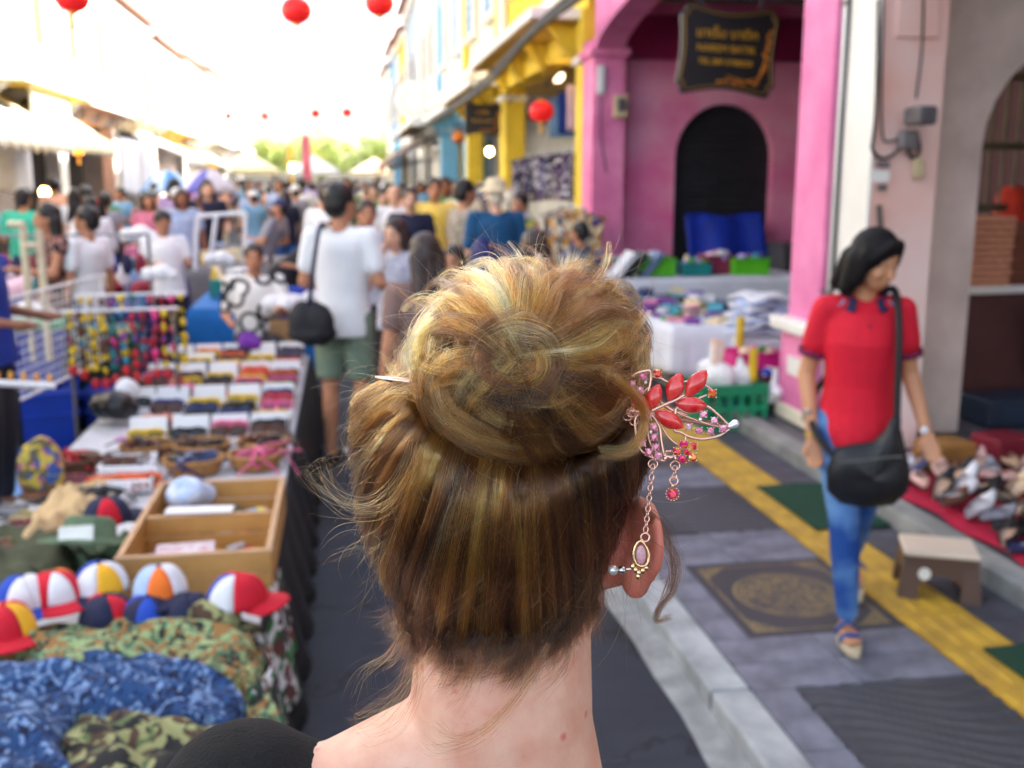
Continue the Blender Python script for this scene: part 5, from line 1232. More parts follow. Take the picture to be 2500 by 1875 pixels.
# navy caps and olive hats on the left heap
cap(262, 1270, .52, R_(140), [NV, NV, RD], 'navy cap lying behind the olive hat', NV)
hat = thing('bush_hat', gz(215, 1330, .50), 'olive green bush hat with a pale label, left of the wooden box', 'hat')
hc_ = gz(215, 1330, .50)
me = MB().lathe([(0, .10), (.06, .10), (.085, .085), (.092, .03), (.16, .01), (.165, .0), (.09, .002)], n=24).mesh('crown'); me.polygons.foreach_set('use_smooth', [True] * len(me.polygons)); o = link('crown', me, M('olive cotton', (96, 118, 92), .9, .15, 12, .3, 40), hat); o.rotation_euler = (-.35, .1, 0)
o = link('label', MB().box((0, 0, 0), (.11, .012, .055)).mesh('label'), M('silver label', (226, 230, 226), .3), hat); o.location = (-.01, -.10, .075); o.rotation_euler = (-.7, 0, .1)

# ------------------------------------------------------------------ folded camouflage clothing
M_CGRN = Mblotch('green leaf camouflage', [(150, 170, 120), (70, 110, 84), (34, 44, 40), (150, 110, 62)], 20, .9, 1.0)
M_CBLU = Mblotch('blue camouflage', [(20, 50, 98), (14, 26, 58), (120, 148, 190), (34, 72, 122)], 20, .9, 1.4)
M_CDES = M('sand cotton', (206, 176, 130), .9, .12, 6, .3, 20)
M_PRT = Mblotch('white green red print', [(220, 220, 226), (30, 120, 50), (110, 50, 50), (60, 60, 62)], 10, .85, .8)
def garment(quad, z, th, m, label, seed, folds=3, cat='clothing'):
    """soft folded garment on the table; quad = photo corners BL, BR, TR, TL at height z"""
    P = [gz(a, b, z) for a, b in quad]; qq = random.Random(seed); ph = [qq.uniform(0, 6.28) for _ in range(6)]
    def top(u, v):
        p = P[0] * (1 - u) * (1 - v) + P[1] * u * (1 - v) + P[2] * u * v + P[3] * (1 - u) * v
        e = (4 * u * (1 - u)) ** .20 * (4 * v * (1 - v)) ** .20
        w = .020 * math.sin(9 * u + 3 * v * folds + ph[0]) + .014 * math.sin(17 * v - 4 * u + ph[1]) + .010 * math.sin(23 * u + 9 * v + ph[2]) + .012 * math.sin(31 * (u + v) + ph[3]) * math.sin(8 * v)
        return p + np.array([.02 * math.sin(7 * v + ph[4]), .02 * math.sin(6 * u + ph[5]), -th * .75 + (th * .85 + w * .75) * e])
    o = MB().sheet(top, 44, 34).build('folded_garment', m, smooth=True, solid=.008)
    return tag(o, label, cat, 'folded surplus clothing on the stall')
garment([(-60, 1640), (640, 1640), (590, 1500), (-40, 1510)], .47, .10, M_CGRN, 'green leaf camouflage garment behind the blue one', 1)
garment([(-160, 1750), (600, 1730), (560, 1590), (-100, 1600)], .49, .10, M_CBLU, 'blue camouflage garment across the middle of the heap', 2)
garment([(60, 2000), (600, 1960), (565, 1720), (150, 1720)], .50, .14, M_CAMO, 'brown and green woodland camouflage jacket in the foreground', 3)
garment([(-260, 1960), (150, 1960), (170, 1690), (-200, 1690)], .53, .12, M_CBLU, 'pale blue digital camouflage garment in the bottom left corner', 4)
garment([(-100, 2250), (560, 2200), (600, 1900), (-60, 1900)], .50, .10, M_CGRN, 'green leaf camouflage trousers at the bottom of the photo', 5)
garment([(540, 1840), (690, 1860), (640, 1560), (560, 1560)], .42, .06, M_CGRN, 'green camouflage sleeve hanging at the street edge of the heap', 8)
garment([(20, 1320), (210, 1250), (290, 1150), (140, 1180)], .47, .10, M_CDES, 'sand coloured jacket at the left of the stall', 6)
garment([(-120, 1440), (190, 1420), (180, 1280), (-60, 1270)], .45, .10, M('olive drab', (70, 74, 52), .9, .2, 6, .3, 20), 'olive drab garment under the bush hat', 7)
garment([(160, 1420), (330, 1400), (330, 1290), (190, 1300)], .42, .07, M('olive cotton', (96, 118, 92), .9, .15, 12, .3, 40), 'pale olive bag beside the wooden box', 9)
garment([(150, 1300), (260, 1270), (250, 1200), (160, 1220)], .44, .07, M_CAMO, 'small camouflage pouch behind the bush hat', 10)
tag(MB().sheet(lambda u, v: (TX1 + .035 + .05 * (1 - v) + .025 * math.sin(u * 19), 2.2 + u * 1.25, .12 + v * (TZ - .09)), 40, 10).build('printed_cloth', M_PRT, smooth=True, solid=.005), 'white, green and red printed cloth hanging down the stall side', 'cloth')

# ------------------------------------------------------------------ left of the stall
# wire grid panel on black posts with strings of key charms
gp = thing('grid_panel', (-1.72, 6.6, 0), 'white wire grid display panel on black posts beside the blue bins', 'rack')
g = MB(); A = np.array([-1.80, 5.9, 0]); B = np.array([-1.62, 7.3, 0]); dd = (B - A)
for i in range(21): p = A + dd * i / 20; g.tube([p + [0, 0, .55], p + [0, 0, 1.12]], .003, 4)
for i in range(12): z = .55 + i * .57 / 11; g.tube([A + [0, 0, z], B + [0, 0, z]], .003, 4)
g.build('mesh', M('white wire', (230, 232, 236), .5), gp)
MB().tube([A + [0, 0, .55], B + [0, 0, .55], B + [0, 0, 1.12], A + [0, 0, 1.12]], .010, 6, closed=True).build('frame', MATS['white wire'], gp)
for p in (A, B): MB().tube([p, p + [0, 0, .62]], .018, 8).build('post', M_BLK, gp)
rk = thing('charm_rack', (-1.35, 6.3, 0), 'rack with a white bar hung with strings of key charms', 'rack')
MB().tube([(-1.62, 6.25, 1.0), (-.98, 6.35, 1.0)], .009, 8).build('bar', M_CARD, rk); MB().tube([(-1.62, 6.55, 1.06), (-.98, 6.65, 1.06)], .009, 8).build('bar', M_CARD, rk)
for x in (-1.60, -1.0): MB().tube([(x, 6.3, 0), (x, 6.3, 1.0)], .011, 8).build('post', M('rack steel', (120, 116, 116), .4, metal=.5), rk)
CHM = [('yellow', (240, 200, 20)), ('yellow', (240, 200, 20)), ('red', (206, 30, 44)), ('yellow', (240, 200, 20)), ('purple', (130, 60, 150)), ('turquoise', (30, 150, 190)), ('pink', (236, 60, 140)), ('brown', (110, 70, 52)), ('teal', (20, 120, 120)), ('crimson', (150, 20, 50))]
for i in range(22):
    row = i % 2; k = i // 2; x = -1.58 + k * .058; y = (6.25 if row == 0 else 6.55) + .1 * (x + 1.62); z0 = 1.0 if row == 0 else 1.06
    cn, cc = CHM[(i * 3 + k) % 10] if not (row == 0 and k in (0, 2, 3)) else CHM[0]
    t = thing('charm_string', (x, y, z0), 'string of %s charms, %s from the left on the %s bar' % (cn, ['first', 'second', 'third', 'fourth', 'fifth', 'sixth', 'seventh', 'eighth', 'ninth', 'tenth', 'last'][k], 'front' if row == 0 else 'rear'), 'charms', 'strings of key charms on the rack')
    mm = M('charm ' + cn, cc, .4, .15, 30); L = q.uniform(.30, .42)
    MB().tube([(x, y, z0), (x, y, z0 - L)], .004, 5).build('cord', M_BLK, t)
    for j in range(5):
        zz = z0 - .03 - j * L / 5; cq = q.choice(CHM); MB().ell((x + q.uniform(-.008, .008), y + q.uniform(-.012, .012), zz + q.uniform(-.015, .015)), (q.uniform(.011, .026), q.uniform(.010, .02), q.uniform(.018, .040)), 8, 6, Euler((q.uniform(-.5, .5), q.uniform(-.5, .5), 0))).build('charm', mm if j % 3 != 2 else M('charm ' + cq[0], cq[1], .4, .15, 30), t, smooth=True)
    MB().ell((x, y, z0 - L - .03), (.026, .018, .034), 8, 6).build('tassel', M('charm red', (206, 30, 44), .4) if row == 0 else mm, t, smooth=True)
# big blue bins with green lid
M_BIN = M('bin blue', (12, 52, 160), .4, .12, 3)
def tote(x, y, z, w, d, h, label, lid=None, rz=.2):
    t = thing('storage_bin', (0, 0, 0), label, 'bin', 'stacked blue storage bins'); b = MB()
    b.box((0, 0, h / 2), (w, d, h), taper=1.08); link('tub', b.mesh('tub'), M_BIN, t).modifiers.new('b', 'BEVEL').width = .02
    for zz in (h * .92, h * .6): link('rib', MB().box((0, 0, zz), (w * 1.10, d * 1.10, .03)).mesh('rib'), M_BIN, t)
    for s in (-1, 1): link('handle', MB().box((s * w * .56, 0, h * .78), (.03, d * .3, .04)).mesh('handle'), M_BIN, t)
    if lid is not None: link('lid', MB().box((0, 0, h + .02), (w * 1.14, d * 1.14, .05)).mesh('lid'), lid, t).modifiers.new('b', 'BEVEL').width = .015
    t.location = (x, y, z); t.rotation_euler = (0, 0, rz); return t
tote(-2.12, 7.1, 0, .62, .52, .42, 'lower blue storage bin of the stack at the left'); tote(-2.17, 7.12, .43, .60, .50, .38, 'upper blue storage bin with a green lid at the left', M('lid green', (60, 150, 100), .5, .1, 3))
tote(-1.80, 7.75, 0, .55, .5, .70, 'tall dark green bin behind the blue bins', rz=.1)
for ch in col.objects[-1].parent.children if col.objects[-1].parent else []: ch.data.materials[0] = M('bin green', (12, 66, 48), .5, .15, 3)
tote(-1.62, 7.35, 0, .3, .4, .36, 'narrow blue bin in front of the green one', rz=.1)
# white display bar with small ornaments at the left edge
db = thing('display_bar', (-1.9, 4.9, .87), 'white bar with small orange bulbs sticking in from the left edge', 'bar')
e0, e1 = gy(-60, 932, 4.9), gy(135, 942, 4.9)
MB().tube([e0, e1], .016, 8).build('bar', M_CARD, db)
for i in range(5): p = e0 + (e1 - e0) * (.28 + i * .165); MB().lathe([(.008, 0), (.012, .015), (.009, .035), (0, .045)], p + [0, 0, .016], 8).build('bulb', M('amber bulb', (236, 170, 70) if i < 3 else (236, 170, 70), .3), db, smooth=True)
MB().tube([e0, [e0[0], e0[1], .0]], .014, 8).build('post', M_CARD, db)
# timber frame (cart handle) at the left
tf = thing('cart_frame', (-2.2, 6.5, 0), 'pale wooden cart frame with two upright bars at the left', 'frame')
for (a, b_, nm) in (((20, 548), (58, 548), 'top_bar'), ((55, 548), (82, 880), 'upright'), ((95, 560), (122, 880), 'upright'), ((58, 600), (100, 600), 'rail')):
    MB().tube([gy(*a, 6.9), gy(*b_, 6.9)], .024, 8).build(nm, M('pale timber', (214, 200, 172), .7, .1, 8), tf)
lump('white_sack', 'white plastic sack slumped beside the blue bins', 'sack', gy(80, 790, 7.3), (.16, .14, .2), M_BAG, 31, .02)
lump('floral_bag', 'flowered shopping bag hanging beside the seated man in grey', 'bag', gy(108, 1130, 4.6), (.09, .09, .16), Mblotch('floral bag', [(96, 88, 56), (170, 90, 130), (40, 80, 150), (190, 170, 60)], 14), 32, .014)
tag(MB().sheet(lambda u, v: (-1.52 - .55 * u, 5.4 + 1.2 * v, .02 + .02 * math.sin(u * 7) * math.sin(v * 9) + .02), 12, 16).build('blue_sheet', M('pale blue plastic', (120, 170, 228), .4, .15, 8), smooth=True, solid=.01), 'pale blue plastic sheet on the ground left of the stall', 'sheet')
item('pink_clip', 'lilac plastic clip hanging at the left edge of the stall', 'clip', lambda b: b.box(gz(298, 1085, .38), (.07, .02, .09), rz=.3).box(gz(310, 1060, .38), (.03, .02, .05)), M('lilac plastic', (214, 160, 210), .5), bev=.008)
lump('helmet', 'black motorcycle helmet on the left of the sunglasses boxes', 'helmet', (-1.30, 5.9, TZ + .1), (.13, .14, .11), M('helmet black', (24, 24, 26), .3, .2), 33, .014)
lump('helmet', 'white face mask lying on the black helmet', 'mask', (-1.28, 6.15, TZ + .14), (.08, .08, .09), M_CARD, 34, .014)
lump('purple_cloth', 'purple cloth held by the seated stall keeper', 'cloth', gy(600, 835, 8.0), (.15, .10, .09), M('purple cloth', (112, 44, 160), .8, .15, 6), 35, .02)
item('carton_box', 'brown carton right of the seated stall keeper', 'box', lambda b: b.box((gy(695, 810, 8.4)), (.22, .25, .20)), M('carton', (190, 140, 90), .8), bev=.004)
lump('paper_heap', 'heap of white wrapping paper on the brown carton', 'paper', gy(690, 745, 8.5), (.20, .16, .12), M_CARD, 36, .02)
item('lime_bag', 'lime green bag hanging behind the man in white', 'bag', lambda b: b.box(gy(762, 775, 7.4), (.13, .10, .14)), M_LIMEC, bev=.02)

# ------------------------------------------------------------------ more stalls farther up the middle of the street
qs = random.Random(77)
COLS = [('white', (232, 232, 238)), ('teal', (20, 120, 124)), ('blue', (30, 70, 180)), ('black', (30, 28, 32)), ('pink', (226, 130, 170)), ('pale blue', (170, 200, 236)), ('crimson', (150, 24, 50)), ('cream', (232, 216, 180)), ('grey', (130, 130, 140)), ('yellow', (232, 196, 60))]
def goods_table(x0, x1, y0, y1, z, m, label, n, what):
    table_cloth(x0, x1, y0, y1, z, z - .12, label, m, group='stalls farther up the street')
    for i in range(n):
        cn, cc = COLS[qs.randrange(len(COLS))]; x, y = qs.uniform(x0 + .08, x1 - .08), qs.uniform(y0 + .08, y1 - .08)
        r = (qs.uniform(.06, .14), qs.uniform(.06, .14), qs.uniform(.04, .13))
        mb = MB(); k = qs.randrange(3)
        if k == 0: mb.box((x, y, z + .012 + r[2]), (r[0] * 1.7, r[1] * 1.7, r[2] * 2), rz=qs.uniform(0, 3))
        elif k == 1: mb.ell((x, y, z + r[2]), r, 10, 7)
        else: mb.lathe([(r[0] * .7, 0), (r[0], r[2] * .8), (r[0] * .6, r[2] * 1.8), (r[0] * .5, r[2] * 2.2)], (x, y, z + .012), 12)
        nm = ['goods_box', 'goods_bundle', 'goods_jar'][k]
        tag(mb.build(nm, M('goods ' + cn, cc, .6, .12, 10), smooth=k > 0, bev=.008 if k == 0 else 0), '%s %s on the %s' % (cn, ['box', 'bundle', 'jar'][k], what), ['box', 'bundle', 'jar'][k], 'goods on the %s' % what)
goods_table(-1.35, -.15, 9.4, 11.2, .62, M('bright blue cloth', (16, 110, 190), .8, .1, 5), 'stall with a bright blue cloth behind the seated stall keeper', 20, 'bright blue clothed stall')
goods_table(-2.9, -1.7, 8.8, 11.6, .70, M('dark blue cloth', (26, 44, 110), .8, .1, 5), 'dark blue clothed stall behind the charm rack', 26, 'dark blue clothed stall')
goods_table(-2.6, -.5, 12.4, 14.2, .75, M('grey cloth', (120, 118, 124), .8, .1, 5), 'grey clothed stall in the middle of the street', 24, 'grey clothed stall')
goods_table(-4.6, -3.2, 9.5, 12.5, .75, M('pale pink cloth', (226, 190, 206), .8, .1, 5), 'pale pink clothed stall at the far left', 18, 'pale pink clothed stall')
# hanging purses over the dark blue stall
hr = thing('hanging_rack', (-2.2, 9.0, 0), 'chrome rail rack above the dark blue stall', 'rack')
for x in (-2.85, -1.55): MB().tube([(x, 8.75, 0), (x, 8.75, 1.32)], .014, 8).build('post', MATS['steel leg'], hr)
MB().tube([(-2.85, 8.75, 1.32), (-1.55, 8.75, 1.32)], .012, 8).build('rail', MATS['steel leg'], hr)
for i in range(12):
    cn, cc = [('teal', (20, 130, 124)), ('royal blue', (24, 60, 170)), ('navy', (30, 34, 84)), ('crimson', (150, 24, 60))][i % 4]; x = -2.78 + i * .105
    t = thing('hanging_purse', (x, 8.75, 1.3), '%s purse hanging on the chrome rail, %s from the left' % (cn, ['first', 'second', 'third', 'fourth', 'fifth', 'sixth', 'seventh', 'eighth', 'ninth', 'tenth', 'eleventh', 'last'][i]), 'purse', 'purses hanging on the chrome rail')
    MB().ell((x, 8.75, 1.08), (.045, .03, .09), 10, 7).build('pouch', M('purse ' + cn, cc, .6, .15, 12), t, smooth=True); MB().tube([(x - .02, 8.75, 1.15), (x, 8.75, 1.31), (x + .02, 8.75, 1.15)], .005, 5).build('strap', M_BLK, t)
# plush toys: white bears
def plush(c, s, label):
    t = thing('plush_toy', c, label, 'toy', 'white plush toys on the stalls'); c = np.array(c); mb = MB()
    mb.ell(c + [0, 0, .02 * s], (.13 * s, .10 * s, .11 * s)); mb.ell(c + [-.16 * s, -.02, .0], (.10 * s, .09 * s, .09 * s)); mb.ell(c + [.13 * s, 0, -.02 * s], (.08 * s, .08 * s, .08 * s))
    me = remesh(mb, 'plush_body', .016, 3); me.transform(Matrix.Translation(-Vector(c))); me.materials.append(M_CARD); link('plush_body', me, None, t)
    for d in (-.03, .03): MB().ell(c + [-.17 * s + d, -.10 * s, .02 * s], .012 * s, 8, 6).build('eye', M_EYE, t)
plush(gy(395, 668, 7.4), .55, 'white plush toy lying above the charm rack'); plush(gy(540, 632, 9.3), .6, 'white plush toy behind the stall keeper'); plush(gy(345, 575, 10.5), .8, 'white plush toy at the far end of the dark blue stall')
# white wire rack with uprights
wr = thing('garment_rack', (-1.3, 10.2, 0), 'white tubular garment frame above the stall keeper', 'rack')
Yr = 9.9
for (a, b_) in (((482, 528), (476, 660)), ((528, 528), (512, 650)), ((480, 528), (600, 520)), ((600, 520), (596, 640))): MB().tube([gy(*a, Yr), gy(*b_, Yr)], .020, 8).build('tube', M_CARD, wr)
# wooden pole leaning by the stall keeper
tag(MB().tube([gy(528, 650, 9.0), gy(572, 735, 8.8)], .022, 8).build('wooden_pole', M('pale timber', (214, 200, 172), .7, .1, 8)), 'pale wooden pole leaning behind the stall keeper', 'pole')

# ------------------------------------------------------------------ clothes racks by the yellow building
def garment_rack(x, y0, y1, z, label, n, pats, group, what):
    t = thing('clothes_rail', (x, (y0 + y1) / 2, SW), label, 'rack')
    MB().tube([(x, y0, z), (x, y1, z)], .014, 8).build('rail', MATS['steel leg'], t)
    for yy in (y0, y1): MB().tube([(x, yy, PF), (x, yy, z)], .014, 8).build('post', MATS['steel leg'], t)
    for i in range(n):
        yy = y0 + .08 + i * (y1 - y0 - .16) / max(1, n - 1); m = pats[i % len(pats)]; L = qs.uniform(.5, .75)
        def f(u, v): s = .22 if v > .25 else .27 - .2 * v; return (x + (u - .5) * 2 * s + .01 * math.sin(v * 9), yy + .03 * math.sin(u * 9 + i) * (v + .2) + .015 * math.sin(v * 12), z - .03 - (abs(u - .5) * .16 if v < .02 else 0) - v * L)
        o = MB().sheet(f, 10, 10).build('hanging_dress', m, smooth=True, solid=.012)
        nmx = m.name.replace('print ', '')
        tag(o, '%s garment on the %s, number %s' % (nmx, what, ['one', 'two', 'three', 'four', 'five', 'six', 'seven', 'eight', 'nine', 'ten'][i]), 'garment', group)
PT = [Mblotch('print purple and white', [(96, 70, 120), (230, 226, 236), (40, 36, 70)], 14), Mblotch('print black and white', [(36, 34, 46), (226, 224, 230)], 16), Mblotch('print indigo', [(50, 56, 110), (200, 190, 210), (30, 30, 60)], 13), Mblotch('print amber', [(226, 160, 40), (60, 60, 150), (240, 230, 200)], 12)]
garment_rack(2.95, 13.2, 16.6, 2.15, 'clothes rail between the yellow columns', 9, PT[:3], 'print dresses on the yellow building rail', 'rail between the yellow columns')
garment_rack(2.62, 11.0, 12.3, 1.45, 'low clothes rail in front of the far pink column', 5, [PT[3], PT[1], PT[3]], 'print garments by the far pink column', 'low rail by the far pink column')
for i in range(4):
    c = (3.3 + .1 * i, 13.3 + 1.1 * i, 2.75); tag(MB().sheet(lambda u, v: (c[0] + (u - .5) * .5, c[1] + .02 * math.sin(u * 9), c[2] + .3 - v * .62), 8, 8).build('hanging_shirt', [M('cobalt cotton', (30, 70, 170), .8), M('rose white cotton', (230, 200, 214), .8), M('cobalt cotton', (30, 70, 170), .8), M('sky cotton', (120, 170, 220), .8)][i], smooth=True, solid=.012), '%s shirt hung under the yellow ceiling, %s' % (['cobalt blue', 'rosy white', 'dark cobalt', 'sky blue'][i], ['nearest', 'second', 'third', 'farthest'][i]), 'shirt')
for i, (y, x) in enumerate(((20.2, 3.0), (22.0, 3.1), (26.5, 3.0), (28.0, 2.9), (33.0, 2.8), (36, 2.8))):
    garment_rack(x, y, y + 1.4, 1.7, '%s clothes rail under the far canopies' % ['first', 'second', 'third', 'fourth', 'fifth', 'sixth'][i], 4, [PT[i % 4], PT[(i + 1) % 4]], 'print garments under the far canopies', '%s far rail' % ['first', 'second', 'third', 'fourth', 'fifth', 'sixth'][i])
# dark awnings past the blue columns
for i, (y, m, nm) in enumerate(((31.2, M('dark awning', (44, 40, 46), .7, .2, 5), 'dark striped awning past the blue column'), (38.5, M('maroon awning', (128, 44, 56), .7), 'maroon awning farther down the right side'), (45.5, M('cream awning', (226, 206, 170), .7), 'cream awning far down the right side'))):
    t = thing('awning', (2.4, y, 2.6), nm, 'awning')
    MB().sheet(lambda u, v: (2.95 - v * 1.3, y + u * 5.2, 3.15 - v * .75 + .02 * math.sin(u * 60)), 40, 6).build('canvas', m, t, smooth=True, solid=.02)
    MB().sheet(lambda u, v: (1.64, y + u * 5.2, 2.40 - v * .28 * (1 + .25 * math.sin(u * 75))), 60, 2).build('valance', m, t, smooth=True, solid=.01)
    for a in (0.2, 2.6, 5.0): MB().tube([(2.93, y + a, 2.35), (1.70, y + a, 2.39)], .018, 6).build('arm', MATS['steel leg'], t)

# small accessories crowding the left half of the stall
qz = random.Random(8)
ORDN = ['first', 'second', 'third', 'fourth', 'fifth', 'sixth', 'seventh', 'eighth', 'ninth', 'tenth', 'eleventh', 'twelfth']
for i in range(12):
    cn, cc = [('black', (28, 26, 30)), ('brown', (110, 70, 46)), ('navy', (30, 40, 90)), ('wine', (110, 24, 50)), ('khaki', (150, 140, 96)), ('grey', (120, 122, 130))][i % 6]
    y = 3.75 + i * .105; x = -1.30 + .08 * math.sin(i * 2.3)
    t = thing('folded_wallet', (x, y, TZ + .02), '%s wallet, %s of the line along the left table edge' % (cn, ORDN[i]), 'wallet', 'wallets along the left table edge'); t.rotation_euler = (0, 0, qz.uniform(-.6, .6))
    o = link('cover', MB().box((0, 0, .008), (.11, .09, .022)).mesh('cover'), M('wallet ' + cn, cc, .6, .15, 20), t); o.modifiers.new('b', 'BEVEL').width = .006
    link('flap', MB().box((.0, .028, .022), (.112, .035, .008)).mesh('flap'), M('wallet ' + cn, cc), t); link('stud', MB().ell((0, .015, .028), (.006, .006, .004), 8, 5).mesh('stud'), M_GOLD, t)

# knick-knacks filling the wooden box
KN = [('red', (190, 40, 50)), ('silver', (190, 192, 200)), ('black', (30, 30, 34)), ('blue', (40, 100, 190)), ('brass', (190, 150, 70)), ('white', (232, 232, 236)), ('green', (60, 120, 70)), ('orange', (226, 120, 50))]
PL = ['far left', 'far middle', 'far right', 'near left', 'near middle', 'near right']
for i in range(36):
    cn, cc = KN[(i * 5 + i // 8) % 8]; z_ = i % 6; fx_, ny_ = z_ % 3, z_ // 3
    x = bx0 + .05 + (fx_ + qz.uniform(.1, .9)) * (W_ - .1) / 3; y = (cy + .04 + qz.uniform(0, D_ / 2 - .08)) if ny_ == 0 else (by0 + .03 + qz.uniform(0, D_ / 2 - .07))
    k = qz.randrange(3); mb = MB()
    if k == 0: mb.box((x, y, TZ + .04), (qz.uniform(.03, .08), qz.uniform(.03, .06), qz.uniform(.02, .05)), rz=qz.uniform(0, 3))
    elif k == 1: mb.tube([(x - .03, y, TZ + .04), (x + .03, y + .02, TZ + .05)], .012, 8)
    else: mb.lathe([(.02, 0), (.028, .01), (.02, .03), (0, .034)], (x, y, TZ + .02), 12)
    nm = ['trinket_box', 'pocket_torch', 'trinket_tin'][k]
    tag(mb.build(nm, M('trinket ' + cn, cc, .35, .1, 20), bev=.003 if k == 0 else 0, smooth=k > 0), '%s %s in the %s part of the wooden box' % (cn, nm.replace('_', ' '), PL[z_]), ['box', 'torch', 'tin'][k], 'trinkets in the wooden box')
# ================================================================== woman in the red polo shirt
M_RED = M('red polo cotton', (212, 10, 44), .8, .08, 5, .9, 8)
M_NAVY = M('navy collar', (30, 28, 70), .8)
RWX, RWY, RWR = 1.85, 3.42, -.30
rw = make_person((0, 0, 0), 0, 'woman in a red polo shirt and blue jeans walking on the pavement, looking down', None, ('jeans', M_JN), 'tan', ('none', None), 1.70, ((( .055, .03, -.27), (.10, -.06, -.50)), ((.055, .05, -.29), (.055, .0, -.54))), 'stand', yaw=.68, pitch=.42, voxel=.0085, detail=True, group=None, face=True, headonly=True)
def rw_parts():
    root = rw
    # legs are rebuilt as a stride: replace the jeans and legs
    for ch in list(root.children):
        if ch.name.startswith(('jeans', 'body')): bpy.data.objects.remove(ch)
    sk_ = M('skin olive', (204, 146, 108), .5, .05, 6, sss=.15)
    RH = (Euler((0, 0, .68)).to_matrix() @ Euler((.42, 0, 0)).to_matrix()); hc = V3(0, -.03, 1.50)
    def hd(p): return hc + np.array(RH) @ np.array(p, float)
    kn = [V3(.065, .12, .47), V3(-.05, -.14, .52)]; an = [V3(.10, .42, .15), V3(-.02, -.17, .095)]
    hip = [V3(.088, 0, .90), V3(-.088, 0, .90)]
    sh = [V3(.152, 0, 1.372), V3(-.152, 0, 1.372)]
    el = [sh[0] + V3(.055, .03, -.27), sh[1] + V3(-.055, .04, -.28)]; wr = [sh[0] + V3(.11, -.07, -.49), sh[1] + V3(-.03, -.06, -.53)]
    b = MB()
    b.ell(hd((0, 0, .085)), (.072, .090, .108), rot=RH); b.ell(hd((0, -.034, .03)), (.054, .058, .060), rot=RH); b.ell(hd((0, -.055, -.005)), (.026, .026, .022), rot=RH)
    b.cap(hd((0, -.088, .085)), hd((0, -.100, .058)), .009, .014); b.ell(hd((0, -.083, .025)), (.024, .014, .011), rot=RH)
    for s in (-1, 1): b.ell(hd((s * .074, .005, .07)), (.008, .017, .030), rot=RH); b.ell(hd((s * .04, -.065, .055)), (.022, .020, .022), rot=RH)
    b.cap((0, .015, 1.37), hd((0, .01, .02)), .050, .046); b.cap((.11, 0, 1.37), (-.11, 0, 1.37), .05, .05)
    b.loft([(.84, .13, .095, 0), (1.0, .11, .085, 0), (1.2, .125, .09, 0), (1.34, .12, .075, 0)])
    for i in range(2):
        b.cap(sh[i], el[i], .043, .036); b.cap(el[i], el[i] + (wr[i] - el[i]) * .35, .038, .034); b.cap(el[i] + (wr[i] - el[i]) * .3, wr[i], .034, .023); hand(b, wr[i], el[i], 1., True, .55 if i else .25)
        b.cap(hip[i], kn[i], .072, .05); b.cap(kn[i], an[i], .05, .033)
        d = V3(0, -1, -.25 if i == 0 else 0); d /= np.linalg.norm(d); hl = an[i] + V3(0, .02, -.045)
        for t_, ln in ((-.026, .165), (-.010, .178), (.006, .172), (.020, .162), (.032, .150)):
            b.cap(hl + V3(t_ * .7, 0, 0), hl + d * ln + V3(t_, 0, .012), .022, .0105)
    me = remesh(b, 'body', .0075, 3); me.materials.append(sk_); link('body', me, None, root)
    j = MB(); j.loft([(.82, .145, .112, 0), (.90, .152, .116, .005), (.98, .138, .104, 0)])
    for i in range(2): j.cap(hip[i], kn[i], .094, .064); j.cap(kn[i], kn[i] + (an[i] - kn[i]) * .4, .064, .060); j.cap(kn[i] + (an[i] - kn[i]) * .35, an[i] + V3(0, 0, .035), .060, .046)
    me = remesh(j, 'jeans', .009, 3)
    jm, nt, bs = newmat('faded jeans')
    t = nt.nodes.new('ShaderNodeTexCoord'); n = noise(nt, 3.2, 3); n2 = noise(nt, 180, 2); r = nt.nodes.new('ShaderNodeValToRGB'); e = r.color_ramp.elements
    e[0].position = .38; e[0].color = (*srgb((18, 66, 140)), 1); e[1].position = .72; e[1].color = (*srgb((120, 168, 214)), 1)
    nt.links.new(n.outputs['Fac'], r.inputs[0]); nt.links.new(r.outputs[0], bs.inputs['Base Color']); bs.inputs['Roughness'].default_value = .85
    bp_ = nt.nodes.new('ShaderNodeBump'); bp_.inputs['Strength'].default_value = .4; bp_.inputs['Distance'].default_value = .02; n3 = noise(nt, 16, 3); nt.links.new(n3.outputs['Fac'], bp_.inputs['Height']); nt.links.new(bp_.outputs[0], bs.inputs['Normal'])
    me.materials.append(jm); link('jeans', me, None, root)
    # polo shirt
    t = MB(); I = .016
    t.loft([(.80, .165 + I, .125 + I, 0), (.88, .158 + I, .120 + I, 0), (.97, .138 + I, .105 + I, 0), (1.06, .125 + I, .098 + I, -.004), (1.15, .130 + I, .100 + I, -.012), (1.24, .142 + I, .106 + I, -.016), (1.31, .146 + I, .096 + I, -.004), (1.36, .13 + I, .075 + I, .004)])
    t.cap((.118, 0, 1.376), (-.118, 0, 1.376), .058, .058)
    for i in range(2): t.cap(sh[i], sh[i] + (el[i] - sh[i]) * .50, .056, .058)
    me = remesh(t, 'shirt', .0085, 3); clip_mesh(me, (0, 0, .815), (0, .12, -1)); clip_mesh(me, (0, -.045, 1.43), (0, -.55, 1))
    for i in range(2):
        s = 1 if i == 0 else -1; d = (el[i] - sh[i]); d /= np.linalg.norm(d)
    me.materials.append(M_RED); o = link('shirt', me, None, root); o.modifiers.new('s', 'SOLIDIFY').thickness = .005
    # sleeve cuffs
    for i in range(2):
        d = (el[i] - sh[i]); d /= np.linalg.norm(d); p = sh[i] + (el[i] - sh[i]) * .50 + d * .046
        MB().tube([p - d * .012, p + d * .012], [.0575, .0565], 20, caps=False).build('cuff', M('cuff wine', (120, 20, 70), .8), root, smooth=True, solid=.006)
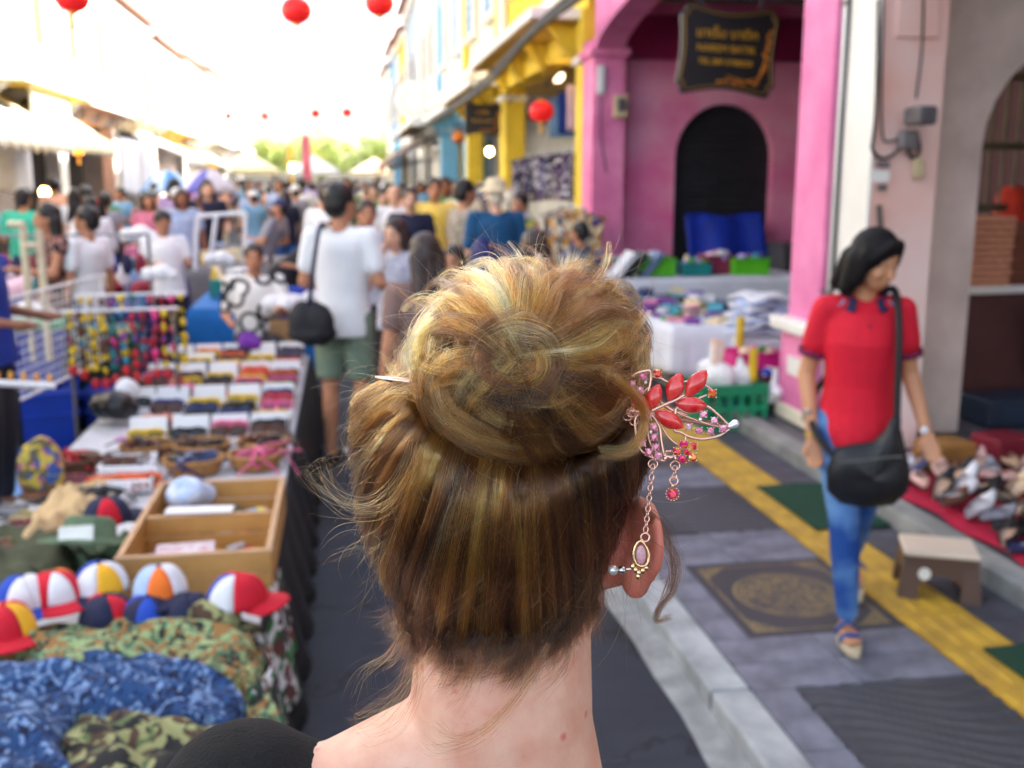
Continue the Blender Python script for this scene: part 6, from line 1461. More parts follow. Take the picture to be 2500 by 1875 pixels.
    # collar: folded band, navy with blue stripes, open at the front
    def colr(u, v):
        a = R_(-62) + (R_(242) - R_(-62)) * u; r_ = .064 + .030 * v + .004; return (r_ * 1.12 * math.cos(a), .006 + r_ * math.sin(a), 1.452 + (.030 * math.sin(a)) - .050 * v - .012 * max(0, -math.sin(a)))
    MB().sheet(colr, 40, 5).build('collar', M_NAVY, root, smooth=True, solid=.006)
    for s in (-1, 1):
        MB().sheet(lambda u, v: (s * (.088 + .022 * v + .004 * u), -.055 + .115 * u, 1.437 - .010 * v - .05 * abs(u - .55) * 1.0 - .012 * v), 10, 2).build('collar_stripe', M('stripe blue', (90, 170, 200), .8), root, smooth=True, solid=.005)
    # placket button
    MB().ell((0, -.132, 1.32), (.006, .004, .006), 8, 6).build('button', M_NAVY, root)
    # bobbed hair
    g = MB(); g.ell(hd((0, .018, .112)), (.094, .106, .100), rot=RH); g.ell(hd((0, .045, .06)), (.088, .08, .10), rot=RH)
    for s in (-1, 1): g.cap(hd((s * .076, -.008, .12)), hd((s * .082, -.012, .005)), .030, .026); g.cap(hd((s * .07, .03, .08)), hd((s * .084, .012, -.045)), .045, .034)
    for x in (-.05, 0, .05): g.cap(hd((x, .07, .06)), hd((x * 1.25, .078, -.055)), .05, .036)
    for s in (-1, 1): g.cap(hd((s * .02, -.056, .175)), hd((s * .078, -.030, .10)), .026, .022); g.cap(hd((s * .080, -.026, .10)), hd((s * .082, -.026, .0)), .022, .018)
    me = remesh(g, 'hair', .007, 4); carve(me, hd((0, -.090, .035)), RH, (.064, .084, .105))
    hm, nt, bs = newmat('glossy black hair'); bs.inputs['Base Color'].default_value = (.006, .005, .006, 1); bs.inputs['Roughness'].default_value = .5; bs.inputs['Specular IOR Level'].default_value = .18
    n = noise(nt, 60, 2); nt.nodes[-1]; mp = nt.nodes.new('ShaderNodeMapping'); tc = nt.nodes.new('ShaderNodeTexCoord'); mp.inputs['Scale'].default_value = (3, 3, .25); nt.links.new(tc.outputs['Object'], mp.inputs[0]); nt.links.new(mp.outputs[0], n.inputs['Vector'])
    bp2 = nt.nodes.new('ShaderNodeBump'); bp2.inputs['Strength'].default_value = .5; bp2.inputs['Distance'].default_value = .01; nt.links.new(n.outputs['Fac'], bp2.inputs['Height']); nt.links.new(bp2.outputs[0], bs.inputs['Normal'])
    me.materials.append(hm); link('hair', me, None, root)
    # watch on the left wrist, thread bracelet on the right
    d = (wr[0] - el[0]); d /= np.linalg.norm(d); p = wr[0] - d * .015; MB().tube([p - d * .008, p + d * .008], [.030, .030], 16, caps=False).build('watch_strap', M('rose leather', (190, 140, 120), .6), root, solid=.004)
    MB().ell(p + V3(-.01, -.030, 0), (.016, .006, .016), 12, 6).build('watch_face', M_CARD, root)
    d = (wr[1] - el[1]); d /= np.linalg.norm(d); p = wr[1] - d * .012; MB().tube([p - d * .006, p + d * .006], [.030, .030], 16, caps=False).build('bracelet', M('yellow thread', (214, 170, 70), .7), root, solid=.003)
    # sandals
    for i in range(2):
        s_ = thing_part = None
        hl = an[i] + V3(0, .045, -.072)
        so = MB(); n_ = 12; L = .262
        def w_(t): return .044 * math.sin(math.pi * min(max(t, .03), .97)) ** .35 * (1 + .14 * math.sin(2 * math.pi * (t - .2)))
        rim = [(w_(k / n_), -(k / n_) * L) for k in range(n_ + 1)] + [(-w_(k / n_), -(k / n_) * L) for k in range(n_, -1, -1)]
        dirz = -.25 if i == 0 else 0
        so.prism(rim, hl, (1, 0, 0), (0, 1, -dirz), (0, 0, 1), .026)
        o = so.build('sandal', M('sandal sole', (196, 180, 150), .7), root, bev=.006)
        for (ty, rz_) in ((-.075, .052), (-.155, .034)):
            P = [hl + V3(.044 * math.cos(a), ty, .022 + dirz * 0 - dirz * ty * -1 + rz_ * math.sin(a)) for a in np.linspace(0, math.pi, 12)]
            MB().sheet(lambda u, v: catmull(P, 24)[int(round(u * 23))] + V3(0, (v - .5) * .034, 0), 23, 2).build('strap', M('sandal blue', (24, 76, 150), .6), o, smooth=True, solid=.005)
    root.scale = (.885, .885, .885); root.location = (RWX, RWY, SW); root.rotation_euler = (0, 0, RWR)
rw_parts()
for ch in rw.children:
    if ch.name.startswith('shoe'): bpy.data.objects.remove(ch)
# her black slouchy bag on a cross-body strap
def RWP(p): c, s = math.cos(RWR), math.sin(RWR); p = np.array(p) * .885; return V3(RWX + p[0] * c - p[1] * s, RWY + p[0] * s + p[1] * c, SW + p[2])
bagc = RWP((.03, -.19, .72))
bg_ = thing('crossbody_bag', bagc, 'large black slouchy bag carried by the woman in red', 'bag')
BO0 = [(-.13, .84), (-.165, .74), (-.16, .64), (-.10, .585), (.02, .565), (.14, .585), (.20, .65), (.205, .74), (.175, .84), (.15, .93), (.115, 1.0), (.085, .93), (.03, .87), (-.06, .855)]
BO = [(.04 + (x - .04) * .86, .78 + (z - .78) * .88) for x, z in BO0]
def bag_side(sgn):
    V = []; F = []; n = len(BO); C0 = np.array([.03, .72])
    for r in (1.0, .93, .75, .5, .25, 0.02):
        for (x, z) in BO:
            q_ = C0 + (np.array([x, z]) - C0) * r; th = .045 * (1 - r ** 2.5) ** .6 + .004 * math.sin(x * 60 + z * 25) * (1 - r) + .006 * math.sin(z * 48 + x * 14) * (1 - r ** 3)
            V.append(RWP((q_[0], -.185 - sgn * th, q_[1])))
    for k in range(5):
        for i_ in range(n): F.append((k * n + i_, k * n + (i_ + 1) % n, (k + 1) * n + (i_ + 1) % n, (k + 1) * n + i_))
    F.append(tuple(5 * n + i_ for i_ in range(n))); return V, F
mb = MB()
for sgn in (1, -1): mb.add(*bag_side(sgn))
o = mb.build('bag_body', M('black leather', (20, 20, 26), .42, .2, 8, .3, 18), bg_, smooth=True); q_ = o.modifiers.new('w', 'WELD'); q_.merge_threshold = .002; q_ = o.modifiers.new('s', 'SUBSURF'); q_.levels = 1; q_.render_levels = 1
MB().tube([RWP((x, -.232, .80 + .02 * math.sin(x * 9))) for x in np.linspace(-.10, .14, 10)], .003, 6).build('zip', M('zip metal', (120, 118, 112), .4, metal=.8), bg_)
MB().tube([RWP((x * 1.0, -.185, z)) for x, z in BO], .004, 6, closed=True).build('piping', M('black webbing', (24, 24, 28), .7), bg_)
MB().tube(catmull([RWP((.12, -.185, .88)), RWP((.115, -.170, 1.10)), RWP((.112, -.145, 1.28)), RWP((.11, -.075, 1.425)), RWP((.10, .02, 1.455)), RWP((.05, .12, 1.38)), RWP((-.05, .16, 1.15)), RWP((-.17, .10, .98)), RWP((-.19, -.02, .92)), RWP((-.17, -.12, .86)), RWP((-.10, -.185, .78))], 50), .013, 8).build('strap', M('black webbing', (24, 24, 28), .7), bg_, smooth=True)
MB().box(RWP((-.205, -.03, .93)), (.02, .04, .05), rz=.3).build('buckle', M('steel', (170, 170, 174), .3, metal=.8), bg_, bev=.004)

# ================================================================== overhead: lanterns, bulbs, flags
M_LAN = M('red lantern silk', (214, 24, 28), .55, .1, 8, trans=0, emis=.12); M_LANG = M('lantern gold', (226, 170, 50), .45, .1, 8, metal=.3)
def lantern(c, r, label, m=None, lit=0., group='red silk lanterns strung over the street', tassel=True):
    t = thing('lantern', c, label, 'lantern', group); m = m or M_LAN
    n = 24; V = []; prof = [(math.sin(math.pi * (.07 + .86 * k / 12)) ** .85, .86 * math.cos(math.pi * (.07 + .86 * k / 12))) for k in range(13)]
    F = []
    for (a, z) in prof:
        for j in range(n):
            rr = a * (1 + .025 * math.cos(j * math.pi)); V.append((c[0] + r * rr * math.cos(2 * math.pi * j / n), c[1] + r * rr * math.sin(2 * math.pi * j / n), c[2] + r * z))
    for i in range(12):
        for j in range(n): F.append((i * n + j, i * n + (j + 1) % n, (i + 1) * n + (j + 1) % n, (i + 1) * n + j))
    MB().add(V, F).build('shade', m, t, smooth=True)
    for z in (-1, 1): MB().tube([(c[0], c[1], c[2] + z * r * .80), (c[0], c[1], c[2] + z * r * .94)], r * .30, 12).build('cap_ring', M_LANG, t)
    if tassel: MB().tube([(c[0], c[1], c[2] - r * .94), (c[0], c[1], c[2] - r * 1.25), (c[0], c[1], c[2] - r * 1.7)], [r * .03, r * .10, r * .14], 8).build('tassel', M_LANG, t)
    return t
LW = [((175, -8), 13.0, .20, 'red lantern at the top left corner'), ((723, 26), 14.5, .20, 'red lantern at the top middle, left of the pair'), ((926, 8), 15.0, .20, 'red lantern at the top middle, right of the pair'),
      ((558, 283), 46., .19, 'small distant red lantern by the left roofline'), ((647, 283), 47., .19, 'second small distant lantern from the left'), ((770, 277), 44., .20, 'third small distant lantern, near the middle of the sky'), ((847, 275), 43., .21, 'small distant red lantern closest to the right roofs')]
for (p, Y, r, l) in LW: lantern(tuple(gy(*p, Y)), r, l)
lw = thing('lantern_wire', (0, 14, 5.5), 'thin wires strung across the street carrying the lanterns', 'wire')
for (Y, z) in ((13.0, 4.35), (14.5, 4.60), (15.0, 4.62), (44, 5.2), (46.5, 5.2)):
    P = [(-7 + 10 * i / 20, Y, z + .9 * ((i / 20 - .5) * 2) ** 2 - .02) for i in range(21)]; MB().tube(P, .004, 4).build('wire', M_CABLE, lw)
# lit lanterns inside the left shop, bulbs
M_GLOW = M('glowing orange lantern', (255, 150, 40), .5, .1, emis=2.2); M_BULB = M('lit bulb', (255, 214, 130), .3, .02, emis=14)
lantern(tuple(gx(140, 345, -7.6)), .42, 'lit orange lantern in the dark shop at the upper left', M_GLOW, group='lit lanterns in the left shop'); lantern(tuple(gx(188, 352, -7.6)), .34, 'smaller lit orange lantern right of the first', M_GLOW, group='lit lanterns in the left shop')
def bulb(c, r, label):
    t = thing('light_bulb', tuple(c), label, 'bulb', 'bare lit bulbs'); MB().ell(c, (r, r, r * 1.15), 12, 8).build('globe', M_BULB, t, smooth=True); MB().tube([np.array(c) + [0, 0, r], np.array(c) + [0, 0, r * 2.4]], r * .45, 8).build('socket', M_BLK, t); MB().tube([np.array(c) + [0, 0, r * 2.4], np.array(c) + [0, 0, r * 2.4 + .5]], .006, 5).build('flex', M_BLK, t)
bulb(gy(1195, 370, 17.0), .055, 'lit bulb hanging by the yellow columns'); bulb(gy(109, 470, 19.0), .08, 'lit yellow bulb in the left crowd'); bulb(gy(715, 408, 22), .07, 'small lit white bulb over the middle stalls'); bulb(gx(107, 303, -7.7), .12, 'round pale lamp above the lit lanterns')
lantern(tuple(gy(1322, 272, 14.6)), .17, 'red lantern with gold band hanging under the yellow building', group='red lanterns under the canopies'); 
tag(MB().box(gy(1365, 190, 14.2), (.6, .08, .06), rz=1.45).build('tube_light', M('warm tube lamp', (255, 222, 180), .4, emis=1.5)), 'fluorescent tube fixed under the yellow ceiling', 'lamp')
# orange paper ornament by the blue column
tag(MB().lathe([(0, .16), (.14, .05), (.14, -.05), (0, -.16)], gy(1120, 335, 22.5), 6).build('paper_ornament', M('orange paper', (224, 130, 40), .7)), 'orange paper ornament hanging by the blue column', 'ornament')
# round white sign on the white building
rs = thing('round_sign', gx(1010, 245, 2.5), 'round white sign projecting from the white building', 'sign'); c = gx(1010, 245, 2.5)
MB().ell(c, (.62, .08, .62), 24, 12).build('disc', M_WHITE, rs, smooth=True); MB().tube(circ(c - [0, .07, 0], .4, (1, 0, 0), (0, 0, 1), 24), .03, 6, closed=True).build('ring', M('pale green paint', (170, 214, 200), .6), rs)
# left side sign board, awnings, flag
tag(MB().box(gx(125, 270, -6.3), (.08, 3.0, 1.0)).build('sign_board', M_WHITE, bev=.03), 'blank white sign board over the lantern shop at the left', 'sign')
def awn(y, L, z, out, m, label, drop=.9):
    t = thing('awning', (-6.5, y, z), label, 'awning', 'canvas awnings on the left side')
    MB().sheet(lambda u, v: (-7.0 + v * out, y + u * L, z - v * drop + .03 * math.sin(u * 40)), 40, 6).build('canvas', m, t, smooth=True, solid=.02)
    MB().sheet(lambda u, v: (-7.0 + out, y + u * L, z - drop - v * .25 * (1 + .2 * math.sin(u * 60))), 50, 2).build('valance', m, t, smooth=True, solid=.01)
    for a in (.1, L - .1): MB().tube([(-6.98, y + a, z - drop), (-7 + out, y + a, z - drop)], .02, 6).build('arm', MATS['steel leg'], t)
awn(16.0, 5.5, 3.4, 1.9, M('white canvas', (236, 232, 220), .85, .05, 4), 'white canvas awning at the left edge'); awn(36, 5.5, 3.4, 2.0, M('white canvas', (236, 232, 220), .85), 'white awning beside the lantern shop'); awn(43, 6, 3.3, 1.6, M('ochre canvas', (206, 160, 70), .85), 'ochre awning past the lantern shop'); awn(51, 6, 3.2, 1.7, M('white canvas', (236, 232, 220), .85), 'pale awning far down the left side'); awn(23, 5, 3.5, 1.4, M('pale canvas', (238, 230, 200), .85), 'pale cream awning above the left crowd')
# hanging white sheets that catch the sun
for i, (y, L, z0, z1, l) in enumerate(((30.0, 2.6, 1.3, 2.9, 'sunlit white cloth hung under the lantern shop canopy'), (33.0, 1.8, 1.4, 3.2, 'second sunlit white cloth beside the lantern shop'), (19.0, 2.4, 1.5, 3.0, 'sunlit white sheet hung at the left edge'))):
    tag(MB().sheet(lambda u, v: (-5.9 + .05 * math.sin(u * 14), y + u * L, z0 + v * (z1 - z0) + .08 * math.sin(u * 7) * (1 - v)), 24, 8).build('hanging_sheet', M_CLOTH, smooth=True, solid=.006), l, 'sheet')
fl = thing('flag', gx(340, 190, -6.4), 'green flag hanging from a pole on the left row', 'flag'); c = gx(347, 165, -6.4)
MB().sheet(lambda u, v: (c[0] + .12 * math.sin(u * 5 + v * 2), c[1] + u * 1.2, c[2] - v * 1.5 - u * .4), 12, 12).build('cloth', M('flag green', (70, 150, 40), .8), fl, smooth=True, solid=.01); MB().tube([c + [0, -.05, .3], c + [0, -.05, -1.9]], .025, 6).build('pole', M_CARD, fl)
# parasols
def parasol(c, r, hgt, cols, label):
    t = thing('parasol', (c[0], c[1], 0), label, 'umbrella', 'umbrellas held over the crowd'); n = 8
    for k in range(n):
        a0, a1 = 2 * math.pi * k / n, 2 * math.pi * (k + 1) / n
        MB().sheet(lambda u, v: (c[0] + r * v * (1 - .06 * math.sin(math.pi * u) * v) * math.cos(a0 + (a1 - a0) * u), c[1] + r * v * (1 - .06 * math.sin(math.pi * u) * v) * math.sin(a0 + (a1 - a0) * u), c[2] + hgt * (1 - v ** 1.8)), 5, 6).build('panel', cols[k % len(cols)], t, smooth=True, solid=.006)
    MB().tube([(c[0], c[1], .0), (c[0], c[1], c[2] + hgt + .05)], .016, 8).build('pole', MATS['steel leg'], t)
    for k in range(n): a = 2 * math.pi * k / n; MB().tube([(c[0], c[1], c[2] + hgt * .95), (c[0] + r * .97 * math.cos(a), c[1] + r * .97 * math.sin(a), c[2] - .01)], .006, 4).build('rib', MATS['steel leg'], t)
parasol(gy(412, 470, 21), .55, .42, [M('umbrella blue', (60, 140, 226), .6), M('umbrella pale blue', (190, 214, 240), .6)], 'blue and pale blue umbrella over the middle stalls')
parasol(gy(512, 470, 19), .52, .40, [M('umbrella lilac', (206, 200, 220), .6), M('umbrella lilac', (190, 180, 214), .6), M('umbrella violet', (90, 90, 190), .6)], 'large lilac umbrella right of the blue one')
# vertical red banners and a market tent at the far end
for i, (p, Y, m, l) in enumerate((((738, 380), 52, M('banner rose', (244, 120, 140), .7), 'tall rose banner near the end of the street'), ((700, 400), 66, M('banner amber', (240, 190, 70), .7), 'amber banner at the end of the street'))):
    c = gy(*p, Y); t = thing('banner', (c[0], Y, 0), l, 'banner'); MB().sheet(lambda u, v: (c[0] + u * .4, Y + .05 * math.sin(v * 9), 3.9 - v * 2.6), 6, 14).build('cloth', m, t, smooth=True, solid=.01); MB().tube([(c[0], Y, 0), (c[0], Y, 4.1)], .03, 6).build('pole', MATS['steel leg'], t)
def tent(x, y, m, label):
    t = thing('market_tent', (x, y, 0), label, 'tent', 'market tents at the end of the street')
    MB().add([(x - 1.5, y - 1.5, 2.3), (x + 1.5, y - 1.5, 2.3), (x + 1.5, y + 1.5, 2.3), (x - 1.5, y + 1.5, 2.3), (x, y, 3.2), (x - 1.5, y - 1.5, 2.05), (x + 1.5, y - 1.5, 2.05), (x + 1.5, y + 1.5, 2.05), (x - 1.5, y + 1.5, 2.05)], [(0, 1, 4), (1, 2, 4), (2, 3, 4), (3, 0, 4), (0, 5, 6, 1), (1, 6, 7, 2), (2, 7, 8, 3), (3, 8, 5, 0)]).build('canopy', m, t, solid=.02)
    for sx in (-1, 1):
        for sy in (-1, 1): MB().tube([(x + sx * 1.45, y + sy * 1.45, 0), (x + sx * 1.45, y + sy * 1.45, 2.3)], .03, 6).build('leg', MATS['steel leg'], t)
tent(-1.5, 62, M('tent white', (236, 236, 236), .7), 'white market tent at the end of the street, left'); tent(2.2, 68, M('tent cream', (240, 220, 190), .7), 'cream market tent at the end of the street, right'); tent(-4.6, 55, M('tent buff', (240, 226, 180), .7), 'buff market tent far down on the left')
# ------------------------------------------------------------------ trees closing the street
M_LEAF = [M('leaf bright', (206, 212, 120), .6, .2, 4), M('leaf mid', (180, 196, 110), .6, .2, 4)]
M_BARK = M('bark', (96, 78, 62), .9, .2, 8, .4, 30)
def tree(x, y, h, r, label, seed):
    qq = np.random.default_rng(seed); t = thing('tree', (x, y, 0), label, 'tree', 'trees at the end of the street')
    MB().tube([(x, y, 0), (x + .1, y, h * .3), (x, y + .1, h * .55)], [.28, .22, .14], 10).build('trunk', M_BARK, t, smooth=True)
    for k in range(7):
        a = k * .9; e = np.array([x + r * .6 * math.cos(a), y + r * .6 * math.sin(a), h * (.62 + .05 * (k % 3))]); MB().tube(catmull([(x, y, h * (.34 + .03 * k)), (np.array([x, y, h * .45]) + e) / 2 + [0, 0, .2], e], 8), np.linspace(.10, .03, 8), 6).build('limb', M_BARK, t)
    cl = []
    for k in range(34):
        d = qq.normal(size=3); d /= np.linalg.norm(d); rr = r * qq.uniform(.35, 1.); cl.append((x + d[0] * rr, y + d[1] * rr, h * .68 + d[2] * rr * .6, r * qq.uniform(.18, .34)))
    for m in range(2):
        V = []; F = []
        for ci, (cx_, cy_, cz_, cr) in enumerate(cl):
            if ci % 2 != m: continue
            for _ in range(150):
                d = qq.normal(size=3); d /= np.linalg.norm(d); p = np.array([cx_, cy_, cz_]) + d * cr * qq.uniform(.5, 1.05); a = qq.normal(size=3); a /= np.linalg.norm(a); b = np.cross(a, qq.normal(size=3)); b /= np.linalg.norm(b); s = qq.uniform(.08, .16); n0 = len(V)
                V += [p - a * s, p + b * s * .5, p + a * s, p - b * s * .5]; F.append((n0, n0 + 1, n0 + 2, n0 + 3))
        MB().add(V, F).build('crown', M_LEAF[m], t)
tree(-1.5, 80, 5.2, 2.4, 'yellow green tree at the end of the street, left of the banner', 1); tree(3.0, 84, 5.8, 2.6, 'taller green tree at the end of the street, right', 2); tree(-5.6, 92, 5.5, 2.4, 'rounded tree far behind the left row', 3)
# ================================================================== blonde woman in the foreground, seen from behind
HF = np.array([math.sin(PS + .20), math.cos(PS + .20), 0.]); HR = np.array([math.cos(PS + .20), -math.sin(PS + .20), 0.]); HZ = np.array([0, 0, 1.])
HC = gd(1222, 1135, .66)
def hp(x, y, z): return HC + HR * x + HF * y + HZ * z
HM = Matrix((tuple(HR), tuple(HF), tuple(HZ))).transposed()
NB = gd(1225, 1880, .672)
wroot = thing('person', (NB[0], NB[1], 0), 'blonde woman seen from behind with a messy bun and a black top', 'person')
def skin_mat():
    m, nt, b = newmat('fair mottled skin')
    n = noise(nt, 38, 4); r = nt.nodes.new('ShaderNodeValToRGB'); e = r.color_ramp.elements
    e[0].position = .30; e[0].color = (*srgb((220, 158, 134)), 1); e[1].position = .66; e[1].color = (*srgb((232, 188, 164)), 1)
    nt.links.new(n.outputs['Fac'], r.inputs[0])
    def spots(scale, thr, colr, prev, off):
        t = nt.nodes.new('ShaderNodeTexCoord'); mp = nt.nodes.new('ShaderNodeMapping'); mp.inputs['Location'].default_value = off; nt.links.new(t.outputs['Object'], mp.inputs[0])
        v = nt.nodes.new('ShaderNodeTexVoronoi'); v.inputs['Scale'].default_value = scale; nt.links.new(mp.outputs[0], v.inputs['Vector'])
        q = nt.nodes.new('ShaderNodeValToRGB'); q.color_ramp.elements[0].position = thr * .35; q.color_ramp.elements[0].color = (1, 1, 1, 1); q.color_ramp.elements[1].position = thr; q.color_ramp.elements[1].color = (0, 0, 0, 1)
        nt.links.new(v.outputs['Distance'], q.inputs[0])
        wn_ = nt.nodes.new('ShaderNodeTexNoise'); wn_.inputs['Scale'].default_value = scale * .45; nt.links.new(mp.outputs[0], wn_.inputs['Vector'])
        w2 = nt.nodes.new('ShaderNodeMath'); w2.operation = 'GREATER_THAN'; w2.inputs[1].default_value = .50; nt.links.new(wn_.outputs['Fac'], w2.inputs[0])
        mu = nt.nodes.new('ShaderNodeMath'); mu.operation = 'MULTIPLY'; nt.links.new(q.outputs[0], mu.inputs[0]); nt.links.new(w2.outputs[0], mu.inputs[1])
        mx = nt.nodes.new('ShaderNodeMix'); mx.data_type = 'RGBA'; nt.links.new(mu.outputs[0], mx.inputs[0]); nt.links.new(prev, mx.inputs[6]); mx.inputs[7].default_value = (*srgb(colr), 1); return mx.outputs[2]
    c = spots(52, .20, (214, 112, 100), r.outputs[0], (.3, .1, .7)); c = spots(30, .06, (128, 72, 50), c, (1.3, 2.1, .2))
    # ears are redder than the rest
    ge = nt.nodes.new('ShaderNodeNewGeometry'); vd = nt.nodes.new('ShaderNodeVectorMath'); vd.operation = 'DISTANCE'; nt.links.new(ge.outputs['Position'], vd.inputs[0]); vd.inputs[1].default_value = tuple(hp(.094, -.02, -.048))
    er = nt.nodes.new('ShaderNodeValToRGB'); er.color_ramp.elements[0].position = .028; er.color_ramp.elements[0].color = (.8, .8, .8, 1); er.color_ramp.elements[1].position = .042; er.color_ramp.elements[1].color = (0, 0, 0, 1); nt.links.new(vd.outputs['Value'], er.inputs[0])
    em_ = nt.nodes.new('ShaderNodeMix'); em_.data_type = 'RGBA'; nt.links.new(er.outputs[0], em_.inputs[0]); nt.links.new(c, em_.inputs[6]); em_.inputs[7].default_value = (*srgb((206, 104, 84)), 1); c = em_.outputs[2]
    nt.links.new(c, b.inputs['Base Color']); b.inputs['Roughness'].default_value = .45
    b.inputs['Subsurface Weight'].default_value = .35; b.inputs['Subsurface Scale'].default_value = .006; b.inputs['Subsurface Radius'].default_value = (1, .32, .16)
    n2 = noise(nt, 420, 3); bp_ = nt.nodes.new('ShaderNodeBump'); bp_.inputs['Strength'].default_value = .12; bp_.inputs['Distance'].default_value = .002; nt.links.new(n2.outputs['Fac'], bp_.inputs['Height']); nt.links.new(bp_.outputs[0], b.inputs['Normal'])
    return m
def woman_body():
    b = MB()
    b.ell(hp(0, .012, .0), (.074, .080, .090), 24, 16, HM); b.ell(hp(0, .045, -.062), (.058, .058, .055), 20, 14, HM); b.ell(hp(0, .088, -.022), (.011, .016, .018), rot=HM)
    b.ell(hp(0, .080, -.062), (.022, .012, .010), rot=HM); b.ell(hp(0, .075, -.098), (.026, .022, .020), rot=HM)
    # neck
    n0, n1 = gd(1236, 1420, .672), gd(1222, 1740, .672)
    b.cap(n0, n1, .055, .0605, 24, 6); b.cap(n1, gd(1222, 1990, .69), .0605, .075, 24, 6)
    # trapezius and shoulders
    b.cap(gd(1110, 1842, .672), gd(800, 1990, .675), .046, .044, 20, 5); b.cap(gd(800, 1990, .675), gd(600, 1975, .670), .044, .050, 20, 5)
    b.cap(gd(1290, 1990, .69), gd(1560, 2190, .70), .056, .046, 20, 5); b.cap(gd(1560, 2190, .70), gd(1850, 2330, .72), .046, .052, 20, 5)
    LS, RS = gd(600, 1985, .670), gd(1850, 2330, .72); mid = (LS + RS) / 2
    ax = RS - LS; ax /= np.linalg.norm(ax); fw = np.array([HF[0], HF[1], 0]); S = Matrix((tuple(ax), tuple(np.cross(np.cross(ax, fw), ax)), tuple(np.cross(ax, fw)))).transposed()
    b.ell(mid + [0, 0, -.10] + fw * .03, (.150, .095, .15), 24, 16, S); b.ell([mid[0], mid[1], mid[2] - .28] + fw * .035, (.125, .09, .16), 24, 16); b.ell([mid[0], mid[1], .92] + fw * .02, (.155, .115, .15), 24, 16); b.ell([mid[0], mid[1], 1.05] + fw * .025, (.13, .10, .15), 24, 16)
    for s, P in ((-1, LS), (1, RS)):
        e = P + HR * s * .04 + [0, 0, -.27]; w = e + HR * s * .0 + HF * .05 + [0, 0, -.22]
        b.cap(P, e, .044, .037, 16, 4); b.cap(e, w, .037, .026, 16, 4); hand(b, w, e, 1., True)
        h_ = np.array([mid[0], mid[1], .88]) + HR * s * .085; k = np.array([mid[0], mid[1], .47]) + HR * s * .09; a = np.array([mid[0], mid[1], .08]) + HR * s * .09
        b.cap(h_, k, .078, .052, 16, 4); b.cap(k, a, .052, .036, 16, 4); b.cap(a + [0, 0, -.03], a + HF * .14 + [0, 0, -.045], .036, .028, 16, 4)
    # right ear: shell, rim and lobe; left ear
    for s in (1, -1):
        def ep(a, c, o): return hp(s * (.070 + .10 * (c + .03) + o), (-.006 if s > 0 else .012) + a * 1.3, -.046 + c * .88)      # a forward, c up, o out
        out = lambda a: (.004 + .62 * max(0, .02 - a)) if s > 0 else .002 + .15 * max(0, .02 - a)        # stands away from the head at the back
        b.ell(hp(s * .050, .004, -.050), (.022, .034, .050), 16, 10, HM); b.ell(hp(s * .044, .020, -.088), (.022, .038, .040), 16, 10, HM)
        rim = [(.012, .022), (.004, .031), (-.008, .033), (-.018, .026), (-.023, .012), (-.022, -.004), (-.018, -.014)]
        for i in range(len(rim) - 1): b.cap(ep(*rim[i], out(rim[i][0])), ep(*rim[i + 1], out(rim[i + 1][0])), .0042, .0042, 10, 3)
        for (a, c, r_) in ((-.006, .014, .014), (-.008, .0, .013), (-.004, -.014, .010)): b.ell(ep(a, c, out(a) - .002), (.0050, r_ * 1.35, r_ * 1.5), 14, 8, HM @ Euler((0, 0, s * .5)).to_matrix())
        b.ell(ep(-.011, -.020, out(-.011) - .004), (.0095, .0115, .0125), 14, 9, HM); b.ell(ep(-.012, -.011, out(-.012) - .004), (.0110, .0105, .0125), 14, 9, HM); b.ell(ep(.0, -.012, .0), (.015, .014, .020), 12, 8, HM)
        b.ell(ep(.004, -.004, .0), (.012, .014, .028), 12, 8, HM)
    me = remesh(b, 'body', .0036, 5, .5); me.transform(Matrix.Translation(-wroot.location)); me.materials.append(skin_mat()); link('body', me, None, wroot)
    # black top: wide neck, cap sleeve over the left shoulder
    t = MB()
    t.cap(gd(725, 2000, .675), gd(600, 1982, .670), .052, .060, 20, 5); t.cap(LS, LS + HR * -.03 + [0, 0, -.10], .060, .060, 20, 5); t.cap(RS, RS + HR * .03 + [0, 0, -.10], .060, .058, 20, 5); t.cap(gd(1640, 2260, .71), RS, .054, .060, 20, 5)
    t.ell(mid + [0, 0, -.115] + fw * .03, (.163, .107, .15), 24, 16, S); t.ell([mid[0], mid[1], mid[2] - .28] + fw * .035, (.137, .102, .17), 24, 16); t.ell([mid[0], mid[1], 1.05] + fw * .025, (.143, .112, .15), 24, 16); t.ell([mid[0], mid[1], .94] + fw * .02, (.168, .128, .14), 24, 16)
    me = remesh(t, 'top', .006, 3); clip_mesh(me, tuple(gd(765, 1850, .68)), tuple(HR * .86 + HZ * .32 + HF * -.1)) if False else None
    me.transform(Matrix.Translation(-wroot.location)); me.materials.append(M('black jersey', (13, 13, 17), .95, .35, 25, .5, 420)); o = link('top', me, None, wroot)
    # trousers and shoes (out of frame)
    j = MB(); j.ell([mid[0], mid[1], .90] + fw * .02, (.162, .122, .13), 20, 14)
    for s in (-1, 1):
        h_ = np.array([mid[0], mid[1], .88]) + HR * s * .085; k = np.array([mid[0], mid[1], .47]) + HR * s * .09; a = np.array([mid[0], mid[1], .10]) + HR * s * .09
        j.cap(h_, k, .095, .068, 14, 4); j.cap(k, a, .068, .05, 14, 4)
        f = MB(); f.cap(a + [0, 0, -.055] - HF * .03, a + HF * .15 + [0, 0, -.065], .042, .034); f.build('shoe', M_BLK, wroot, smooth=True)
    me = remesh(j, 'trousers', .014, 3); me.transform(Matrix.Translation(-wroot.location)); me.materials.append(M_DK); link('trousers', me, None, wroot)
    for s in (-1, 1): MB().ell(hp(s * .031, .082, .012), (.013, .008, .007), 10, 7, HM).build('eye', M_EYE, wroot, smooth=True)
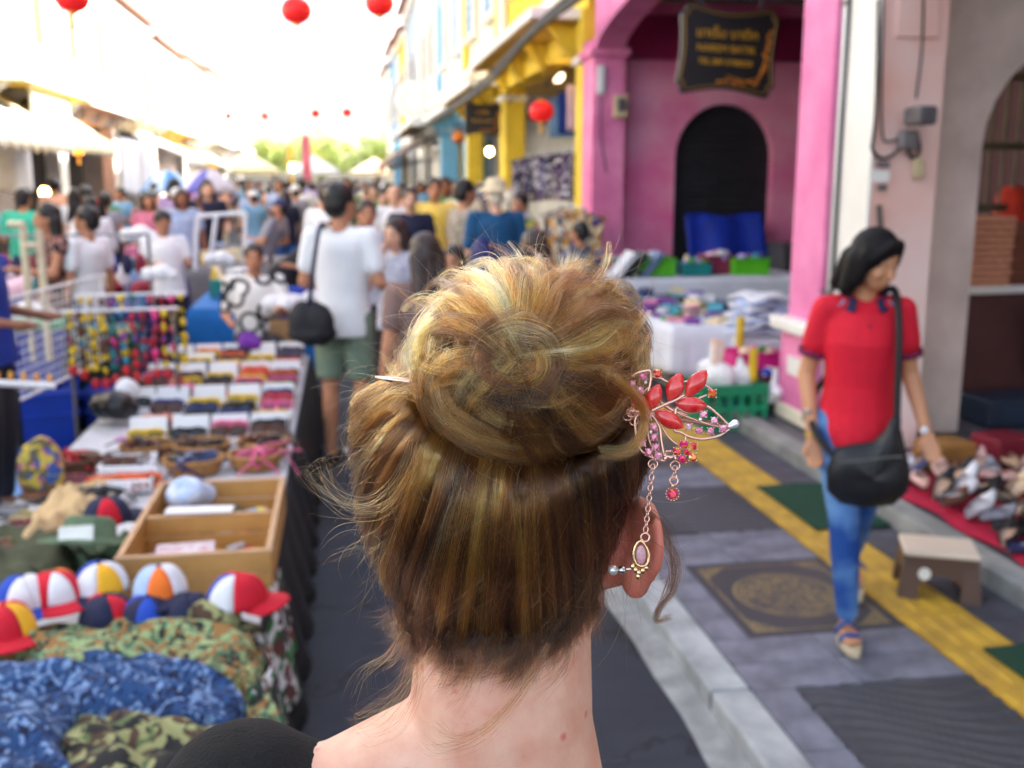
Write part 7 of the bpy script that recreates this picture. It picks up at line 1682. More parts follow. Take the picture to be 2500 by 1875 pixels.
    MB().ell(hp(0, .090, -.062), (.022, .007, .007), 10, 7, HM).build('mouth', M_LIP, wroot, smooth=True)
woman_body()
# pearl stud in the right ear
es = hp(.094, -.016, -.050)
stt = thing('ear_stud', es, 'small silver ear stud with a pearl in the woman\'s right ear', 'earring')
esp = gd(1497, 1392, .596)
stt.location = esp
MB().ell(esp, .0032, 14, 10).build('pearl', M('pearl', (226, 220, 214), .15, .03, 9, metal=.6), stt, smooth=True); MB().ell(esp + CR * .0052, .0026, 14, 10).build('ball', M('stud silver', (210, 208, 206), .12, .03, 9, metal=1.), stt, smooth=True)
MB().tube([esp, esp + CR * .012 + CD * .004], .0006, 8).build('pin', MATS['stud silver'], stt)

# ------------------------------------------------------------------ hair
hq = np.random.default_rng(42)
ROW = np.array([[820, 1000, 1540], [900, 950, 1562], [960, 890, 1572], [1000, 866, 1578], [1100, 852, 1588], [1160, 858, 1574], [1200, 862, 1552], [1300, 882, 1512], [1400, 918, 1482], [1480, 960, 1452], [1540, 1004, 1428], [1585, 1022, 1412], [1640, 1034, 1400]], float)
DEP = np.array([[820, .600], [900, .585], [1000, .570], [1100, .562], [1200, .562], [1300, .566], [1400, .577], [1480, .594], [1540, .6065], [1585, .6105], [1640, .6118]])
def head_depth(x, y):
    l = np.interp(y, ROW[:, 0], ROW[:, 1]); r = np.interp(y, ROW[:, 0], ROW[:, 2]); c = (l + r) / 2; w = (r - l) / 2
    s = np.clip((x - c) / w, -1, 1); return np.interp(y, DEP[:, 0], DEP[:, 1]) + np.interp(y, [1380, 1540, 1640], [.088, .053, .048]) * (1 - np.sqrt(1 - s * s * .985))
BX, BY, BRX, BRY = 1280, 898, 282, 250
def bun_depth(x, y):
    q = 1 - ((x - BX) / BRX) ** 2 - ((y - BY) / BRY) ** 2
    return .604 - .066 * np.sqrt(np.clip(q, 0, 1)) + .10 * np.clip(-q, 0, .35)
def pts3(xy, d): xy = np.asarray(xy, float); return CC + (CD + CR * ((xy[:, 0:1] - 1250) / FPX) - CU * ((xy[:, 1:2] - 937.5) / FPX)) * np.asarray(d)[:, None]
SP, SN, SR, SC = [], [], [], []         # strand points, counts, radii, colours
NP = 18
def emit(P, rad, colr):
    """P: (n, NP, 3)"""
    n = len(P); SP.append(P.reshape(-1, 3)); SN.extend([P.shape[1]] * n)
    prof = np.interp(np.linspace(0, 1, P.shape[1]), [0, .1, .6, 1], [.8, 1, .9, .25]); SR.append((rad[:, None] * prof[None]).ravel()); SC.append(colr)
def lock3(G, n, rad, colr, cv=.12, flat=.45, sr=6.5e-5, wave=.0012, prof=None, loose=.0, twist=0., trim=0.):
    """strands gathered round a guide polyline G (k,3)"""
    G = catmull(G, NP); T = np.gradient(G, axis=0); T /= np.linalg.norm(T, axis=1)[:, None] + 1e-12
    V = G - CC; V /= np.linalg.norm(V, axis=1)[:, None]
    Bn = np.cross(T, V); Bn /= np.linalg.norm(Bn, axis=1)[:, None] + 1e-9; Nn = np.cross(Bn, T)
    t = np.linspace(0, 1, NP); pf = prof(t) if prof is not None else (.35 + .65 * np.sin(np.pi * t) ** .6)
    a = hq.normal(size=n) * .5; b = hq.normal(size=n) * .5 * flat
    ph = hq.uniform(0, 6.28, (n, 2)); am = hq.uniform(.3, 1., (n, 2)) * wave; fr = hq.uniform(2, 7, (n, 2))
    tw = twist * t[None, :]
    A = a[:, None] * np.cos(tw) - b[:, None] * np.sin(tw); Bq = a[:, None] * np.sin(tw) * flat + b[:, None] * np.cos(tw)
    P = G[None] + (rad * pf[None, :] * A + am[:, :1] * np.sin(fr[:, :1] * t[None] + ph[:, :1]))[:, :, None] * Bn[None] + (rad * pf[None, :] * Bq + am[:, 1:] * .6 * np.sin(fr[:, 1:] * t[None] + ph[:, 1:]))[:, :, None] * Nn[None]
    if loose:
        d = hq.normal(size=(n, 3)) * loose; P = P + d[:, None, :] * (t ** 2)[None, :, None]
    if trim:          # ragged starts: each strand begins somewhere along the first part of the guide
        t0 = hq.uniform(0, trim, n)[:, None]; w_ = (t0 + (1 - t0) * t[None]) * (NP - 1); i0 = np.minimum(w_.astype(int), NP - 2); f_ = (w_ - i0)[:, :, None]; ar = np.arange(n)[:, None]; P = P[ar, i0] * (1 - f_) + P[ar, i0 + 1] * f_
    c = np.clip(np.array(colr)[None] * (1 + cv * hq.normal(size=(n, 1))), .004, .9); emit(P, sr * hq.uniform(.7, 1.25, n), c)
DARK, BROWN, MID, GOLD, BLOND = [np.array(v) for v in ((.013, .006, .0035), (.058, .021, .007), (.21, .073, .015), (.55, .215, .038), (.86, .50, .165))]
def mixc(w):                      # weighted random tone
    i = hq.choice(5, p=np.array(w) / sum(w)); return [DARK, BROWN, MID, GOLD, BLOND][i] * hq.uniform(.85, 1.15)
# -- solid base under the strands
def base_head(u, v):
    y = 800 + (688 + 16 * math.sin(u * 37) + 12 * math.sin(u * 83)) * v; l = np.interp(y, ROW[:, 0], ROW[:, 1]); r = np.interp(y, ROW[:, 0], ROW[:, 2]); s = -1 + 2 * u
    s = math.sin(s * math.pi / 2); x = (l + r) / 2 + (r - l) / 2 * s * .965
    return gd(x, y, float(head_depth(x, y)) + .007)
M_HBASE = M('hair underlayer', (70, 46, 30), .6, .3, 120)
MB().sheet(base_head, 40, 30).build('hair_underlayer', M_HBASE, wroot, smooth=True)
fb = MB().ell(hp(0, .016, .006), (.080, .090, .088), 30, 20, HM); fm = fb.mesh('x'); clip_mesh(fm, tuple(hp(0, .055, .0)), tuple(HF * 1. + HZ * -.55)); clip_mesh(fm, tuple(hp(0, 0, -.035)), (0, 0, -1)); fm.transform(Matrix.Translation(-wroot.location)); fm.materials.append(M_HBASE); fm.name = 'crown_underlayer'; link('crown_underlayer', fm, None, wroot)
bb = MB().ell(gd(BX, BY, .606), (.052, .036, .048), 30, 20); bo = bb.build('bun_underlayer', M('bun underlayer', (74, 46, 24), .6, .3, 120), wroot, smooth=True)
# -- hair drawn up from the nape and sides into the bun
ROOT = np.array([(858, 985), (850, 1060), (856, 1160), (868, 1260), (896, 1360), (938, 1450), (984, 1525), (1028, 1566), (1090, 1592), (1160, 1606), (1240, 1602), (1305, 1584), (1366, 1558), (1410, 1526), (1438, 1480), (1464, 1420), (1492, 1350), (1514, 1270), (1560, 1180), (1582, 1090)], float)
ENDC = np.array([(1010, 915), (1012, 950), (1020, 985), (1032, 1015), (1050, 1045), (1075, 1075), (1105, 1100), (1140, 1120), (1175, 1135), (1210, 1142), (1250, 1147), (1290, 1148), (1330, 1142), (1370, 1132), (1410, 1116), (1445, 1095), (1480, 1070), (1510, 1045), (1535, 1015), (1550, 985)], float)
def along(C, s): k = s * (len(C) - 1); return np.array([np.interp(k, range(len(C)), C[:, 0]), np.interp(k, range(len(C)), C[:, 1])])
NL = 430
for i in range(NL):
    s = (i + hq.uniform(0, 1)) / NL; se = np.clip(s + hq.normal() * .02, 0, 1); u0 = hq.choice([0, 0, 0, hq.uniform(.05, .55)])
    a, e = along(ROOT, s) + np.array([0, hq.uniform(-55, 8) if .28 < s < .76 else 0]), along(ENDC, se); m = (a + e) / 2; cen = np.array([1225, 1330.]); o = m - cen
    m = m + np.array([o[0] * .10, 0]) * (1 if s < .3 or s > .7 else .3) + hq.normal(size=2) * 8
    q = lambda t: a * (1 - t) ** 2 + 2 * m * t * (1 - t) + e * t * t
    T = np.linspace(u0, 1.04, 6); XY = np.array([q(t) for t in T]); lay = hq.uniform(-.007, .004)
    d = head_depth(XY[:, 0], XY[:, 1]) + lay * np.sin(np.pi * np.clip(np.linspace(.12, .95, 6), 0, 1)) - .001 - .004 * (lay < -.003) * np.array([0, .35, 1, 1, 1, 1]) + np.array([.0025, .001, 0, 0, 0, .004]) + (.005 * (np.linspace(0, 1, 6) > .9))
    # tones: gold streaks left of the middle, darker right and nape: root colour plus painted shade
    wt = [.08, .34, .34, .18, .08] if s < .38 else ([.08, .32, .34, .20, .08] if s < .6 else ([.32, .44, .19, .04, .01] if s < .82 else [.52, .40, .07, .01, 0]))
    lock3(pts3(XY, d), 44, .0042, mixc(wt), .34, .34, 8.6e-5, .0010, lambda t: np.interp(t, [0, .2, 1], [.7, .95, .9]), trim=.12)
# dense short growth at the nape so the hair thins out gradually
for i in range(330):
    s = hq.uniform(.27, .78); a = along(ROOT, s) + np.array([hq.normal() * 6, hq.uniform(-75, 14)]); e = along(ENDC, s); XY = np.array([a, a * .85 + e * .15 + hq.normal(size=2) * 5, a * .66 + e * .34 + hq.normal(size=2) * 6, a * .45 + e * .55])
    lock3(pts3(XY, head_depth(XY[:, 0], XY[:, 1]) + np.array([.0015, -.001, -.001, .003])), 22, .0042, mixc([.42, .46, .11, .01, 0]), .3, .4, 6.0e-5, .0010, lambda t: .7 + .3 * t, trim=.18)
# front and crown hair drawn back over the skull (mostly hidden behind the bun)
for i in range(110):
    az = hq.uniform(-150, 150); az = az if abs(az) > 62 else math.copysign(62 + abs(az) * .7, az); az = R_(az); el = R_(hq.uniform(-8, 55))
    D0 = HR * math.sin(az) * math.cos(el) - HF * math.cos(az) * math.cos(el) + HZ * math.sin(el); D1 = (CC * 0 + (gd(BX, BY, .62) - HC)); D1 = D1 / np.linalg.norm(D1)
    P = []
    for t in np.linspace(0, 1, 7):
        D = D0 * (1 - t) + D1 * t; D /= np.linalg.norm(D); P.append(HC + HR * (D @ HR) * .086 + HF * (.016 + (D @ HF) * .098) + HZ * (.0 + (D @ HZ) * .094))
    lock3(P, 40, .008, mixc([.3, .4, .2, .1, .03]), .15, .4, 6.0e-5, .001)
# -- the bun
def fam(A, B, n, w, rad=.0046, ns=48, lift=(0, .015), cv=.32, over=None, tw=1.5, jit=19, k=7):
    A, B = catmull(np.c_[np.array(A, float), np.zeros(len(A))], k)[:, :2], catmull(np.c_[np.array(B, float), np.zeros(len(B))], k)[:, :2]
    for i in range(n):
        f = (i + hq.uniform(0, 1)) / n; XY = A * (1 - f) + B * f + hq.normal(size=(1, 2)) * jit * .6 + np.cumsum(hq.normal(size=(k, 2)), 0) * jit * .3
        L = hq.uniform(*lift); d = bun_depth(XY[:, 0], XY[:, 1]) - L * np.sin(np.pi * np.linspace(.10, .92, k)) - .002
        if over: d = d + np.interp(np.linspace(0, 1, k), [0, .62, 1], [0, 0, over])
        lock3(pts3(XY, d), ns, rad * hq.uniform(.7, 1.2), mixc(w), cv, .55, 9.0e-5, .0012, None, 0, tw * hq.normal())
TOPW = [.0, .10, .22, .33, .36]; LOW = [.03, .20, .34, .30, .13]; LOWR = [.08, .28, .34, .24, .06]
K0 = (1262, 862)
FA = [[(1252, 866), (1180, 826), (1100, 796), (1040, 806), (1006, 860)], [(1258, 862), (1205, 770), (1140, 706), (1090, 694), (1046, 730)], [(1264, 858), (1250, 750), (1225, 674), (1195, 650), (1160, 655)], [(1272, 857), (1310, 750), (1340, 676), (1360, 650), (1370, 650)], [(1282, 858), (1380, 768), (1460, 704), (1515, 716), (1545, 770)], [(1290, 864), (1400, 822), (1500, 786), (1555, 806), (1566, 870)]]
FA = [[(x, y if y > 840 else y + 12) for x, y in F_] for F_ in FA]
for i in range(5): fam(FA[i], FA[i + 1], 13, TOPW, over=.035, lift=(0, .017))
for i in range(5): fam(FA[i], FA[i + 1], 4, [.1, .4, .35, .15, .0], over=.03, lift=(-.006, .0))
fam([(1272, 878), (1340, 858), (1420, 852), (1500, 815), (1548, 752)], [(1278, 890), (1350, 886), (1440, 880), (1520, 860), (1566, 800)], 7, [0, .05, .25, .35, .35], lift=(.006, .014))
fam([(1278, 892), (1380, 896), (1480, 914), (1552, 962), (1566, 1030)], [(1266, 902), (1340, 980), (1420, 1056), (1482, 1090), (1530, 1070)], 26, LOWR, lift=(0, .012), over=.02, rad=.006)
fam([(1266, 902), (1340, 980), (1420, 1056), (1470, 1108), (1480, 1130)], [(1246, 906), (1262, 1000), (1300, 1080), (1330, 1134), (1340, 1152)], 26, LOWR, lift=(0, .012), over=.016, rad=.006)
fam([(1250, 906), (1250, 990), (1290, 1070), (1370, 1110), (1450, 1100)], [(1270, 890), (1360, 930), (1430, 990), (1490, 1040), (1530, 1040)], 22, LOWR, lift=(-.002, .007), rad=.006)
fam([(1240, 906), (1230, 990), (1250, 1070), (1290, 1130)], [(1200, 910), (1180, 990), (1200, 1060), (1240, 1120)], 12, LOW, lift=(-.002, .006))
fam([(1046, 872), (1030, 980), (1072, 1070), (1160, 1122), (1270, 1140), (1380, 1124)], [(1116, 884), (1098, 950), (1136, 1024), (1210, 1066), (1300, 1098), (1400, 1086)], 20, LOW, lift=(.002, .013))
fam([(1116, 884), (1098, 950), (1136, 1024), (1210, 1066), (1300, 1098), (1400, 1086)], [(1190, 900), (1170, 956), (1196, 1000), (1250, 1024), (1310, 1020), (1370, 1000)], 13, LOW, lift=(0, .010))
fam([(1250, 866), (1180, 866), (1110, 876), (1050, 916), (1016, 990)], [(1244, 878), (1190, 904), (1150, 950), (1130, 1010), (1150, 1074)], 15, [.02, .18, .36, .30, .14], lift=(.002, .012))
fam([(998, 920), (1004, 836), (1060, 764), (1136, 704)], [(1046, 880), (1056, 812), (1106, 750), (1170, 700)], 9, TOPW, lift=(-.002, .008), over=.01)
fam([(1130, 1080), (1040, 1030), (1006, 960), (1010, 880)], [(1110, 1100), (1020, 1050), (990, 980), (985, 900)], 7, LOW, lift=(-.004, .004))
fam([(1420, 1100), (1500, 1090), (1556, 1040), (1574, 970), (1552, 900)], [(1380, 1080), (1460, 1060), (1520, 1000), (1530, 940), (1500, 890)], 9, LOWR, lift=(0, .010))
fam([(1560, 1010), (1572, 930), (1560, 850), (1540, 790)], [(1530, 980), (1546, 910), (1540, 840), (1520, 780)], 8, LOWR, lift=(0, .008), over=.01)
# loose messy loops lying over the coil
for i in range(64):
    a = hq.uniform(0, 6.28); r = hq.uniform(.15, .92); p = (BX + BRX * r * math.cos(a), BY + BRY * r * math.sin(a)); tan = math.atan2(-(p[1] - 876), p[0] - 1262)
    XY = np.array([np.array(q_) for q_ in (lambda P: P)([*__import__('itertools').accumulate([(p[0], p[1], tan + hq.choice([-1.3, 1.3]) + hq.normal() * .5)] + [hq.normal() * .25 + (.30 if i % 2 else -.30)] * 6, lambda st, dc: (st[0] + 34 * math.cos(st[2]), st[1] - 34 * math.sin(st[2]), st[2] + dc))])])[:, :2]
    lock3(pts3(XY, bun_depth(XY[:, 0], XY[:, 1]) - hq.uniform(.006, .015) * np.sin(np.pi * np.linspace(.05, .95, len(XY)))), 26, .0030, mixc(TOPW if p[1] < 880 else LOW), .25, .6, 8e-5, .0012)
# coils wound round the knot, covering where the strands meet
for i in range(26):
    a0 = hq.uniform(0, 6.28); r0 = hq.uniform(26, 118); sw = hq.uniform(2.4, 4.2) * hq.choice([1, 1, 1, -1]); TT = np.linspace(0, 1, 8)
    XY = np.c_[1258 + r0 * (1 + .35 * TT) * np.cos(a0 + sw * TT) * 1.1, 880 + r0 * (.85 + .3 * TT) * np.sin(a0 + sw * TT)] + hq.normal(size=(8, 2)) * 5
    lock3(pts3(XY, bun_depth(XY[:, 0], XY[:, 1]) - hq.uniform(.007, .017) * np.sin(np.pi * np.linspace(.04, .96, 8))), 44, .0040, mixc([.06, .26, .32, .24, .12]), .28, .6, 8.4e-5, .0012)
# swirls close to the knot
for i in range(12):
    a0 = hq.uniform(0, 6.28); r0 = hq.uniform(18, 70); XY = [(1262 + r0 * (1 + .5 * t) * math.cos(a0 + 2.2 * t), 876 + r0 * .9 * (1 + .4 * t) * math.sin(a0 + 2.2 * t)) for t in np.linspace(0, 1, 6)]; XY = np.array(XY)
    lock3(pts3(XY, bun_depth(XY[:, 0], XY[:, 1]) - hq.uniform(.0, .008)), 45, .005, mixc(LOW), .14, .5, 6.2e-5, .001)
# tuft standing up at the top, and the pointed loop at its right
for i in range(7):
    XY = np.array([(1318 + 8 * i, 800), (1352 + 6 * i, 720), (1376 + 6 * i, 668), (1388 + 7 * i, 628 + 2 * i)], float) + hq.normal(size=(4, 2)) * 3
    lock3(pts3(XY, bun_depth(XY[:, 0], np.maximum(XY[:, 1], 660)) + np.array([-.006, -.006, .004, .010])), 60, .0040, mixc([0, .05, .25, .35, .35]), .15, .7, 6e-5, .0008, lambda t: .5 + .7 * t, .0035)
for i in range(5):
    XY = np.array([(1400, 790), (1450, 730), (1478 + 3 * i, 690 + 4 * i), (1500, 730), (1520, 780)], float) + hq.normal(size=(5, 2)) * 4
    lock3(pts3(XY, bun_depth(XY[:, 0], XY[:, 1]) - .003), 50, .0042, mixc(TOPW), .15, .5, 6e-5, .001)
# locks curling round the ornament
for i in range(4):
    XY = np.array([(1440, 905), (1510, 930), (1560, 975 + 5 * i), (1572, 1040), (1530, 1090 + 6 * i), (1460, 1098 + 6 * i)], float) + hq.normal(size=(6, 2)) * 4
    lock3(pts3(XY, [.552, .552, .560, .563, .560, .562]), 42, .0030, mixc([0, .15, .45, .35, .05]), .12, .6, 6e-5, .0009)
# -- stray hairs
def strays(n, fn, dfn, w, rad=5.2e-5, spread=.002):
    for _ in range(n):
        XY = np.array(fn(), float); d = dfn(XY); G = pts3(XY, d); lock3(G, 1, spread, mixc(w), .1, 1., rad, .0012)
def arc(p, ang, L, curl, k=6):
    P = [np.array(p, float)]; a = ang
    for _ in range(k - 1): P.append(P[-1] + L / (k - 1) * np.array([math.cos(a), -math.sin(a)])); a += curl / (k - 1)
    return P
def top_stray():
    a = hq.uniform(.15, 3.3); r = hq.uniform(.84, .97); p = (BX + BRX * r * math.cos(a), BY - BRY * r * math.sin(a)); return arc(p, a + hq.normal() * .7 + hq.choice([-1.1, 1.1]), hq.uniform(50, 210), hq.normal() * 1.6)
strays(210, top_stray, lambda XY: .592 + hq.normal() * .012 + np.zeros(len(XY)), [0, .05, .2, .3, .45], 4.6e-5)
def surf_stray():
    a = hq.uniform(0, 6.28); r = hq.uniform(.1, .9); p = (BX + BRX * r * math.cos(a), BY + BRY * r * math.sin(a)); return arc(p, hq.uniform(0, 6.28), hq.uniform(80, 260), hq.normal() * 2.2)
strays(420, surf_stray, lambda XY: bun_depth(XY[:, 0], XY[:, 1]) - hq.uniform(.009, .018), [0, .1, .3, .35, .25], 4.8e-5)
def back_stray():
    p = (hq.uniform(900, 1540), hq.uniform(1120, 1420)); return arc(p, -math.pi / 2 + hq.normal() * .55, hq.uniform(80, 300), hq.normal() * 1.1)
strays(330, back_stray, lambda XY: head_depth(XY[:, 0], XY[:, 1]) - hq.uniform(.008, .014), [.1, .3, .3, .2, .12], 4.8e-5)
def left_stray():
    p = (hq.uniform(870, 1010), hq.uniform(880, 1350)); return arc(p, math.pi + hq.uniform(-.9, 1.1), hq.uniform(40, 150), hq.uniform(-.6, 2.6))
strays(170, left_stray, lambda XY: head_depth(XY[:, 0], XY[:, 1]).min() * .25 + .75 * .600 + hq.normal() * .012 + np.zeros(len(XY)), [.05, .15, .3, .25, .25], 4.6e-5)
for i in range(6):     # the looping wisps at the left
    XY = np.array([(1015, 1080), (985, 1170), (930, 1235), (862, 1238), (806, 1200), (778, 1165 - 6 * i), (790 + 5 * i, 1190)], float) + np.cumsum(hq.normal(size=(7, 2)) * 7, 0)
    lock3(pts3(XY, np.linspace(.560, .600, 7)), 6, .0050, mixc([0, .05, .25, .35, .35]), .1, .7, 4.8e-5, .0018, lambda t: .3 + t, .003)
for i in range(6):
    XY = np.array([(1010, 900 + 16 * i), (950, 930 + 8 * i), (890, 985 + 8 * i), (850, 1060 + 5 * i), (838, 1140)], float) + np.cumsum(hq.normal(size=(5, 2)) * 9, 0)
    lock3(pts3(XY, np.linspace(.572, .645, 5)), 12, .004, mixc([0, .15, .35, .3, .2]), .1, .7, 5e-5, .0018, lambda t: .4 + t, .003)
for k, XY in enumerate(([(1275, 1130), (1278, 1230), (1230, 1340), (1150, 1430), (1060, 1490)], [(1262, 1140), (1268, 1240), (1215, 1350), (1140, 1420), (1020, 1500)], [(1360, 1150), (1390, 1230), (1410, 1290), (1440, 1330)], [(1180, 1140), (1150, 1220), (1080, 1300), (1040, 1400), (1035, 1500)])):
    XY = np.array(XY, float) + [0, 22]; lock3(pts3(XY, head_depth(XY[:, 0], XY[:, 1]) - np.linspace(-.002, .009, len(XY))), 22, .0030, BLOND * .8, .2, .6, 5.8e-5, .001, lambda t: .5 + .9 * t, .002)
# -- soft short hairs along the nape, curling to the left
for i in range(760):
    s = hq.uniform(.30, .78); p = along(ROOT, s) + np.array([hq.normal() * 10, hq.uniform(-90, 10) + 14 * math.sin(s * 60)]); L = hq.uniform(35, 110); k = 5
    XY = np.array(arc(p, -math.pi / 2 + hq.normal() * .25, L, -hq.uniform(.3, 2.0) if p[0] < 1380 else hq.uniform(-1.5, .4)))
    lock3(pts3(XY, head_depth(XY[:, 0], XY[:, 1]) - np.linspace(.002, .0045, 6)), 9, .0022, mixc([.45, .45, .1, .0, 0]), .25, .6, 5.6e-5, .0008, lambda t: .6 + .9 * t, .002)
for (XY, n, dz_) in (([(1330, 1590), (1290, 1670), (1220, 1760), (1150, 1815), (1080, 1830), (1035, 1790)], 36, .598), ([(1250, 1600), (1190, 1640), (1110, 1650), (1050, 1630)], 26, .600), ([(1010, 1580), (985, 1660), (930, 1730), (870, 1765), (850, 1750)], 22, .612), ([(1060, 1590), (1010, 1660), (950, 1730), (880, 1745)], 20, .606), ([(1180, 1600), (1130, 1690), (1080, 1740)], 16, .600), ([(1400, 1570), (1380, 1640), (1310, 1690)], 16, .602), ([(990, 1540), (960, 1600), (905, 1640), (890, 1700)], 12, .62)):
    XY = np.array(XY, float)
    for j in range(3): lock3(pts3(XY + np.cumsum(hq.normal(size=(len(XY), 2)) * 8, 0), dz_ - .003 * np.ones(len(XY))), n // 2, .0045, mixc([.15, .45, .35, .05, 0]), .2, .5, 4.4e-5, .0015, lambda t: .5 + .9 * t, .003)
# -- wisp hanging in front of the ear
for j in range(4):
    XY = np.array([(1570, 1240), (1615, 1300), (1652, 1370), (1640, 1440), (1606, 1490), (1604, 1518), (1640, 1506)], float) + hq.normal(size=(7, 2)) * np.array([[2], [5], [7], [5], [2], [2], [3]])
    lock3(pts3(XY, [.615, .618, .620, .618, .616, .614, .612]), 24, .0042, mixc([.5, .5, .0, 0, 0]), .15, .5, 5.2e-5, .0008, lambda t: np.interp(t, [0, .3, .6, 1], [.6, 1.1, .5, .15]), .001)
def ear_stray():
    p = (hq.uniform(1480, 1590), hq.uniform(1180, 1400)); return arc(p, -math.pi / 2 + hq.uniform(-.9, .9), hq.uniform(50, 180), hq.normal() * 1.5)
strays(90, ear_stray, lambda XY: .604 + hq.normal() * .006 + np.zeros(len(XY)), [.5, .4, .1, 0, 0], 4.4e-5)

def hair_mat():
    m = bpy.data.materials.new('blonde hair'); m.use_nodes = True; nt = m.node_tree; nt.nodes.clear()
    o = nt.nodes.new('ShaderNodeOutputMaterial'); h = nt.nodes.new('ShaderNodeBsdfHairPrincipled'); h.parametrization = 'COLOR'
    a = nt.nodes.new('ShaderNodeAttribute'); a.attribute_name = 'tone'
    nt.links.new(a.outputs['Color'], h.inputs['Color'])
    h.inputs['Roughness'].default_value = .17; h.inputs['Radial Roughness'].default_value = .42; h.inputs['Random Roughness'].default_value = .2; h.inputs['Coat'].default_value = .0; h.inputs['IOR'].default_value = 1.55
    nt.links.new(h.outputs[0], o.inputs['Surface']); return m
hc_d = bpy.data.hair_curves.new('hair'); hc_d.add_curves(SN)
PP = np.concatenate(SP) - np.array(wroot.location)
hc_d.attributes['position'].data.foreach_set('vector', PP.astype(np.float32).ravel())
ra = hc_d.attributes.get('radius') or hc_d.attributes.new('radius', 'FLOAT', 'POINT'); ra.data.foreach_set('value', np.concatenate(SR).astype(np.float32))
ca = hc_d.attributes.new('tone', 'FLOAT_COLOR', 'CURVE'); CA = np.concatenate(SC); ca.data.foreach_set('color', np.c_[CA, np.ones(len(CA))].astype(np.float32).ravel())
hc_d.materials.append(hair_mat()); ho = bpy.data.objects.new('hair', hc_d); col.objects.link(ho); ho.parent = wroot
print('strands', len(SN))

# ------------------------------------------------------------------ jewelled hair stick
M_ROSE = M('rose gold', (250, 196, 176), .26, .04, 60, metal=.82)
OD = .572
def O(x, y, dd=0.): return gd(1480 + x * .2049, 860 + y * .2049, OD + dd)       # drawn over the ornament's face plane
orn = thing('hair_ornament', O(560, 700), 'rose gold hair stick with red petals, pink crystals and dangling chains', 'hair ornament')
def petal(a, b, w, seed):
    A, B = O(*a), O(*b); ax = B - A; L = np.linalg.norm(ax); ax /= L; nz = -CD; sd = np.cross(ax, nz); sd /= np.linalg.norm(sd); nz = np.cross(sd, ax); W = w * .2049 * OD / FPX / 2; n = 14; V = []; F = []; k = 12
    for i in range(n + 1):
        t = i / n; r = max(math.sin(math.pi * t) ** .72, .01)
        for j in range(k): th = 2 * math.pi * j / k; V.append(A + ax * L * t + sd * W * r * math.cos(th) + nz * (.0032 * r * math.sin(th) * (1. if math.sin(th) > 0 else .3) + .0012))
    for i in range(n):
        for j in range(k): F.append((i * k + j, i * k + (j + 1) % k, (i + 1) * k + (j + 1) % k, (i + 1) * k + j))
    F += [tuple(range(k)), tuple(n * k + j for j in range(k))[::-1]]
    MB().add(V, F).build('petal', MPET, orn, smooth=True)
def petal_mat():
    m, nt, b = newmat('red cat eye glass'); n = noise(nt, 160, 2); mp = nt.nodes.new('ShaderNodeMapping'); mp.inputs['Scale'].default_value = (1, 1, .35); tc = nt.nodes.new('ShaderNodeTexCoord'); nt.links.new(tc.outputs['Object'], mp.inputs[0]); nt.links.new(mp.outputs[0], n.inputs['Vector'])
    r = nt.nodes.new('ShaderNodeValToRGB'); e = r.color_ramp.elements; e[0].position = .35; e[0].color = (*srgb((226, 20, 26)), 1); e[1].position = .75; e[1].color = (*srgb((246, 84, 76)), 1)
    nt.links.new(n.outputs['Fac'], r.inputs[0]); nt.links.new(r.outputs[0], b.inputs['Base Color']); b.inputs['Roughness'].default_value = .16; b.inputs['Coat Weight'].default_value = 1.; b.inputs['Coat Roughness'].default_value = .04; b.inputs['Subsurface Weight'].default_value = .3; b.inputs['Subsurface Scale'].default_value = .003; return m
MPET = petal_mat()
for i, (a, b_, w) in enumerate((((490, 700), (632, 376), 190), ((745, 592), (885, 242), 215), ((945, 522), (1192, 212), 210), ((815, 604), (1200, 640), 200), ((568, 700), (920, 900), 200))): petal(a, b_, w, i)
def wire(pts, r=.00055, name='stem', closed=False, n=40, bead=True, dd=0.):
    P = catmull([O(x, y, dd) for x, y in (pts + [pts[0]] if closed else pts)], n * 2)
    rr = np.array([r * (1.25 if (i % 2 and bead) else .85) for i in range(len(P))]); MB().tube(P, rr, 6).build(name, M_ROSE, orn, smooth=True)
LEAVES = [[(245, 430), (262, 335), (340, 262), (440, 230), (530, 236), (516, 400), (470, 540), (420, 560), (330, 480)], [(830, 660), (980, 720), (1120, 700), (1205, 648), (1330, 742), (1420, 830), (1478, 892), (1440, 935), (1340, 998), (1160, 1036), (1000, 1010), (890, 955), (810, 915)], [(470, 700), (570, 780), (635, 900), (655, 1050), (680, 1190), (700, 1290), (600, 1272), (470, 1215), (390, 1130), (352, 960), (352, 780)]]
for L in LEAVES: wire(L, .00078, 'leaf_frame', True, 70)
wire([(860, 730), (1100, 820), (1300, 880), (1470, 892)], .0005); wire([(480, 720), (490, 900), (530, 1100), (660, 1250)], .0005); wire([(500, 420), (440, 480), (380, 520)], .0004)
wire([(540, 700), (700, 625), (830, 570), (930, 510)], .0008, dd=-.004); wire([(660, 880), (740, 1010), (860, 1115)], .0006); wire([(520, 300), (640, 310), (760, 360), (950, 350), (1100, 300)], .0006); wire([(1150, 380), (1240, 430), (1270, 480)], .0006); wire([(1080, 560), (1200, 510)], .0007, bead=False); wire([(950, 990), (940, 1060)], .0006); wire([(650, 600), (800, 700), (960, 740)], .0012, bead=False, dd=.002); wire([(1150, 250), (1200, 260), (1210, 320)], .0005)
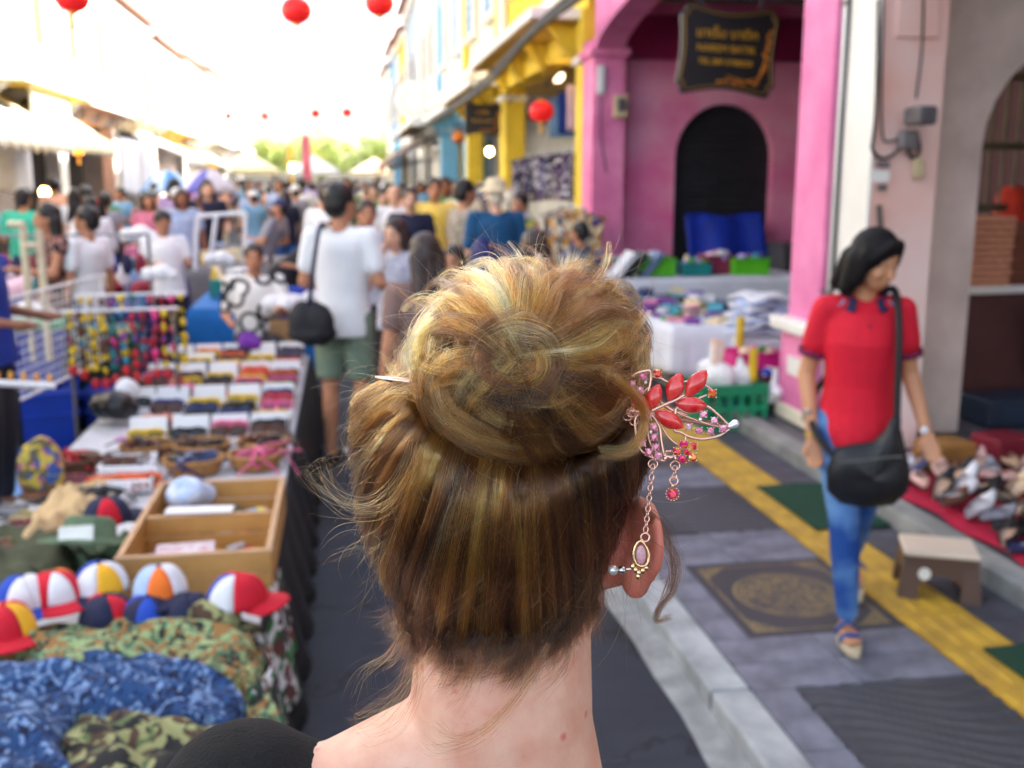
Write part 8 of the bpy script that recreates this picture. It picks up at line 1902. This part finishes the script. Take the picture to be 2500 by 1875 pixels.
def gem_me(r, n=8):
    V = []; F = []; P = [(.52, .55), (1.0, .05), (.0, -.6)]
    for i, (a, z) in enumerate(P[:2]):
        for j in range(n): t = 2 * math.pi * (j + .5 * i) / n; V.append((a * r * math.cos(t), a * r * math.sin(t), z * r))
    V.append((0, 0, -.6 * r)); F.append(tuple(range(n)))
    for j in range(n): F.append((j, n + j, (j + 1) % n)); F.append(((j + 1) % n, n + j, n + (j + 1) % n)); F.append((2 * n, n + (j + 1) % n, n + j))
    return MB().add(V, F).mesh('gem')
def gem_mat(name, c1, c2, c3, metal=.35):
    m, nt, b = newmat(name); g = nt.nodes.new('ShaderNodeNewGeometry'); v = nt.nodes.new('ShaderNodeTexWhiteNoise'); nt.links.new(g.outputs['Normal'], v.inputs['Vector'])
    r = nt.nodes.new('ShaderNodeValToRGB'); r.color_ramp.interpolation = 'CONSTANT'; e = r.color_ramp.elements; e[0].color = (*srgb(c1), 1); e[1].position = .5; e[1].color = (*srgb(c2), 1); q = e.new(.8); q.color = (*srgb(c3), 1)
    nt.links.new(v.outputs['Value'], r.inputs[0]); nt.links.new(r.outputs[0], b.inputs['Base Color']); b.inputs['Metallic'].default_value = metal; b.inputs['Roughness'].default_value = .06; b.inputs['Coat Weight'].default_value = .6; b.inputs['Coat Roughness'].default_value = .03; return m
MG_P = gem_mat('pink crystal', (248, 150, 184), (255, 226, 234), (230, 80, 130), .15); MG_R = gem_mat('iridescent red crystal', (226, 24, 66), (250, 130, 40), (250, 214, 110), .2); MG_M = gem_mat('magenta crystal', (240, 30, 140), (230, 30, 70), (250, 130, 50), .2); MG_C = gem_mat('clear crystal', (236, 220, 226), (255, 250, 250), (240, 190, 200))
qg = random.Random(9)
Rcam = Matrix((tuple(CR), tuple(CU), tuple(-CD))).transposed()
GM = {}
def gem(x, y, r, m, dd=-.002, prongs=True):
    k = (round(r, 5), m.name)
    if k not in GM: GM[k] = gem_me(r); GM[k].materials.append(m)
    o = link('gem', GM[k], None, orn); o.location = Vector(O(x, y, dd)) - orn.location; o.rotation_euler = (Rcam @ Euler((qg.uniform(-.35, .35), qg.uniform(-.35, .35), qg.uniform(0, 3))).to_matrix()).to_euler()
    if prongs:
        c = O(x, y, dd)
        for t in range(4): a = .78 + t * math.pi / 2; MB().ell(c + (CR * math.cos(a) + CU * math.sin(a)) * r * 1.12, r * .24, 8, 6).build('prong', M_ROSE, orn, smooth=True)
U = .2049 * OD / FPX
for (x, y) in ((305, 380), (440, 292), (405, 455), (500, 770), (565, 890), (570, 1012), (590, 1130), (505, 1190), (430, 1085), (620, 1240), (1160, 740), (1290, 815), (985, 890), (1105, 935), (1245, 940), (1390, 910)): gem(x, y, 47 * U, MG_P)
for (x, y) in ((1120, 800), (470, 360), (530, 950)): gem(x, y, 24 * U, MG_C, prongs=False)
for (x, y, r, m) in ((612, 252, 54, MG_R), (1265, 492, 56, MG_R), (335, 622, 44, MG_R), (925, 1100, 54, MG_M), (1040, 1122, 52, MG_R), (1030, 1248, 56, MG_R), (908, 1276, 52, MG_M), (845, 1180, 52, MG_R), (962, 1188, 42, MG_R)): gem(x, y, r * U, m, -.004)
# metal scroll joining the hanging chains
sc_ = MB()
for i in range(12): a = i / 11; sc_.ell(O(700 + 150 * a + 12 * math.sin(i * 5), 1230 + 50 * math.sin(i * 2.2), -.001), (26 * U, 20 * U, 20 * U), 8, 6)
me = remesh(sc_, 'scroll', .0005, 1); me.transform(Matrix.Translation(-orn.location)); me.materials.append(M_ROSE); link('scroll', me, None, orn)
# spring clasp rings by the hair
for (x, y, r) in ((300, 720, 62), (250, 770, 50), (330, 830, 48)): MB().tube(circ(O(x, y, .002), r * U, CR, CU * .8 + CD * .5, 22), 9 * U, 6, closed=True).build('clasp_ring', M_ROSE, orn, smooth=True)
# the stick itself: through the bun, tip showing at the left, drop bead at the right
s0, s1 = gd(917, 922, .592), O(1470, 880, .006)
MB().tube([s0, s0 * .5 + s1 * .5, s1], [.0013, .0022, .0016], 12).build('stick', M_ROSE, orn, smooth=True)
s2 = gd(1035, 936, .584); MB().tube([s0, s0 + (s2 - s0) * .5, s2], [.0012, .0019, .0019], 12).build('stick_tip', M('bright rose gold', (252, 214, 196), .12, .03, 60, metal=1.), orn, smooth=True)
MB().cap(O(1470, 885), O(1535, 852), 34 * U, 52 * U, 16, 6).build('end_bead', M('crystal drop', (244, 232, 236), .08, .03, 60, metal=.55, coat=1.), orn, smooth=True)
# chains
lk = MB().tube([(.0021 * math.cos(a) * .62, .0021 * math.sin(a), 0) for a in np.linspace(0, 2 * math.pi, 15)[:-1]], .00042, 6, closed=True).mesh('chain_link'); lk.materials.append(M_ROSE); lk.polygons.foreach_set('use_smooth', [True] * len(lk.polygons))
def chain(a, b, n, dep):
    A, B = gd(*a, dep), gd(*b, dep); ch = MB().tube(circ(A, .0026, CR, CU, 16), .0005, 6, closed=True).build('chain', M_ROSE, orn, smooth=True)
    ax = (B - A); ax = ax / np.linalg.norm(ax)
    for i in range(n):
        p = A + (B - A) * (i + .6) / n; o = link('chain_link', lk, None, ch); yv = Vector(ax); zv = Vector(-CD) - yv * (Vector(-CD) @ yv); zv.normalize(); xv = yv.cross(zv); Rm = Matrix((xv, yv, zv)).transposed() @ Euler((0, 1.15 * (i % 2) + .2, 0)).to_matrix()
        o.location = Vector(p) - orn.location; o.rotation_euler = Rm.to_euler(); s = np.linalg.norm(B - A) / n / .0033; o.scale = (1, s, 1)
chain((1594, 1133), (1576, 1298), 13, .578); chain((1648, 1137), (1646, 1168), 3, .576)
def pend(px_, py_, dep):
    c = gd(px_, py_, dep); return c
c = pend(1575, 1312, .578); MB().tube(circ(c, .0024, CR, CU, 16), .0007, 6, closed=True).build('pendant_ring', M_ROSE, orn, smooth=True)
c = pend(1565, 1352, .578); dr = []
for t in np.linspace(0, 2 * math.pi, 25)[:-1]: dr.append(c + CR * (.0042 * math.sin(t) * (1 - .25 * math.cos(t)) - .0015 * math.cos(t) * .3) + CU * .0072 * math.cos(t))
MB().tube(dr, [.0010 if i % 2 else .0013 for i in range(24)], 6, closed=True).build('pendant_frame', M('pale gold', (236, 196, 150), .22, .05, 60, metal=1.), orn, smooth=True)
MB().ell(c + CU * -.0005, (.0030, .0012, .0054), 14, 10, Rcam @ Euler((R_(90), 0, 0)).to_matrix() if False else Matrix((tuple(CR), tuple(-CD), tuple(CU))).transposed()).build('pendant_stone', M('rose quartz', (214, 160, 166), .25, .12, 700), orn, smooth=True)
for i, (dx, dy) in enumerate(((-.0046, -.0072), (-.0030, -.0092), (-.0012, -.0108), (.0010, -.0096), (.0030, -.0080), (-.0016, -.0128))): MB().ell(c + CR * dx + CU * dy, (.0015, .0010, .0019), 8, 6, Matrix((tuple(CR), tuple(-CD), tuple(CU))).transposed()).build('pendant_leaf', MATS['pale gold'], orn, smooth=True)
c = pend(1645, 1174, .576); MB().tube(circ(c, .0023, CR, CU, 16), .0006, 6, closed=True).build('pendant_ring', M_ROSE, orn, smooth=True)
c = pend(1642, 1206, .576)
k = gem_me(.0030, 10); k.materials.append(MG_M); o = link('gem', k, None, orn); o.location = Vector(c) - orn.location; o.rotation_euler = Rcam.to_euler()
for i in range(14): a = 2 * math.pi * i / 14; MB().ell(c + (CR * math.cos(a) + CU * math.sin(a)) * .0037, .0006, 8, 6).build('bead', M_ROSE, orn, smooth=True)
MB().tube([c + CU * .0037, c + CU * .0055], .0014, 10).build('bail', M_ROSE, orn, smooth=True)
bpy.data.scenes.remove(WORK)
